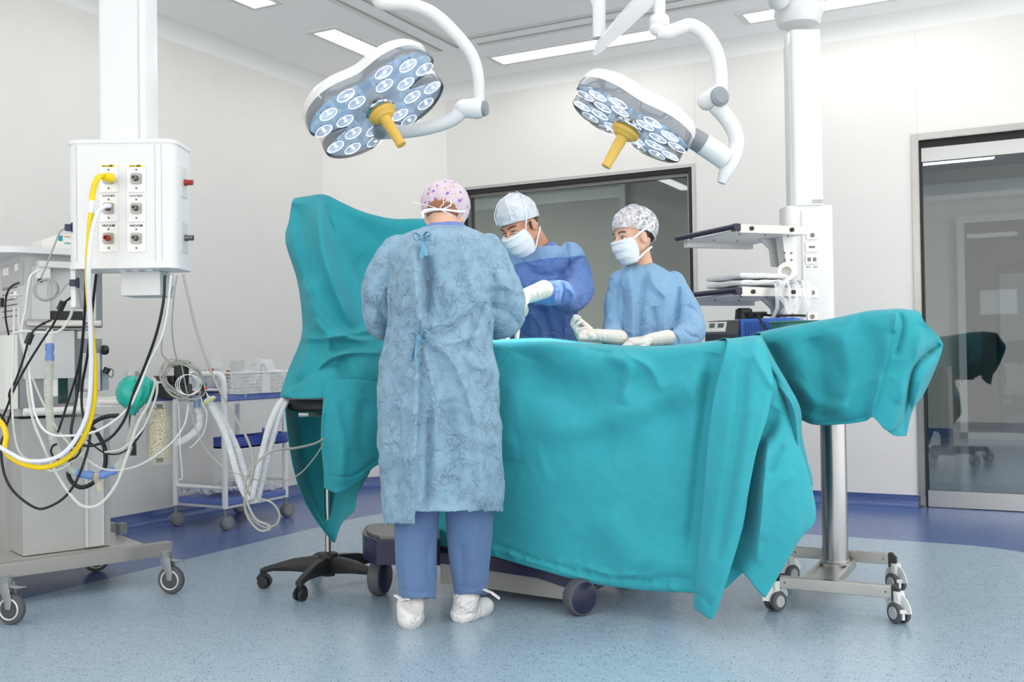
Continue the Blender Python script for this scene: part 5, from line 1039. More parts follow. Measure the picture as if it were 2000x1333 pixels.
# shelves: near corner and two directions
M_navy = mat('navy_rail', (34, 34, 62), .3); M_shelfu = mat('shelf_white', (226, 227, 226), .4)
e1 = RV*cos(radians(20))+FV*sin(radians(20)); e2 = FV*cos(radians(20))-RV*sin(radians(20))
def shelf(px, py, d, name, label):
    o = V(px, py, d); M_ = Matrix(((e1.x, e2.x, 0, o.x), (e1.y, e2.y, 0, o.y), (0, 0, 1, o.z), (0, 0, 0, 1)))
    b = B(); b.m = M_; b.span((0, 0, -.028), (.40, .50, -.014), .003); b.span((.0, .46, -.05), (.40, .50, -.01)); s = link('shelf', b, M_shelfu, PR)
    b = B(); b.m = M_; b.span((.012, -.014, -.030), (.40, .002, .012), .002); link('steel_rail', b, M_steel2, s, label='steel rail')
    b = B(); b.m = M_; b.tube([(-.008, -.02, 0), (-.03, .52, 0)], .014, 14); b.box((0, 0, -.004), (.035, .04, .036), 0, .004); link('navy_rail', b, M_navy, s, label='navy bar')
    for x in (.08, .31):
        b = B(); b.m = M_; b.lathe([(0, 0), (.011, 0), (.011, .006), (0, .008)], (x, -.014, -.008), (0, -1, 0), 16); link('rail_plug', b, M_blk, s)
    b = B(); b.m = M_
    for x, y_ in ((.06, .06), (.20, .05), (.34, .06), (.06, .3), (.2, .3)): b.lathe([(0, 0), (.005, 0), (.004, -.006), (0, -.006)], (x, y_, -.028), (0, 0, 1), 8)
    link('shelf_screws', b, M_screw, s)
    b = B(); b.m = M_; b.prism([(.27, -.03), (.40, -.03), (.40, -.17), (.34, -.17), (.33, -.08)], .20, .215, 1); b.prism([(.33, .0), (.42, .0), (.42, -.22), (.36, -.22)], .10, .16, 1)
    br = link('bracket', b, M_alu_w, s)
    for x in (.345, .385):
        for z in (-.11, -.145):
            b = B(); b.m = M_; b.lathe([(0, 0), (.006, 0), (.005, .004), (0, .004)], (x, .10, z), (0, -1, 0), 8); link('bolt', b, M_screw, br)
    return s, M_
S1, MS1 = shelf(1437, 443, 4.9, 'upper', ''); S2, MS2 = shelf(1440, 567, 4.9, 'lower', '')
# folded linen on the lower shelf, tape roll, plastic strips
M_linen = cloth_mat('white_linen', (228, 229, 230), crumple=.003, cscale=14, var=.02)
for i in range(3):
    lab = ['folded white cloth at the bottom of the pile on the lower shelf', 'middle folded white cloth of the pile on the lower shelf', 'topmost folded white cloth of the pile on the lower shelf'][i]
    b = B(); b.m = MS2; z = -.008+i*.034; w = .30-.01*i
    rows = []
    for j in range(9):
        t = j/8; y0 = .03+.33*t; rows.append([(.04+w*u+.012*noise.noise((i*3+u*4, t*5, 0)), y0, z+(.030 if 0 else 0)) for u in (0, .25, .5, .75, 1)])
    pr = [(cos(a)*.5*.34+.20, 0) for a in (0,)]
    b.box((.04+w/2, .20, z+.016), (w, .33+.01*(i % 2), .030), 0, .014); o = link('folded_linen', b, M_linen, None, 60); modify(o, [('SUBSURF', dict(levels=2, render_levels=2))])
    me = o.data
    for v_ in me.vertices: v_.co += Vector((.006*nz(v_.co, 9, i), .006*nz(v_.co, 9, i+4), .006*nz(v_.co, 14, i+7)-.02*max(0, (v_.co-Vector((0, 0, 0))).dot(e1)-.06)))
    tag(o, lab, 'linen', 'folded linen on the pendant shelf')
b = B(); Q = MS2 @ Vector((.30, .30, .07)); b.lathe([(.024, -.02), (.045, -.02), (.047, -.016), (.047, .016), (.045, .02), (.024, .02), (.024, -.02)], V(1536, 531, 5.08), -FV-RV*.25, 30); tag(link('tape_roll', b, mat('tape_white', (236, 235, 230), .5), None), 'white roll of tape standing beside the folded linen on the lower shelf', 'tape roll')
b = B(); random.seed(11)
M_film = milky('plastic_film', (240, 243, 244), .25, .2)
for i in range(9):
    x = 1515+i*8+random.uniform(-5, 5); pts = [V(x-20, 556+random.uniform(-4, 4), 4.98), V(x, 552+random.uniform(-4, 4), 4.93), V(x+random.uniform(-6, 12), 575, 4.90), V(x+random.uniform(-10, 16), 600+random.uniform(-10, 10), 4.90), V(x+random.uniform(-12, 18), 620+random.uniform(-20, 25), 4.91)]
    b.tube(catmull(pts, 5), random.uniform(.006, .014), 6, sy=.12)
tag(link('plastic_wrap', b, M_film, None, 60), 'strips of clear plastic wrap trailing over the edge of the lower pendant shelf', 'plastic wrap')['kind'] = 'stuff'
# ============================================================= OPERATING TABLE, STOOL, INSTRUMENT STAND
M_navyp = mat('navy_plastic', (38, 38, 66), .32); M_rub = mat('grey_rubber', (84, 86, 90), .6); M_blkp = mat('black_nylon', (40, 40, 42), .5, bump=.0002, bscale=300); M_wheelw = mat('castor_white', (222, 223, 220), .35)
def rm(o, x, y=None):                                   # frame with given origin and x direction, z up
    x = Vector(x).normalized(); y = Vector((0, 0, 1)).cross(x); return Matrix(((x.x, y.x, 0, o[0]), (x.y, y.y, 0, o[1]), (0, 0, 1, o[2]), (0, 0, 0, 1)))
def wheel(b1, b2, c, ax, r, w, hub=.62):
    b1.lathe([(0, -w/2), (r*.82, -w/2), (r*.95, -w*.42), (r, -w*.2), (r, w*.2), (r*.95, w*.42), (r*.82, w/2), (0, w/2)], c, ax, 30)
    b2.lathe([(0, -w/2-.003), (r*hub*.9, -w/2-.003), (r*hub, -w/2+.001), (r*hub, w/2-.001), (r*hub*.9, w/2+.003), (0, w/2+.003)], c, ax, 30)
OT = thing('operating_table', 'operating table under the large teal drape, its wheeled base showing at floor level', 'operating table', (-1.95, 3.85, 0))
b = B(); b.span((-2.10, 3.62, .12), (-1.50, 4.02, .30), .03); link('base_cover', b, M_steel2, OT, label='brushed metal base cover')
p0, p1 = Y(955, 1160, 3.60), Y(1110, 1165, 3.60)
b = B(); q = [Y(950, 1060, 3.56), Y(1000, 1088, 3.56), Y(1060, 1112, 3.56), Y(1110, 1126, 3.56), Y(1118, 1174, 3.56), Y(1050, 1165, 3.56), Y(950, 1150, 3.56), Y(860, 1140, 3.56), Y(860, 1050, 3.56)]
b.prism([(v.x, v.z) for v in q], 3.56, 4.0, 1); link('base_shell', b, mat('base_shell_grey', (158, 156, 150), .35, .4, var=.05), OT, label='grey metal base side')
b = B(); q = [Y(850, 1072, 3.53), Y(960, 1090, 3.53), Y(1060, 1112, 3.53), Y(1120, 1128, 3.53), Y(1165, 1138, 3.53), Y(1160, 1156, 3.53), Y(1108, 1150, 3.53), Y(1050, 1130, 3.53), Y(960, 1116, 3.53), Y(850, 1100, 3.53)]
b.prism([(v.x, v.z) for v in q], 3.53, 4.02, 1); link('base_rim', b, M_navyp, OT, label='dark navy rim')
b = B(); b.prism([(v.x, v.y) for v in (V(708, 1060, 4.15), V(712, 1055, 4.05), V(735, 1060, 3.95), V(860, 1075, 3.92), V(860, 1070, 4.3), V(760, 1050, 4.35), V(716, 1050, 4.3))], .17, .265, 2); link('foot_cover', b, M_navyp, OT, 40, label='navy foot cover')
b = B(); b.prism([(v.x, v.y) for v in (V(716, 1060, 4.14), V(722, 1055, 4.06), V(742, 1060, 3.98), V(860, 1075, 3.95), V(860, 1070, 4.26), V(764, 1050, 4.31), V(722, 1050, 4.27))], .265, .275, 2); link('foot_plate', b, mat('foot_plate_grey', (128, 124, 122), .35, .4), OT, label='grey plate on the foot cover')
b = B(); b.span((-2.05, 3.66, .3), (-1.75, 3.94, .82), .02); link('column', b, M_steel2, OT)
b = B(); b.span((-2.45, 3.62, .84), (-1.02, 3.98, .96), .03); link('table_top', b, M_blkp, OT)
for c, ax, r in ((Y(1133, 1176, 3.48), RV*.55-FV*.83, .068), (V(742, 1125, 4.18), RV*.9-FV*.3, .075), (Y(1133, 1176, 3.48)+Vector((0, .5, 0)), RV*.55-FV*.83, .068)):
    c = Vector((c.x, c.y, r)); ax = Vector(ax).normalized(); b1, b2 = B(), B(); wheel(b1, b2, c, ax, r, .055, .86); w_ = link('castor_wheel', b1, M_rub, OT); link('wheel_disc', b2, M_navyp, w_, label='navy wheel disc')
    b = B(); b.prism([(-.03, 0), (.03, 0), (.035, .06), (-.035, .06)], -.035, .035, 1) if False else b.cyl(c+Vector((-.02, .05, r*.2)), c+Vector((-.02, .05, r+.03)), .028, .04); link('castor_fork', b, M_navyp, OT)
# ---- stool
ST = thing('stool', 'black five-armed wheeled stool under the tall teal drape', 'stool', tuple(GP(640, 1128)))
sc = V(640, 1000, 4.36); sx, sy_ = sc.x, sc.y
hub = Vector((sx, sy_, 0))
def stand(x, y, z): return Vector((sx+x, sy_+y, z))
b = B(); b.cyl((sx, sy_, .13), (sx, sy_, .755), .0125); link('gas_column', b, M_steel, ST, label='thin steel column')
b = B(); b.lathe([(0, .045), (.028, .045), (.034, .10), (.045, .125), (.04, .140), (.02, .146), (0, .146)], (sx, sy_, 0), (0, 0, 1), 24); link('hub', b, M_blkp, ST)
b = B(); b.lathe([(0, .0), (.16, .0), (.175, .012), (.178, .03), (.165, .05), (.10, .058), (0, .06)], (sx+.02, sy_, .752), (0, 0, 1), 36); link('seat', b, M_blkp, ST, label='round black seat')
b = B(); b.tube([V(635, 811, 4.24), V(600, 811, 4.15), V(583, 811, 4.14)], .009, 8, sy=1.); b.cyl(V(632, 800, 4.24), V(632, 816, 4.24), .008); link('lever', b, M_steel2, ST, label='grey adjusting lever')
a0 = atan2((GP(580, 1178)-hub).y, (GP(580, 1178)-hub).x)
tips = [(533, 1150, -1), (580, 1178, -1), (722, 1160, -1)]
angs = [atan2((GP(x, y)-hub).y, (GP(x, y)-hub).x) for x, y, _ in tips]
base = angs[1]
for k in range(5):
    a = base+2*pi*k/5; L_ = .27; u = Vector((cos(a), sin(a), 0)); n_ = Vector((-sin(a), cos(a), 0)); b = B(); rows = []
    for t, z0, z1, w in ((0, .06, .125, .026), (.25, .062, .128, .028), (.55, .070, .120, .025), (.85, .073, .098, .022), (1, .066, .088, .020), (1.06, .062, .080, .014)):
        c = hub+u*(L_*t); rows.append([c+n_*w*.7+Vector((0, 0, z0)), c+n_*w+Vector((0, 0, (z0+z1)/2)), c+n_*w*.55+Vector((0, 0, z1)), c-n_*w*.55+Vector((0, 0, z1)), c-n_*w+Vector((0, 0, (z0+z1)/2)), c-n_*w*.7+Vector((0, 0, z0)), c+n_*w*.7+Vector((0, 0, z0))])
    b.grid(rows); b.add(rows[-1][:-1], [tuple(range(6))]); link('leg', b, M_blkp, ST, 40, label='black leg')
    cc = hub+u*L_; b = B(); ax = (u*.4+n_).normalized()
    for s_ in (-1, 1): b.lathe([(0, -.008), (.020, -.008), (.025, -.004), (.025, .004), (.020, .008), (0, .008)], Vector((cc.x, cc.y, .0255))+ax*.014*s_, ax, 22)
    c_ = link('castor', b, M_blkp, ST); b = B(); b.cyl((cc.x, cc.y, .030), (cc.x, cc.y, .075), .009)
    hood = [Vector((cc.x, cc.y, .0255))+Vector((0, 0, 1))*.030*sin(t)+ax.cross(Vector((0, 0, 1)))*.030*cos(t) for t in [radians(q) for q in range(10, 181, 17)]]; b.tube(hood, .011, 6, sy=.35, up=ax); link('castor_hood', b, M_blkp, c_)
# ---- wheeled steel stand under the right-hand drape
IS = thing('instrument_stand', 'steel instrument stand on an H-shaped wheeled base under the raised teal drape', 'instrument table', (-.76, 4.12, 0))
pc = GP(1632, 1112, .09); pcx, pcy = pc.x, pc.y
M_pol = mat('polished_steel', (176, 176, 176), .3, 1.)
b = B(); b.cyl((pcx, pcy, .10), (pcx, pcy, 1.0), .0505, seg=40); link('column', b, M_pol, IS, label='thick polished steel column')
b = B(); b.lathe([(.058, .085), (.060, .10), (.060, .118), (.052, .122)], (pcx, pcy, 0), (0, 0, 1), 40); b.lathe([(.054, .122), (.054, .132), (.051, .132)], (pcx, pcy, 0), (0, 0, 1), 40); link('collar', b, M_steel2, IS)
fx0, fx1 = GP(1530, 1140, .10), GP(1752, 1162, .10)
A_, B_ = GP(1525, 1195), GP(1755, 1213); C_, D_ = GP(1550, 1130), GP(1745, 1155)
yf, yb = (A_.y+B_.y)/2, (C_.y+D_.y)/2-.0
def rail(px0, px1, pya, pyb, y, nm):
    a, c = Y(px0, pya, y), Y(px1, pyb, y); b = B(); z = (a.z+c.z)/2; b.span((a.x, y-.014, z-.022), (c.x, y+.014, z+.022), .002); link(nm, b, M_steel, IS); return a.x, c.x, z
r1 = rail(1524, 1742, 1138, 1155, 3.86, 'front_rail'); r2 = rail(1545, 1736, 1079, 1090, 4.36, 'rear_rail')
for x0, x1, z, y in ((*r1, 3.86), (*r2, 4.36)):
    for x, s_ in ((x0, -1), (x1, 1)):
        b = B(); b.prism([(x, z-.030), (x+s_*.030, z-.030), (x+s_*.030, z+.005), (x+s_*.012, z+.024), (x, z+.024)], y-.017, y+.017, 1); link('end_cap', b, M_blkp, IS, label='black end cap')
    for x in (x0+.02, x1-.02):
        b = B(); b.lathe([(0, 0), (.004, 0), (.003, .002), (0, .002)], (x, y-.014, z), (0, -1, 0), 8); link('rivet', b, M_screw, IS)
b = B(); b.span((pcx-.055, 3.875, r1[2]-.018), (pcx+.055, 4.345, r1[2]-.002)); b.span((pcx-.065, 3.875, r1[2]-.022), (pcx-.052, 4.345, r1[2]+.008)); b.span((pcx+.052, 3.875, r1[2]-.022), (pcx+.065, 4.345, r1[2]+.008)); b.lathe([(.056, r1[2]-.005), (.056, .10)], (pcx, pcy, 0), (0, 0, 1), 30); link('base_beam', b, M_steel2, IS)
b = B(); b.span((pcx-.30, 3.90, .985), (pcx+.20, 4.30, 1.0), .004); link('table_top', b, M_pol, IS)
b = B(); q = V(1680, 832, 3.98); b.span((q.x-.008, q.y-.01, .70), (q.x+.004, q.y+.01, .80)); link('side_pin', b, M_steel2, IS); b = B(); b.span((q.x+.01, q.y-.02, .715), (q.x+.09, q.y+.04, .735)); link('under_bracket', b, M_blkp, IS)
for nm, cx, cy, ax in (('a', (r1[0]-.012), 3.86, RV*.55-FV*.83), ('b', r1[1]+.015, 3.86, RV*.96+FV*.28), ('c', r2[0]+.0, 4.36, RV*.55-FV*.83), ('d', r2[1]+.018, 4.36, RV*.96+FV*.28)):
    ax = Vector(ax).normalized(); r = .0375; t_ = ax.cross(Vector((0, 0, 1))).normalized(); c = Vector((cx, cy, r))+t_*.012
    b1, b2 = B(), B()
    for s_ in (-1, 1): wheel(b1, b2, c+ax*.017*s_, ax, r, .017, .62)
    w_ = link('castor_wheel', b1, M_rub, IS); link('wheel_disc', b2, mat('disc_grey', (176, 178, 180), .3) if nm == 'a' else bpy.data.materials['disc_grey'], w_, label='light grey wheel disc')
    b = B(); hood = [c+Vector((0, 0, 1))*(r+.008)*sin(q_)+t_*(r+.008)*cos(q_) for q_ in [radians(g) for g in range(5, 176, 14)]]; b.tube(hood, .026, 10, sy=.22, up=ax); b.cyl(c+Vector((0, 0, r*.3)), c+Vector((0, 0, .075)), .018, .02); b.box(c+Vector((0, 0, .055)), (.034, .034, .03), atan2(ax.y, ax.x), .006); link('castor_hood', b, M_wheelw, w_, label='white castor hood')
    if nm in 'bd': b = B(); b.box(c-t_*.045+Vector((0, 0, .02)), (.022, .012, .02), atan2(ax.y, ax.x), .003) if False else b.box(c-t_*(-.0)-FV*.042+Vector((0, 0, .012)), (.026, .012, .014), YAW, .003); b.box(c-FV*.040+Vector((0, 0, -.004)), (.010, .010, .028), YAW, .002); link('brake_pedal', b, M_wheelw, w_)
# ---- electrosurgical unit on its cart behind the table
M_esu = mat('unit_dark_grey', (66, 66, 70), .4); M_blue = mat('unit_blue', (62, 112, 196), .4)
CT = thing('equipment_cart', 'low grey equipment cart mostly hidden behind the teal drape', 'cart', tuple(Y(1480, 900, 4.95)*Vector((1, 1, 0))))
e = Y(1480, 700, 4.95); b = B(); b.span((e.x-.30, 4.8, .86), (e.x+.28, 5.2, .885), .004); link('cart_top', b, M_steel2, CT)
for dx in (-.28, .07):
    for yy in (4.83, 5.17): b = B(); b.cyl((e.x+dx*.8-.03, yy, 0), (e.x+dx*.8-.03, yy, .86), .014); link('leg', b, M_steel2, CT)
dE = 4.72
def ybox(b, x0, y0, x1, y1, yn, yf, bev=.004):          # box from a pixel rectangle on the plane y = yn
    a, c = Y(x0, y1, yn), Y(x1, y0, yn); b.span((a.x, yn, a.z), (c.x, yf, c.z), bev); return a, c
EU = thing('electrosurgical_unit', 'dark grey electrosurgical unit with a sloping display panel beside the nurse', 'medical device', tuple(Y(1410, 668, 4.86)))
a, c = Y(1378, 700, 4.86), Y(1440, 622, 4.86)
b = B(); z0 = .885; zc_ = c.z; b.m = Matrix.Identity(4); b.prism([(4.86, z0), (4.86, zc_-.075), (4.90, zc_-.01), (5.12, zc_), (5.12, z0)], a.x, c.x, 0); u = link('body', b, M_esu, EU, 20)
sl = Vector((0, .04, .065)).normalized(); nn_ = Vector((0, -.065, .04)).normalized(); o_ = Vector((a.x, 4.86, zc_-.075))
def sbox(x0, x1, s0, s1, m, nm, h=.003):
    b = B(); vs = [o_+Vector((x, 0, 0))+sl*s+nn_*hh for hh in (0, h) for x, s in ((x0, s0), (x1, s0), (x1, s1), (x0, s1))]; b.add(vs, [(0, 1, 2, 3), (4, 5, 6, 7), (0, 1, 5, 4), (1, 2, 6, 5), (2, 3, 7, 6), (3, 0, 4, 7)]); return link(nm, b, m, EU)
W_ = c.x-a.x
sbox(.0, W_*.62, .012, .07, mat('panel_cream', (214, 212, 198), .4), 'display_panel'); sbox(W_*.10, W_*.26, .036, .060, mat('display_dark', (70, 84, 84), .2), 'display', .005); sbox(W_*.36, W_*.54, .036, .060, bpy.data.materials['display_dark'], 'display', .005)
for i in range(4): sbox(W_*(.06+.14*i), W_*(.12+.14*i), .018, .028, M_plate, 'button', .006)
b = B(); b.box((a.x+W_*.62, 4.858, zc_-.115), (.03, .006, .02)); link('port', b, M_blk, EU); b = B(); b.tube(catmull([(a.x+W_*.62, 4.85, zc_-.115), (a.x+W_*.75, 4.82, zc_-.10), (a.x+W_*.85, 4.83, zc_-.12), (a.x+W_*.9, 4.85, zc_-.2)], 6), .005, 8); link('lead', b, M_wheelw, EU)
BX = thing('blue_console', 'blue ribbed console box behind the dark electrosurgical unit', 'medical device', tuple(Y(1480, 668, 4.9)))
a2, c2 = Y(1442, 700, 4.90), Y(1552, 620, 4.90)
b = B(); b.span((a2.x+.01, 4.90, .885), (c2.x, 5.10, c2.z), .006); link('case', b, M_blue, BX); 
for i in range(15): b = B(); x = a2.x+.035+i*.014; b.span((x, 4.894, c2.z-.10), (x+.006, 4.90, c2.z-.015)); link('rib', b, mat('rib_blue', (40, 80, 160), .5) if i == 0 else bpy.data.materials['rib_blue'], BX)
b = B(); q = Vector((a2.x+.05, 4.98, c2.z))
for i in range(3): b.tube([q+Vector((.05*cos(t)*(1+.2*i)+.0*i, .04*sin(t), .008+.010*i)) for t in [2*pi*j/20 for j in range(20)]], .006, 6, closed=True)
b.tube(catmull([q+Vector((.05, 0, .02)), q+Vector((.12, -.04, .012)), q+Vector((.22, -.02, .01)), q+Vector((.26, 0, .008))], 6), .006, 6)
b.tube(catmull([q+Vector((.02, -.04, .02)), q+Vector((.05, -.08, .01)), q+Vector((.09, -.10, -.05)), q+Vector((.13, -.09, -.12))], 6), .005, 6)
b.cyl(q+Vector((-.04, 0, .0)), q+Vector((-.04, 0, .05)), .045, .040); b.cyl(q+Vector((-.04, 0, .03)), q+Vector((-.04, 0, .055)), .03, .03)
tag(link('black_cable', b, M_blk, None, 50), 'black cable coiled on top of the blue console', 'cable')
b = B(); a3, c3 = Y(1503, 640, 4.62), Y(1596, 627, 4.62); x0, x1, zz = a3.x, c3.x, c3.z
for t_, s_, q_ in ((0, 1, 0),):
    vs = [(x0, 4.62, zz), (x1, 4.62, zz), (x1, 4.86, zz), (x0, 4.86, zz), (x0+.03, 4.66, zz-.13), (x1-.03, 4.66, zz-.13), (x1-.03, 4.82, zz-.13), (x0+.03, 4.82, zz-.13)]
    b.add(vs, [(0, 1, 5, 4), (1, 2, 6, 5), (2, 3, 7, 6), (3, 0, 4, 7), (4, 5, 6, 7)])
b.tube([(x0, 4.62, zz), (x1, 4.62, zz), (x1, 4.86, zz), (x0, 4.86, zz)], .004, 6, closed=True)
o = link('instrument_tray', b, mat('tray_green', (66, 122, 112), .35, .3), None, 30); modify(o, [('SOLIDIFY', dict(thickness=.002))]); tag(o, 'dark green tray peeking out above the raised drape', 'tray')
# ============================================================= ANAESTHESIA MACHINE, LEFT
M_mg = mat('machine_grey', (178, 178, 176), .38, .25, var=.03, vscale=6); M_mg2 = mat('machine_light_grey', (200, 200, 198), .4, .15); M_mgd = mat('machine_mid_grey', (140, 144, 146), .4, .2); M_ivory = mat('ivory_plastic', (226, 225, 218), .35)
M_base_m = mat('machine_base_grey', (158, 156, 152), .35, .3)
mA, mB = GP(45, 1088, .17), GP(217, 1066, .17)
m1 = (mB-mA).normalized(); m2 = Vector((-m1.y, m1.x, 0)); mW = (mB-mA).length
MMF = Matrix(((m1.x, m2.x, 0, mA.x), (m1.y, m2.y, 0, mA.y), (0, 0, 1, 0), (0, 0, 0, 1))); MMI = MMF.inverted()
def mf(px, py, off=0.):                                 # pixel -> point on the machine's visible face, off metres in front of it
    r = V(px, py, 1)-CPOS; o = mA-m2*off; return CPOS+r*((o-CPOS).dot(m2)/r.dot(m2))
def ml(px, py, off=0.): p = MMI @ mf(px, py, off); return p
AM = thing('anaesthesia_machine', 'grey anaesthesia machine on castors at the left edge, hung with tubes and cables', 'medical machine', tuple(MMF @ Vector((mW/2, .3, 0))))
def mbox(nm, x0, y0, x1, y1, off, dep, m, bev=.002, parent=None, label=None):
    a = ml(x0, (y0+y1)/2, off); c = ml(x1, (y0+y1)/2, off); t = ml((x0+x1)/2, y0, off); u = ml((x0+x1)/2, y1, off)
    b = B(); b.m = MMF; b.span((a.x, -off, u.z), (c.x, -off+dep, t.z), bev); return link(nm, b, m, parent or AM, 35, label=label)
b = B(); b.m = MMF; zt_ = ml(130, 815).z; b.span((0, 0, .17), (mW, .62, zt_), .004); link('lower_cabinet', b, M_mg, AM)
mbox('side_pillar', 170, 815, 203, 1068, .012, .02, M_mg2, label='light vertical trim'); mbox('pillar_edge', 168, 815, 172, 1070, .022, .03, M_alu_w); mbox('pillar_edge', 200, 840, 203, 1066, .022, .03, M_alu_w)
mbox('middle_cabinet', 22, 648, 146, 812, .0, .5, M_mg); mbox('front_plate', 46, 646, 146, 740, .02, .03, M_mg2, .001)
mbox('left_column', 10, 655, 35, 800, .015, .1, M_ivory); mbox('lower_plate', 38, 740, 114, 797, .01, .02, M_mgd)
mbox('inspection_window', 114, 738, 150, 788, .014, .02, mat('dark_window', (40, 66, 62), .08), label='dark green window'); mbox('window_frame', 133, 738, 147, 788, .018, .02, M_mgd)
mbox('label_plate', 86, 739, 113, 775, .013, .014, mat('label_white', (230, 230, 226), .5), 0)
b = B(); b.m = MMF; a, c = ml(46, 806, .035), ml(200, 793, .035); b.cyl((a.x, -.035, a.z), (c.x-.06, -.035, a.z), .017); link('handle_roll', b, M_ivory, AM, label='ivory roller handle')
mbox('cross_bar', 146, 776, 248, 796, .02, .03, M_ivory); mbox('monitor_module', 146, 662, 200, 765, -.05, .2, M_mgd); mbox('display_module', 160, 690, 196, 764, -.03, .05, M_mg2); mbox('module_label', 164, 740, 178, 760, -.025, .01, bpy.data.materials['label_white'], 0)
mbox('right_module', 196, 724, 213, 762, -.05, .08, mat('module_blue_grey', (150, 166, 170), .4))
b = B(); q = mf(200, 684, -.03); b.lathe([(0, 0), (.020, 0), (.022, .006), (.020, .02), (.016, .024), (0, .024)], q, m1, 20); link('black_knob', b, M_blk, AM, label='black ribbed knob')
b = B(); q = mf(205, 729, -.03); b.cyl(q, q+Vector((0, 0, .02))+m1*.012, .013, .015); b.tube(catmull([q+m1*.02+Vector((0, 0, .02)), q+m1*.035+Vector((0, 0, .01)), q+m1*.03+Vector((0, 0, -.02)), q+m1*.012+Vector((0, 0, -.01))], 5), .0018, 6); link('filler_cap', b, M_blk, AM)
# upper part: clamp bar, arms, column, vented rear
mbox('clamp_bar', 52, 625, 200, 639, .05, .02, M_steel, .006, label='steel clamp bar'); 
for x in (86, 168): b = B(); q = mf(x, 632, .051); b.lathe([(0, 0), (.008, 0), (.007, .003), (.003, .003), (.003, .001), (0, .001)], q, -m2, 14); link('clamp_screw', b, M_screw, AM)
mbox('black_support', 100, 608, 162, 641, .02, .12, M_blk, label='black support'); mbox('swivel_column', 63, 520, 98, 625, .03, .06, M_mg2); mbox('column_head', 72, 520, 100, 548, .05, .07, M_ivory, .008); mbox('swivel_arm', 76, 510, 150, 524, .06, .07, M_ivory, .006, label='ivory swivel arm')
mbox('rear_frame', 42, 490, 62, 648, .0, .06, M_mg); mbox('rear_panel', 62, 492, 200, 640, -.08, .04, M_mgd); mbox('rear_rail', 64, 492, 75, 625, -.02, .04, M_mg2); mbox('rear_rail', 92, 492, 99, 625, -.02, .04, M_mg2)
# vented side that runs away to the left
def sf(px, py, off=0.):
    r = V(px, py, 1)-CPOS; n = m1; o = mA-m1*off; return CPOS+r*((o-CPOS).dot(n)/r.dot(n))
def sbx(nm, x0, y0, x1, y1, off, dep, m, bev=.001, parent=None, label=None):
    a = MMI @ sf(x0, (y0+y1)/2, off); c = MMI @ sf(x1, (y0+y1)/2, off); t = MMI @ sf((x0+x1)/2, y0, off); u = MMI @ sf((x0+x1)/2, y1, off)
    b = B(); b.m = MMF; b.span((-off, a.y, u.z), (-off+dep, c.y, t.z), bev); return link(nm, b, m, parent or AM, 35, label=label)
sbx('vent_panel', -30, 508, 42, 648, .0, .3, M_mg2); sbx('vent_cover', 2, 515, 40, 560, .006, .01, M_mg)
for i in range(7): sbx('vent_slot', 4, 552+i*11, 32, 553.5+i*11, .003, .002, M_blk, 0)
sbx('warning_label', 5, 524, 16, 539, .009, .004, bpy.data.materials['label_white'], 0); sbx('warning_label', 28, 516, 34, 530, .009, .004, bpy.data.materials['label_white'], 0); sbx('side_socket', -6, 583, 2, 600, .012, .01, M_blk)
sbx('side_body', -40, 650, 10, 1072, .02, .3, M_mg); sbx('lower_vent', -10, 668, 8, 745, .026, .01, M_ivory)
for i in range(9): sbx('vent_slot', -6, 674+i*8, 6, 675.5+i*8, .029, .003, M_mgd, 0)
# white top tray and the small device on it
t0 = MMI @ mf(120, 488, .06); b = B(); b.m = MMF
b.prism(rrect(.56, .78, .10), t0.z-.018, t0.z+.006) if False else b.prism([(x+.16, y+.27) for x, y in rrect(.56, .70, .12)], t0.z-.022, t0.z+.004); link('top_tray', b, M_white, AM, label='white top tray')
MD = thing('small_monitor_box', 'small white device with a teal mark lying on the machine top, beside the pendant box', 'medical device', tuple(mf(118, 488, -.05)))
q = MMI @ mf(82, 488, -.04); q2 = MMI @ mf(160, 460, -.04)
b = B(); b.m = MMF; b.prism([(q.x, t0.z+.005), (q2.x, t0.z+.005), (q2.x, q2.z+.006), (q.x+.07, q2.z), (q.x, q2.z-.030)], .04, .2, 1); link('body', b, M_ivory, MD, 30)
b = B(); b.m = MMF; b.span((q.x+.066, .037, q2.z-.030), (q.x+.084, .042, q2.z-.006), .003); link('teal_mark', b, mat('teal_print', (30, 150, 160), .5), MD)
b = B(); b.m = MMF; b.span((q.x+.090, .037, q2.z-.012), (q2.x, .041, q2.z-.008)); link('orange_line', b, mat('orange_print', (206, 140, 80), .5), MD); b = B(); b.m = MMF; b.span((q.x+.090, .037, q2.z-.040), (q2.x, .041, q2.z-.036)); link('teal_line', b, bpy.data.materials['teal_print'], MD)
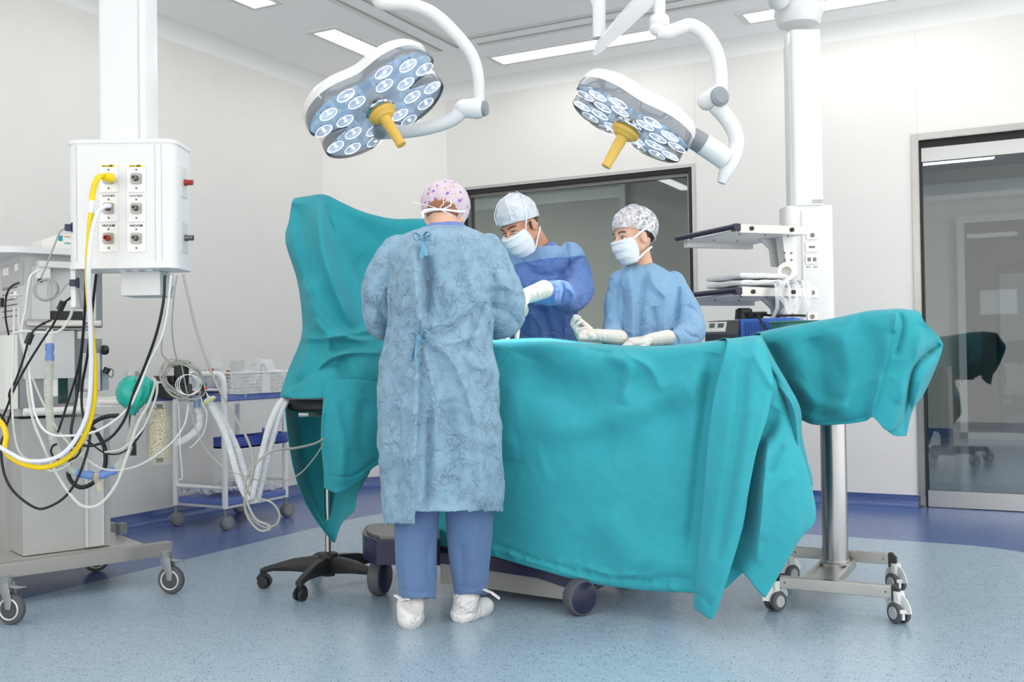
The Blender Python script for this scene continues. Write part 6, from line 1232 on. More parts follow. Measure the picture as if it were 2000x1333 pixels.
# wheeled base
b = B(); b.m = MMF
F1_ = MMI @ GP(347, 1088, .115); b.span((-.62, -.12, .113), (F1_.x, -.07, .172), .003); link('front_beam', b, M_base_m, AM, label='grey base beam')
b = B(); b.m = MMF; b.span((-.60, .60, .113), (F1_.x, .65, .172), .003); link('rear_beam', b, M_base_m, AM)
b = B(); b.m = MMF; b.span((-.25, -.07, .150), (F1_.x-.10, .60, .168), .002); link('base_plate', b, mat('base_plate_grey', (182, 180, 174), .3, .3), AM); b = B(); q = GP(222, 1046, .17); b.span((q.x-.01, q.y+.02, .168), (q.x+.02, q.y+.06, .22)); link('base_stop', b, M_mgd, AM)
def big_castor(px, py, root, ang=0., r=.058):
    c = GP(px, py); c = Vector((c.x, c.y, r)); c += FV*.0; ax = (m2*cos(ang)+m1*sin(ang)).normalized(); b1, b2 = B(), B(); wheel(b1, b2, c, ax, r, .026, .60)
    w = link('castor_wheel', b1, M_rub, root); b1 = B(); b1.tube([c+ax*(-.0145)+Vector((0, 0, 1))*(r*.66*sin(t))+ax.cross(Vector((0, 0, 1)))*(r*.66*cos(t)) for t in [2*pi*j/28 for j in range(28)]], .0035, 6, closed=True); link('wheel_ring', b1, M_alu_w, w); link('wheel_disc', b2, mat('wheel_core', (74, 74, 78), .5) if 'wheel_core' not in bpy.data.materials else bpy.data.materials['wheel_core'], w)
    t_ = ax.cross(Vector((0, 0, 1))).normalized(); top = c+Vector((0, 0, r+.004))-t_*.022
    b = B(); b.cyl(top, top+Vector((0, 0, .056)), .020, .024)
    for s in (-1, 1): b.tube([top+Vector((0, 0, .03))+ax*.018*s, c+ax*.018*s+Vector((0, 0, r*.5)), c+ax*.019*s], [.024, .016, .011], 8, sy=.22, up=ax)
    b.tube([top+Vector((0, 0, .026)), top+t_*.05+Vector((0, 0, .016)), top+t_*.085+Vector((0, 0, .020))], [.016, .014, .005], 8, sy=.4); link('castor_fork', b, M_mgd, w, label='grey fork with brake lever'); return w
big_castor(335, 1160, AM, .9); big_castor(22, 1220, AM, .9); big_castor(188, 1117, AM, .3); c_ = V(-60, 1150, 4.4); 
# ---- breathing parts hung on the machine's right side
def corr(nm, pts, r, m, parent=None, pitch=.0062, amp=.0022, label=None):
    P = catmull([V(*p) for p in pts], 10); L = [0.]
    for i in range(1, len(P)): L.append(L[-1]+(P[i]-P[i-1]).length)
    n = int(L[-1]/(pitch/4)); Q = []; j = 0; rr = []
    for i in range(n+1):
        s = L[-1]*i/n
        while j < len(P)-2 and L[j+1] < s: j += 1
        t = (s-L[j])/max(1e-9, L[j+1]-L[j]); Q.append(P[j].lerp(P[j+1], min(1, t))); rr.append(r+amp*sin(2*pi*s/pitch))
    b = B(); b.tube(Q, rr, 12, caps=False); return link(nm, b, m, parent, 80, label=label)
M_corr = milky('clear_corrugated', (226, 228, 220), .55, .3); M_corrw = milky('white_corrugated', (238, 240, 242), .7, .4); M_cblue = mat('connector_blue', (112, 146, 208), .4); M_ctube = milky('clear_tube', (232, 234, 228), .55, .25)
HS = thing('breathing_hose', 'clear corrugated breathing hose hanging in front of the grey cabinet, with a water trap', 'hose', tuple(V(190, 960, 3.85)))
corr('corrugated_tube', [(97, 705, 3.84), (95, 760, 3.83), (97, 810, 3.83), (104, 860, 3.83), (118, 895, 3.84), (135, 915, 3.85), (150, 925, 3.86)], .0145, M_corr, HS)
b = B(); b.tube([V(97, 648, 3.86), V(97, 662, 3.85), V(97, 672, 3.85)], [.013, .015, .015], 14); b.tube([V(97, 650, 3.92), V(97, 648, 3.86)], .013, 12); link('elbow_fitting', b, M_ivory, HS)
def conn(a, c, root, r=.0165):
    b = B(); a = Vector(a); c = Vector(c); d = c-a; b.tube([a, a+d*.08, a+d*.35, a+d*.45, a+d*.55, a+d*.65, a+d*.92, c], [r*.95, r, r, r*.82, r*.82, r, r, r*.95], 16); return link('blue_connector', b, M_cblue, root, label='blue connector')
conn(V(97, 672, 3.85), V(97, 706, 3.84), HS); conn(V(150, 924, 3.86), V(181, 930, 3.87), HS); conn(V(196, 929, 3.87), V(226, 918, 3.88), HS)
b = B(); b.tube([V(181, 930, 3.87), V(196, 929, 3.87)], .010, 12); b.tube([V(189, 928, 3.87), V(191, 942, 3.87)], .013, 14); b.lathe([(0, 0), (.013, 0), (.016, .006), (.016, .036), (.014, .040), (0, .040)], V(196, 962, 3.87), (-.15, 0, 1), 18); link('water_trap', b, milky('trap_clear', (214, 206, 186), .4, .15), HS, label='clear water trap')
corr('corrugated_tube', [(226, 918, 3.88), (240, 900, 3.88), (252, 870, 3.88), (260, 840, 3.89), (264, 812, 3.90)], .0145, M_corr, HS); b = B(); b.tube([V(262, 806, 3.9), V(263, 790, 3.9)], .017, 16); link('blue_connector', b, M_cblue, HS, label='blue connector')
# breathing bag
BG = thing('breathing_bag', 'wrinkled teal breathing bag hanging beside the grey machine', 'breathing bag', tuple(V(262, 805, 3.88)))
b = B(); b.ball(V(258, 768, 3.88), .066, (1, .8, 1.0), 26); b.ball(V(276, 764, 3.88), .052, (1, .8, 1.0), 22); b.cap(V(262, 790, 3.88), V(258, 806, 3.88), .035, .012); b.cap(V(280, 745, 3.88), V(292, 752, 3.88), .025, .018)
BFo = [([(262, 738), (266, 752), (256, 764)], 3, .010, 'g'), ([(272, 740), (276, 770), (262, 800)], 4, .008, 'r'), ([(282, 742), (285, 765), (270, 795)], 3, .008, 'g'), ([(292, 752), (285, 775), (266, 802)], 3, .006, 'r'), ([(240, 740), (262, 742), (280, 738)], 3, .006, 'r'), ([(230, 790), (250, 800)], 3, .004, 'g')]
sculpt('bag', b, mat('teal_rubber', (30, 168, 150), .3, spec=.6), BG, .003, 6, BFo, .003, 22, label='teal rubber bag'); b = B(); b.cyl(V(258, 735, 3.93), V(258, 726, 3.93), .026); b.cyl(V(258, 760, 3.93), V(258, 726, 3.93), .018); link('bag_mount', b, M_mg, BG, label='grey mount')
# absorber canister under its black head
AC = thing('absorber_canister', 'clear canister of beige soda lime granules under a black holder', 'canister', tuple(V(312, 912, 3.92)))
cc = V(312, 846, 3.95); zc0 = V(312, 908, 3.95).z; zc1 = V(312, 782, 3.95).z
b = B(); b.lathe([(0, 0), (.044, 0), (.047, .004), (.049, zc1-zc0), (.047, zc1-zc0), (.0455, .008), (0, .006)], (cc.x, cc.y, zc0), (0, 0, 1), 36); link('jar', b, milky('jar_clear', (214, 212, 196), .12, .08), AC, label='clear jar')
def granules():
    m, N, L, b_ = _new('soda_lime'); tc = N.new('ShaderNodeTexCoord'); v = N.new('ShaderNodeTexVoronoi'); v.inputs['Scale'].default_value = 260; L.new(tc.outputs['Object'], v.inputs['Vector'])
    cr = N.new('ShaderNodeValToRGB'); cr.color_ramp.elements[0].color = srgb((240, 232, 204)); cr.color_ramp.elements[1].color = srgb((120, 106, 84)); cr.color_ramp.elements[0].position = .45; cr.color_ramp.elements[1].position = .75; L.new(v.outputs['Distance'], cr.inputs[0]); L.new(cr.outputs[0], b_.inputs['Base Color'])
    bp = N.new('ShaderNodeBump'); bp.inputs['Distance'].default_value = -.002; L.new(v.outputs['Distance'], bp.inputs['Height']); L.new(bp.outputs[0], b_.inputs['Normal']); return m
b = B(); b.lathe([(0, 0), (.045, 0), (.045, V(312, 798, 3.95).z-V(312, 893, 3.95).z), (0, V(312, 798, 3.95).z-V(312, 893, 3.95).z)], (cc.x, cc.y, V(312, 893, 3.95).z), (0, 0, 1), 36); o = link('soda_lime_granules', b, granules(), AC, label='beige granules'); o['kind'] = 'stuff'
b = B(); b.cyl(V(312, 903, 3.95), V(312, 893, 3.95), .014); b.cyl(V(312, 800, 3.95), V(312, 790, 3.95), .012); link('canister_stem', b, M_blk, AC)
b = B(); b.lathe([(0, 0), (.051, 0), (.051, .010), (0, .010)], (cc.x, cc.y, zc1-.002), (0, 0, 1), 36); link('seal_ring', b, mat('seal_blue', (40, 44, 120), .4), AC, label='blue seal')
b = B(); b.m = vframe(312, 762, 3.95); b.span((-.075, -.05, -.035), (.11, .06, .022), .008); b.span((-.01, -.045, .02), (.05, .03, .055), .006); b.tube([(.085, 0, .02), (.085, 0, .085)], .028, 20); b.tube([(.085, 0, .085), (.085, 0, .105)], .034, 20); link('holder', b, M_blk, AC, label='black holder block')
b = B(); b.m = vframe(312, 762, 3.95); b.span((-.03, -.052, .026), (.03, -.02, .034), .002); link('holder_plate', b, M_ivory, AC); b = B(); b.m = vframe(258, 850, 3.95); b.span((-.012, 0, -.08), (.012, .012, .12)); link('holder_bar', b, M_blk, AC)
b = B(); b.tube([V(196, 786, 4.08), V(250, 786, 4.0), V(300, 770, 3.99)], .012, 8); link('support_arm', b, M_ivory, AC)
# right-hand hoses with the filter
H2 = thing('filter_hose', 'pair of white corrugated hoses looping down from a clear filter in front of the trolley', 'hose', tuple(V(498, 985, 3.95)))
for dx, dd in ((0, 0), (13, .03)):
    corr('corrugated_tube', [(412+dx*.3, 793, 3.95+dd), (432+dx*.6, 830, 3.95+dd), (448+dx, 872, 3.95+dd), (460+dx*1.1, 915, 3.95+dd), (473+dx, 955, 3.95+dd), (488+dx*.9, 982, 3.95+dd)], .0125, M_corrw, H2)
    corr('corrugated_tube', [(490+dx*.9, 982, 3.96+dd), (500+dx, 940, 3.98+dd), (511+dx, 890, 4.0+dd), (524+dx, 840, 4.05+dd), (540+dx*.8, 800, 4.15+dd), (556+dx*.5, 778, 4.3+dd)], .0115, M_corrw, H2)
b = B(); q = V(408, 783, 3.95); ax = (V(414, 795, 3.95)-V(398, 770, 3.95)).normalized(); b.lathe([(0, -.035), (.010, -.033), (.010, -.012), (.026, -.006), (.028, 0), (.026, .006), (.011, .012), (.011, .02), (0, .02)], q, ax, 24); f_ = link('filter', b, milky('filter_clear', (228, 232, 226), .5, .15), H2, label='round clear filter'); b = B(); b.tube([q+ax*.003+(ax.orthogonal().normalized()*cos(t)+ax.cross(ax.orthogonal().normalized())*sin(t))*.0275 for t in [2*pi*j/24 for j in range(24)]], .003, 6, closed=True); link('filter_ring', b, mat('ring_lime', (206, 214, 90), .4), f_, label='lime green ring')
H3 = thing('return_hose', 'short white corrugated hose with a blue-grey connector curving left behind the canister', 'hose', tuple(V(380, 862, 3.98)))
b = B(); b.tube([V(385, 776, 3.98), V(385, 798, 3.98)], .0135, 14); link('blue_connector', b, mat('connector_grey_blue', (120, 150, 180), .4), H3); corr('corrugated_tube', [(385, 797, 3.98), (390, 818, 3.98), (386, 838, 3.98), (368, 855, 3.99), (342, 868, 4.0)], .0125, M_corrw, H3)

# ============================================================= CABLES AND HOSES
M_cg = mat('cable_grey', (160, 160, 152), .45); M_cw = mat('cable_white', (226, 227, 226), .4); M_cb = mat('cable_black', (26, 26, 28), .4); M_hy = mat('hose_yellow', (238, 204, 12), .35); M_hl = mat('hose_lilac_white', (222, 224, 232), .35)
def cable(nm, pts, r, m, label, cat='cable', root=None, n=8):
    b = B(); b.tube(catmull([V(*p) for p in pts], n), r, 10); o = link(nm, b, m, root, 60)
    if root is None: tag(o, label, cat)
    return o
yh = thing('air_hose', 'yellow air hose plugged into the top left outlet, looping down to the left edge', 'hose', tuple(V(80, 915, 3.6)))
cable('hose', [(205, 347, 3.56), (197, 344, 3.52), (188, 353, 3.50), (181, 378, 3.50), (177, 430, 3.50), (172, 500, 3.50), (172, 560, 3.52), (178, 640, 3.58), (184, 720, 3.62), (183, 785, 3.64), (170, 840, 3.65), (146, 882, 3.66), (115, 905, 3.66), (78, 914, 3.66), (38, 904, 3.67), (10, 882, 3.68), (12, 852, 3.72), (2, 826, 3.76), (-30, 800, 3.8)], .0098, M_hy, '', root=yh)
b = B(); b.cyl(V(216, 348, 3.56), V(203, 346, 3.525), .0185, .012, 18); link('hose_coupling', b, M_hy, yh); b = B(); b.tube([V(179.5, 392, 3.4995), V(178, 410, 3.4995), V(177.5, 416, 3.4995)], .0103, 12); link('hose_tag', b, M_cw, yh, label='white paper tag')
cable('oxygen_hose', [(214, 402, 3.53), (203, 404, 3.50), (190, 418, 3.49), (179, 460, 3.48), (173, 530, 3.48), (176, 620, 3.55), (178, 720, 3.60), (172, 800, 3.62), (152, 852, 3.63), (124, 886, 3.63), (90, 900, 3.63), (50, 900, 3.64), (20, 886, 3.65), (-10, 868, 3.68)], .0080, M_hl, 'white oxygen hose running down beside the yellow one', 'hose')
cable('power_cable', [(322, 538, 3.62), (319, 590, 3.62), (306, 650, 3.64), (285, 710, 3.68), (262, 765, 3.72), (243, 820, 3.74), (215, 856, 3.75), (180, 871, 3.76), (150, 866, 3.76), (139, 848, 3.78), (143, 815, 3.8), (152, 760, 3.8), (160, 680, 3.76), (166, 600, 3.68), (168, 538, 3.62)], .0052, M_cb, 'black power cable hanging from the pendant box in a deep loop over the hoses')
cable('signal_cable', [(334, 538, 3.64), (326, 610, 3.64), (314, 662, 3.66), (292, 705, 3.68), (268, 765, 3.72), (244, 805, 3.74), (190, 842, 3.76), (130, 852, 3.77), (92, 845, 3.77), (70, 812, 3.78), (60, 755, 3.78), (54, 700, 3.78), (42, 650, 3.78), (50, 605, 3.76), (54, 570, 3.74), (60, 540, 3.74), (76, 528, 3.76)], .0048, M_cw, 'white cable from the pendant box sweeping across the grey machine')
cable('black_cable', [(170, 536, 3.64), (166, 600, 3.68), (158, 690, 3.76), (147, 740, 3.8), (131, 790, 3.82), (113, 845, 3.82)], .0042, M_cb, 'straight black cable dropping from the pendant box to the black loop of cable')
cable('black_cable', [(188, 536, 3.66), (182, 590, 3.7), (176, 650, 3.74), (170, 700, 3.8), (160, 760, 3.84), (162, 812, 3.84), (176, 850, 3.82), (158, 920, 3.80), (130, 968, 3.80), (92, 992, 3.80), (66, 991, 3.80), (28, 962, 3.80), (8, 925, 3.80), (2, 870, 3.8), (12, 838, 3.82), (2, 812, 3.84), (-20, 800, 3.84)], .0048, M_cb, 'black cable that makes the lowest wide loop in front of the grey cabinet')
pc_ = thing('power_lead', 'thin black lead with a ferrite block running down to the left edge', 'cable', tuple(V(40, 780, 3.72)))
cable('lead', [(150, 566, 3.70), (140, 580, 3.70), (120, 598, 3.70), (104, 634, 3.72), (80, 670, 3.74), (52, 715, 3.76), (28, 760, 3.78), (12, 800, 3.8), (-6, 840, 3.8)], .0042, M_cb, '', root=pc_)
b = B(); b.tube([V(124, 589, 3.695), V(116, 606, 3.695)], .0125, 8); link('ferrite_block', b, M_blk, pc_)
pc_ = thing('power_lead', 'second black lead, its ferrite block lying lower beside the white tube', 'cable', tuple(V(30, 790, 3.74)))
cable('lead', [(100, 625, 3.74), (72, 640, 3.74), (58, 660, 3.74), (46, 700, 3.76), (30, 745, 3.78), (18, 770, 3.8), (22, 800, 3.82), (10, 840, 3.82)], .0040, M_cb, '', root=pc_)
b = B(); b.tube([V(61, 652, 3.738), V(53, 672, 3.738)], .0125, 8); link('ferrite_block', b, M_blk, pc_)
cable('black_lead', [(38, 552, 3.74), (22, 560, 3.74), (12, 580, 3.76), (11, 620, 3.78), (17, 655, 3.8)], .0035, M_cb, 'short black lead looping from the vented side panel')
cable('black_tube', [(110, 868, 3.82), (103, 872, 3.8), (100, 885, 3.78), (112, 898, 3.77), (140, 898, 3.77), (155, 885, 3.77), (160, 860, 3.78)], .0040, M_cb, 'small black loop round the corrugated hose')
cable('black_hose', [(232, 812, 3.92), (205, 815, 3.92), (180, 828, 3.93), (150, 860, 3.95), (135, 910, 3.95), (136, 935, 3.94), (155, 952, 3.93), (180, 945, 3.93), (203, 918, 3.93), (205, 880, 3.94), (192, 850, 3.96), (175, 830, 3.98)], .0085, M_cb, 'thick black rubber hose looped low on the machine side', 'hose')
cable('thin_tube', [(60, 648, 3.8), (52, 720, 3.8), (62, 810, 3.8), (84, 870, 3.8), (110, 925, 3.8), (140, 970, 3.8), (165, 990, 3.8), (195, 985, 3.8), (225, 950, 3.81), (245, 900, 3.82), (268, 830, 3.83), (290, 790, 3.84), (303, 750, 3.85), (300, 738, 3.85)], .0056, M_ctube, 'clear tube hanging in the deepest loop, up to the canister holder', 'tube')
cable('thin_tube', [(28, 600, 3.78), (26, 680, 3.78), (24, 800, 3.78), (36, 880, 3.78), (70, 905, 3.79), (110, 920, 3.8), (170, 880, 3.82)], .0040, M_ctube, 'clear tube straight down the left column and round to the right', 'tube')
cable('thin_tube', [(36, 600, 3.79), (40, 660, 3.79), (60, 730, 3.8), (90, 800, 3.82), (120, 850, 3.83), (160, 890, 3.84), (208, 918, 3.86), (270, 910, 3.87), (330, 870, 3.88), (360, 830, 3.89), (368, 790, 3.9)], .0042, M_ctube, 'clear tube crossing behind the water trap and in front of the canister', 'tube')
cable('gas_tube', [(172, 560, 3.7), (146, 596, 3.7), (134, 625, 3.71), (114, 648, 3.72), (80, 650, 3.74), (50, 647, 3.75), (26, 650, 3.78)], .0052, M_ctube, 'clear gas tube with a white disc filter under the pendant box', 'tube')
for q, l in ((V(147, 595, 3.695), 'white disc filter on the tube under the pendant box'), (V(30, 577, 3.73), 'white disc filter lying flat in front of the vented side panel')):
    b = B(); ax = Vector(q-V(142, 603, 3.70)).normalized() if q.z < V(30, 577, 3.73).z-.02 else Vector((0, 0, 1)); b.lathe([(0, -.012), (.006, -.012), (.006, -.004), (.022, -.003), (.024, 0), (.022, .003), (.006, .004), (.006, .012), (0, .012)], q, ax, 24); tag(link('disc_filter', b, M_cw), l, 'filter')
vg = thing('video_cable', 'grey cable with navy plugs, coiled and tied beside the pendant box', 'cable', tuple(V(90, 592, 3.66)))
P = [(132, 445, 3.62), (118, 452, 3.62), (108, 475, 3.63), (92, 515, 3.64), (78, 548, 3.65)]
for k in range(3):
    for t in range(8): a = radians(120+45*t); P.append((90+(25-k*2)*cos(a), 566-(22-k)*sin(a), 3.65-.006*k))
P += [(95, 588, 3.63), (116, 574, 3.63), (130, 556, 3.62), (138, 552, 3.62)]
cable('cord', P, .0030, M_cg, '', root=vg, n=4)
for x, y in ((136, 445), (145, 553)): b = B(); b.m = vframe(x, y, 3.62); b.span((-.014, -.012, -.012), (.010, .012, .012), .003); b.span((.008, -.008, -.018), (.016, .008, .018), .002); link('plug', b, M_navyp, vg, label='navy plug')
b = B(); q = V(78, 549, 3.645); b.tube([q+Vector((0, 0, .008)), q-Vector((0, 0, .006))], .008, 8); link('cable_tie', b, M_blk, vg)
# bundle of grey leads on the canister holder
CB = thing('lead_bundle', 'tangled coil of thin grey monitoring leads hung over the black canister holder', 'cable', tuple(V(358, 790, 3.86)))
random.seed(5)
for k in range(8):
    P = []; rx = 42+random.uniform(-7, 7); ry = 30+random.uniform(-6, 6); ox = random.uniform(-5, 5); oy = random.uniform(-5, 5); d0 = 3.86-.010*k
    for t in range(14): a = 2*pi*t/14; u = rx*cos(a); v = ry*sin(a); P.append(V(357+ox+u*.86-v*.45, 743+oy+u*.50+v*.86+random.uniform(-1.5, 1.5), d0+.006*sin(a*2)))
    b = B(); b.tube(catmull(P, 4, True), .0021, 8, closed=True); link('lead', b, M_cg, CB, 60)
for k in range(3):
    P = [V(368+18*cos(a)*(1+.2*k), 752+20*sin(a), 3.79-.004*k) for a in [2*pi*t/10 for t in range(10)]]; b = B(); b.tube(catmull(P, 4, True), .0016, 6, closed=True); link('thin_lead', b, M_cw, CB, 60)
for x0, y0, x1, y1, m in ((377, 733, 384, 745, M_mgd), (383, 748, 392, 766, M_mgd), (392, 755, 399, 775, M_blk)): b = B(); b.cap(V(x0, y0, 3.80), V(x1, y1, 3.80), .009, .010, 10); link('lead_block', b, m, CB)
for x, y, c in ((401, 752, (30, 130, 110)), (402, 758, (190, 60, 50))): b = B(); b.ball(V(x, y, 3.80), .007); link('lead_clip', b, mat('clip_%d' % x, c, .4), CB)
# free grey cables
cable('sensor_cable', [(346, 538, 3.66), (340, 580, 3.66), (336, 640, 3.7), (342, 690, 3.76), (352, 712, 3.8)], .0028, M_cg, 'thin grey cable falling from the pendant box to the coil of leads')
cable('sensor_cable', [(338, 560, 3.66), (326, 600, 3.68), (318, 650, 3.72), (316, 690, 3.76), (330, 706, 3.8)], .0026, M_cg, 'thinnest grey cable, left of the others above the coil')
cable('monitor_cable', [(358, 536, 3.66), (368, 580, 3.66), (382, 640, 3.68), (402, 700, 3.70), (430, 765, 3.74), (462, 820, 3.78), (486, 865, 3.80), (495, 905, 3.80), (490, 935, 3.80), (478, 975, 3.80), (484, 1010, 3.80), (506, 1036, 3.80), (526, 1034, 3.80), (524, 1026, 3.80), (500, 1015, 3.79), (484, 985, 3.79), (478, 950, 3.80), (492, 915, 3.80), (530, 882, 3.82), (576, 876, 3.9), (612, 868, 4.0), (632, 858, 4.06)], .0048, M_cg, 'grey cable swinging from the pendant across to the draped stool')
cable('monitor_cable', [(482, 982, 3.82), (500, 975, 3.82), (530, 982, 3.82), (546, 1005, 3.82), (538, 1026, 3.82), (515, 1030, 3.82), (490, 1012, 3.82), (478, 985, 3.82), (482, 950, 3.82)], .0040, M_cg, 'round loop of grey cable lying lowest, just above the floor')
cable('sensor_cable', [(352, 700, 3.84), (366, 770, 3.84), (380, 830, 3.84), (404, 880, 3.84), (440, 915, 3.84), (490, 935, 3.84), (540, 942, 3.86), (580, 930, 3.92), (610, 900, 4.0), (632, 868, 4.06)], .0024, M_cg, 'thin grey cable sagging from the coil to the stool')
cable('sample_line', [(388, 762, 3.84), (396, 790, 3.84), (404, 810, 3.84), (398, 845, 3.84), (380, 868, 3.84), (370, 876, 3.84)], .0020, M_ctube, 'short clear sampling line hanging below the clear filter', 'tube')
cable('sample_line', [(346, 770, 3.86), (350, 820, 3.86), (352, 880, 3.86), (356, 930, 3.86), (350, 938, 3.86)], .0018, M_ctube, 'clear sampling line hanging beside the right edge of the canister', 'tube')
cable('black_lead', [(322, 745, 3.86), (306, 775, 3.84), (292, 810, 3.84), (280, 840, 3.84), (262, 866, 3.84), (240, 884, 3.84), (218, 888, 3.84), (198, 882, 3.84), (170, 860, 3.84)], .0032, M_cb, 'black lead curving round the left side of the canister')
cable('clear_line', [(308, 745, 3.85), (305, 775, 3.83), (290, 815, 3.83), (276, 842, 3.83), (240, 876, 3.83), (205, 884, 3.84)], .0042, M_ctube, 'clear tube following the black lead down the left of the canister', 'tube')
# ============================================================= TROLLEY BY THE LEFT WALL
TR = thing('utility_trolley', 'white tubular trolley with blue shelves by the left wall', 'trolley', (-4.38, 4.64, 0))
tx0, tx1, ty0, ty1 = -4.575, -4.190, 4.385, 4.905
M_tub = mat('trolley_white', (236, 237, 236), .35); M_tb = mat('tray_blue', (104, 124, 190), .4); M_tbd = mat('bin_blue', (34, 58, 140), .35)
for y in (ty0, ty1):
    b = B(); P = [Vector((tx0, y, .12)), Vector((tx0, y, .84))]+[Vector((tx0+.05*(1-cos(a)), y, .84+.05*sin(a))) for a in (.4, .8, 1.2, pi/2)]+[Vector((tx1-.05*(1-cos(a)), y, .84+.05*sin(a))) for a in (pi/2, 1.2, .8, .4)]+[Vector((tx1, y, .84)), Vector((tx1, y, .12))]
    b.tube(P, .0175, 12); b.tube([(tx0, y, .80), (tx1, y, .80)], .008, 8); b.tube([(tx0, y, .235), (tx1, y, .235)], .013, 8); link('end_frame', b, M_tub, TR)
for z in (.735, .135):
    b = B(); b.span((tx0+.005, ty0+.005, z), (tx1+.012, ty1-.005, z+.035), .006); link('shelf', b, M_tb, TR, label='blue shelf'); b = B(); b.span((tx0+.02, ty0+.02, z-.018), (tx1, ty1-.02, z-.002)); link('shelf_rail', b, M_tub, TR)
for i, (y0, y1) in enumerate(((4.40, 4.64), (4.665, 4.90))):
    b = B(); x0 = tx1-.10; x1 = tx1+.06; w = .006
    pts = [(x0, y0), (x0, y1), (x1-.03, y1), (x1, (y0+y1)/2) if i else (x1, y1-.02), (x1, (y0+y1)/2-.03) if i else (x1, y0+.02), (x1-.03, y0)]
    b.prism(pts, .462, .470, 2)
    for j in range(len(pts)): a, c = pts[j], pts[(j+1) % len(pts)]; b.add([(a[0], a[1], .462), (c[0], c[1], .462), (c[0], c[1], .525), (a[0], a[1], .525)], [(0, 1, 2, 3)])
    o = link('bin', b, M_tbd, TR, label='dark blue bin'); modify(o, [('SOLIDIFY', dict(thickness=.004))])
for x, y in ((tx0, ty0), (tx1, ty0), (tx1, ty1), (tx0, ty1)):
    r = .040; b1, b2 = B(), B(); ax = Vector((.95, -.3, 0)).normalized() if True else None
    for s in (-1, 1): wheel(b1, b2, Vector((x+.012, y+.0, r))+ax*.015*s, ax, r, .018, .7)
    w_ = link('castor_wheel', b1, mat('castor_grey', (128, 128, 132), .5) if 'castor_grey' not in bpy.data.materials else bpy.data.materials['castor_grey'], TR); link('wheel_disc', b2, M_mgd, w_); b = B(); b.cyl((x, y, .05), (x, y, .13), .010); link('castor_stem', b, M_mgd, w_)
# wire basket with packets
BK = thing('plastic_basket', 'white slotted plastic basket full of clear packets on the trolley top', 'basket', (-4.33, 4.68, .77))
zb0, zb1 = .772, .895; bx0, bx1, by0, by1 = -4.52, -4.17, 4.47, 4.93
b = B()
def wallb(p, q, n):
    p = Vector(p); q = Vector(q); fl = .018; d = (q-p).normalized(); out = Vector((d.y, -d.x, 0))
    for i in range(n+1):
        t = i/n; c = p.lerp(q, t); b.tube([c+Vector((0, 0, zb0)), c+out*fl+Vector((0, 0, zb1))], .0024, 4)
    for k in range(7): z = zb0+(zb1-zb0)*k/6; o_ = out*fl*k/6; b.tube([p+o_+Vector((0, 0, z)), q+o_+Vector((0, 0, z))], .0024, 4)
wallb((bx0, by0, 0), (bx1, by0, 0), 20); wallb((bx1, by0, 0), (bx1, by1, 0), 28); wallb((bx1, by1, 0), (bx0, by1, 0), 20); wallb((bx0, by1, 0), (bx0, by0, 0), 28)
link('lattice', b, M_tub, BK); b = B(); b.tube([(bx0-.02, by0-.02, zb1), (bx1+.02, by0-.02, zb1), (bx1+.02, by1+.02, zb1), (bx0-.02, by1+.02, zb1)], .006, 8, closed=True); link('rim', b, M_tub, BK); b = B(); b.span((bx0, by0, zb0), (bx1, by1, zb0+.003)); link('bottom', b, M_tub, BK)
b = B(); b.span((bx1+.004, 4.66, zb0), (bx1+.02, 4.73, zb1)); link('centre_panel', b, M_tub, BK)
random.seed(8)
M_pk = milky('packet_film', (236, 240, 244), .35, .12)
b = B()
for i in range(34):
    c = Vector((random.uniform(bx0+.03, bx1-.03), random.uniform(by0+.04, by1-.04), random.uniform(zb0+.03, zb1+.04))); R_ = Matrix.Rotation(random.uniform(0, 3), 3, 'Z') @ Matrix.Rotation(random.uniform(-.8, .8), 3, 'X'); w, h = random.uniform(.03, .05), random.uniform(.03, .06)
    rows = [[c+R_@Vector((w*(u-2)/2, .012*noise.noise(Vector((u*.9+i, v*.9, i*3.1))), h*(v-2)/2)) for u in range(5)] for v in range(5)]; b.grid(rows)
o = link('clear_packets', b, M_pk, None, 40); tag(o, 'heap of crumpled clear packets in the white basket', 'packets')['kind'] = 'stuff'
for (x, y, h, rz, lab) in ((-4.24, 4.74, .17, .1, 'tallest white wrapped packet standing up in the basket'), (-4.22, 4.79, .12, .35, 'shorter packet leaning right beside the tallest one'), (-4.30, 4.52, .10, -.2, 'brown and white packet at the left end of the basket')):
    b = B(); b.m = Matrix.Translation((x, y, zb0+.04)) @ Matrix.Rotation(rz, 4, 'X'); b.span((-.004, -.016, 0), (.004, .016, h), .003); tag(link('wrapped_packet', b, mat('packet_white', (236, 234, 230), .4) if 'brown' not in lab else mat('packet_brown', (150, 110, 84), .5)), lab, 'packet')
for x, y, lab in ((-4.46, 4.44, 'clear bottle with a red cap at the left of the trolley top'), (-4.36, 4.46, 'clear bottle with a red cap nearer to the white basket')):
    t = thing('small_bottle', lab, 'bottle', (x, y, .77)); b = B(); b.lathe([(0, .0), (.022, 0), (.025, .01), (.025, .09), (.012, .12), (.012, .135), (0, .135)], (x, y, .771), (0, 0, 1), 20); link('body', b, M_pk, t); b = B(); b.lathe([(0, .132), (.014, .132), (.014, .150), (0, .150)], (x, y, .771), (0, 0, 1), 16); link('cap', b, mat('cap_red', (200, 50, 44), .4) if 'cap_red' not in bpy.data.materials else bpy.data.materials['cap_red'], t, label='red cap')
def item(nm, x0, y0, z0, x1, y1, z1, c, lab, cat='box'): b = B(); b.span((x0, y0, z0), (x1, y1, z1), .003); return tag(link(nm, b, mat(nm+'_'+str(c[0])+str(c[2]), c, .5)), lab, cat)
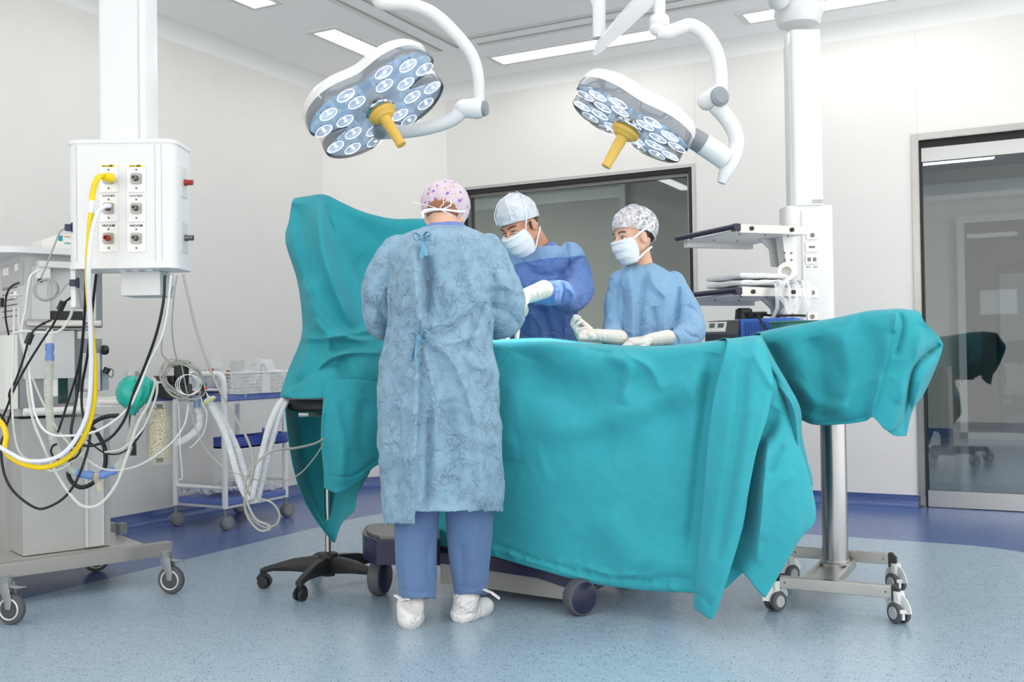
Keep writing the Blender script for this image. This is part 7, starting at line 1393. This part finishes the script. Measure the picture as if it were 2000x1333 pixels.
bx = thing('medicine_box', 'white and blue cardboard box standing behind the bottles on the trolley', 'box', (-4.42, 4.60, .77)); b = B(); b.span((-4.50, 4.52, .771), (-4.36, 4.62, .93), .002); link('carton', b, mat('carton_white', (226, 228, 232), .5), bx)
b = B(); b.span((-4.501, 4.519, .80), (-4.358, 4.521, .87)); b.span((-4.361, 4.519, .80), (-4.359, 4.621, .87)); link('blue_band', b, mat('band_blue', (58, 118, 200), .5), bx)
item('red_packet', -4.50, 4.41, .772, -4.40, 4.48, .80, (176, 40, 48), 'dark red packet lying under the bottles'); item('navy_packet', -4.40, 4.42, .772, -4.30, 4.50, .805, (44, 60, 120), 'navy packet lying beside the dark red one'); item('paper_sheet', -4.34, 4.42, .772, -4.18, 4.66, .776, (206, 204, 198), 'flat grey sheet of paper under the basket edge', 'paper')
tubes = (((40, 150, 130), -4.16, 4.72), ((150, 96, 50), -4.17, 4.77), ((120, 80, 150), -4.16, 4.69), ((200, 204, 210), -4.17, 4.81), ((214, 218, 222), -4.15, 4.75))
for i, (c, x, y) in enumerate(tubes):
    b = B(); b.cap((x, y, .478), (x+random.uniform(-.01, .01), y+random.uniform(-.02, .02), .54+random.uniform(.0, .04)), .010, .009, 12); tag(link('sample_tube', b, mat('tube_%d' % i, c, .4)), ['green-capped tube standing in the right blue bin', 'brown-topped tube in the right blue bin', 'violet tube at the left of the right blue bin', 'pale grey tube at the right of the right blue bin', 'whitish tube between the green and the brown one'][i], 'tube')
b = B(); random.seed(3)
for i in range(16):
    c = Vector((random.uniform(tx0+.05, tx1-.04), random.uniform(ty0+.05, ty1-.06), .18+random.uniform(0, .04))); w = random.uniform(.06, .09); R_ = Matrix.Rotation(random.uniform(0, 3), 3, 'Z')
    b.grid([[c+R_@Vector((w*(u-4)/4, w*(v-4)/4, .035*noise.noise(Vector((u*.8+i*5, v*.8, i))))) for u in range(9)] for v in range(9)])
tag(link('plastic_bags', b, M_pk, None, 40), 'crumpled clear plastic bags lying on the bottom trolley shelf', 'bags')['kind'] = 'stuff'
b = B(); b.grid([[Vector((tx1-.03+.02*noise.noise(Vector((u, v, 3))), 4.42+.2*u/8, .475+.04*abs(noise.noise(Vector((u*.8, v*.9, 7))))+.0*v)) + Vector((-.015*v, 0, 0)) for u in range(9)] for v in range(5)]); tag(link('plastic_bag', b, M_pk, None, 40), 'small crumpled clear bag in the left blue bin', 'bag')
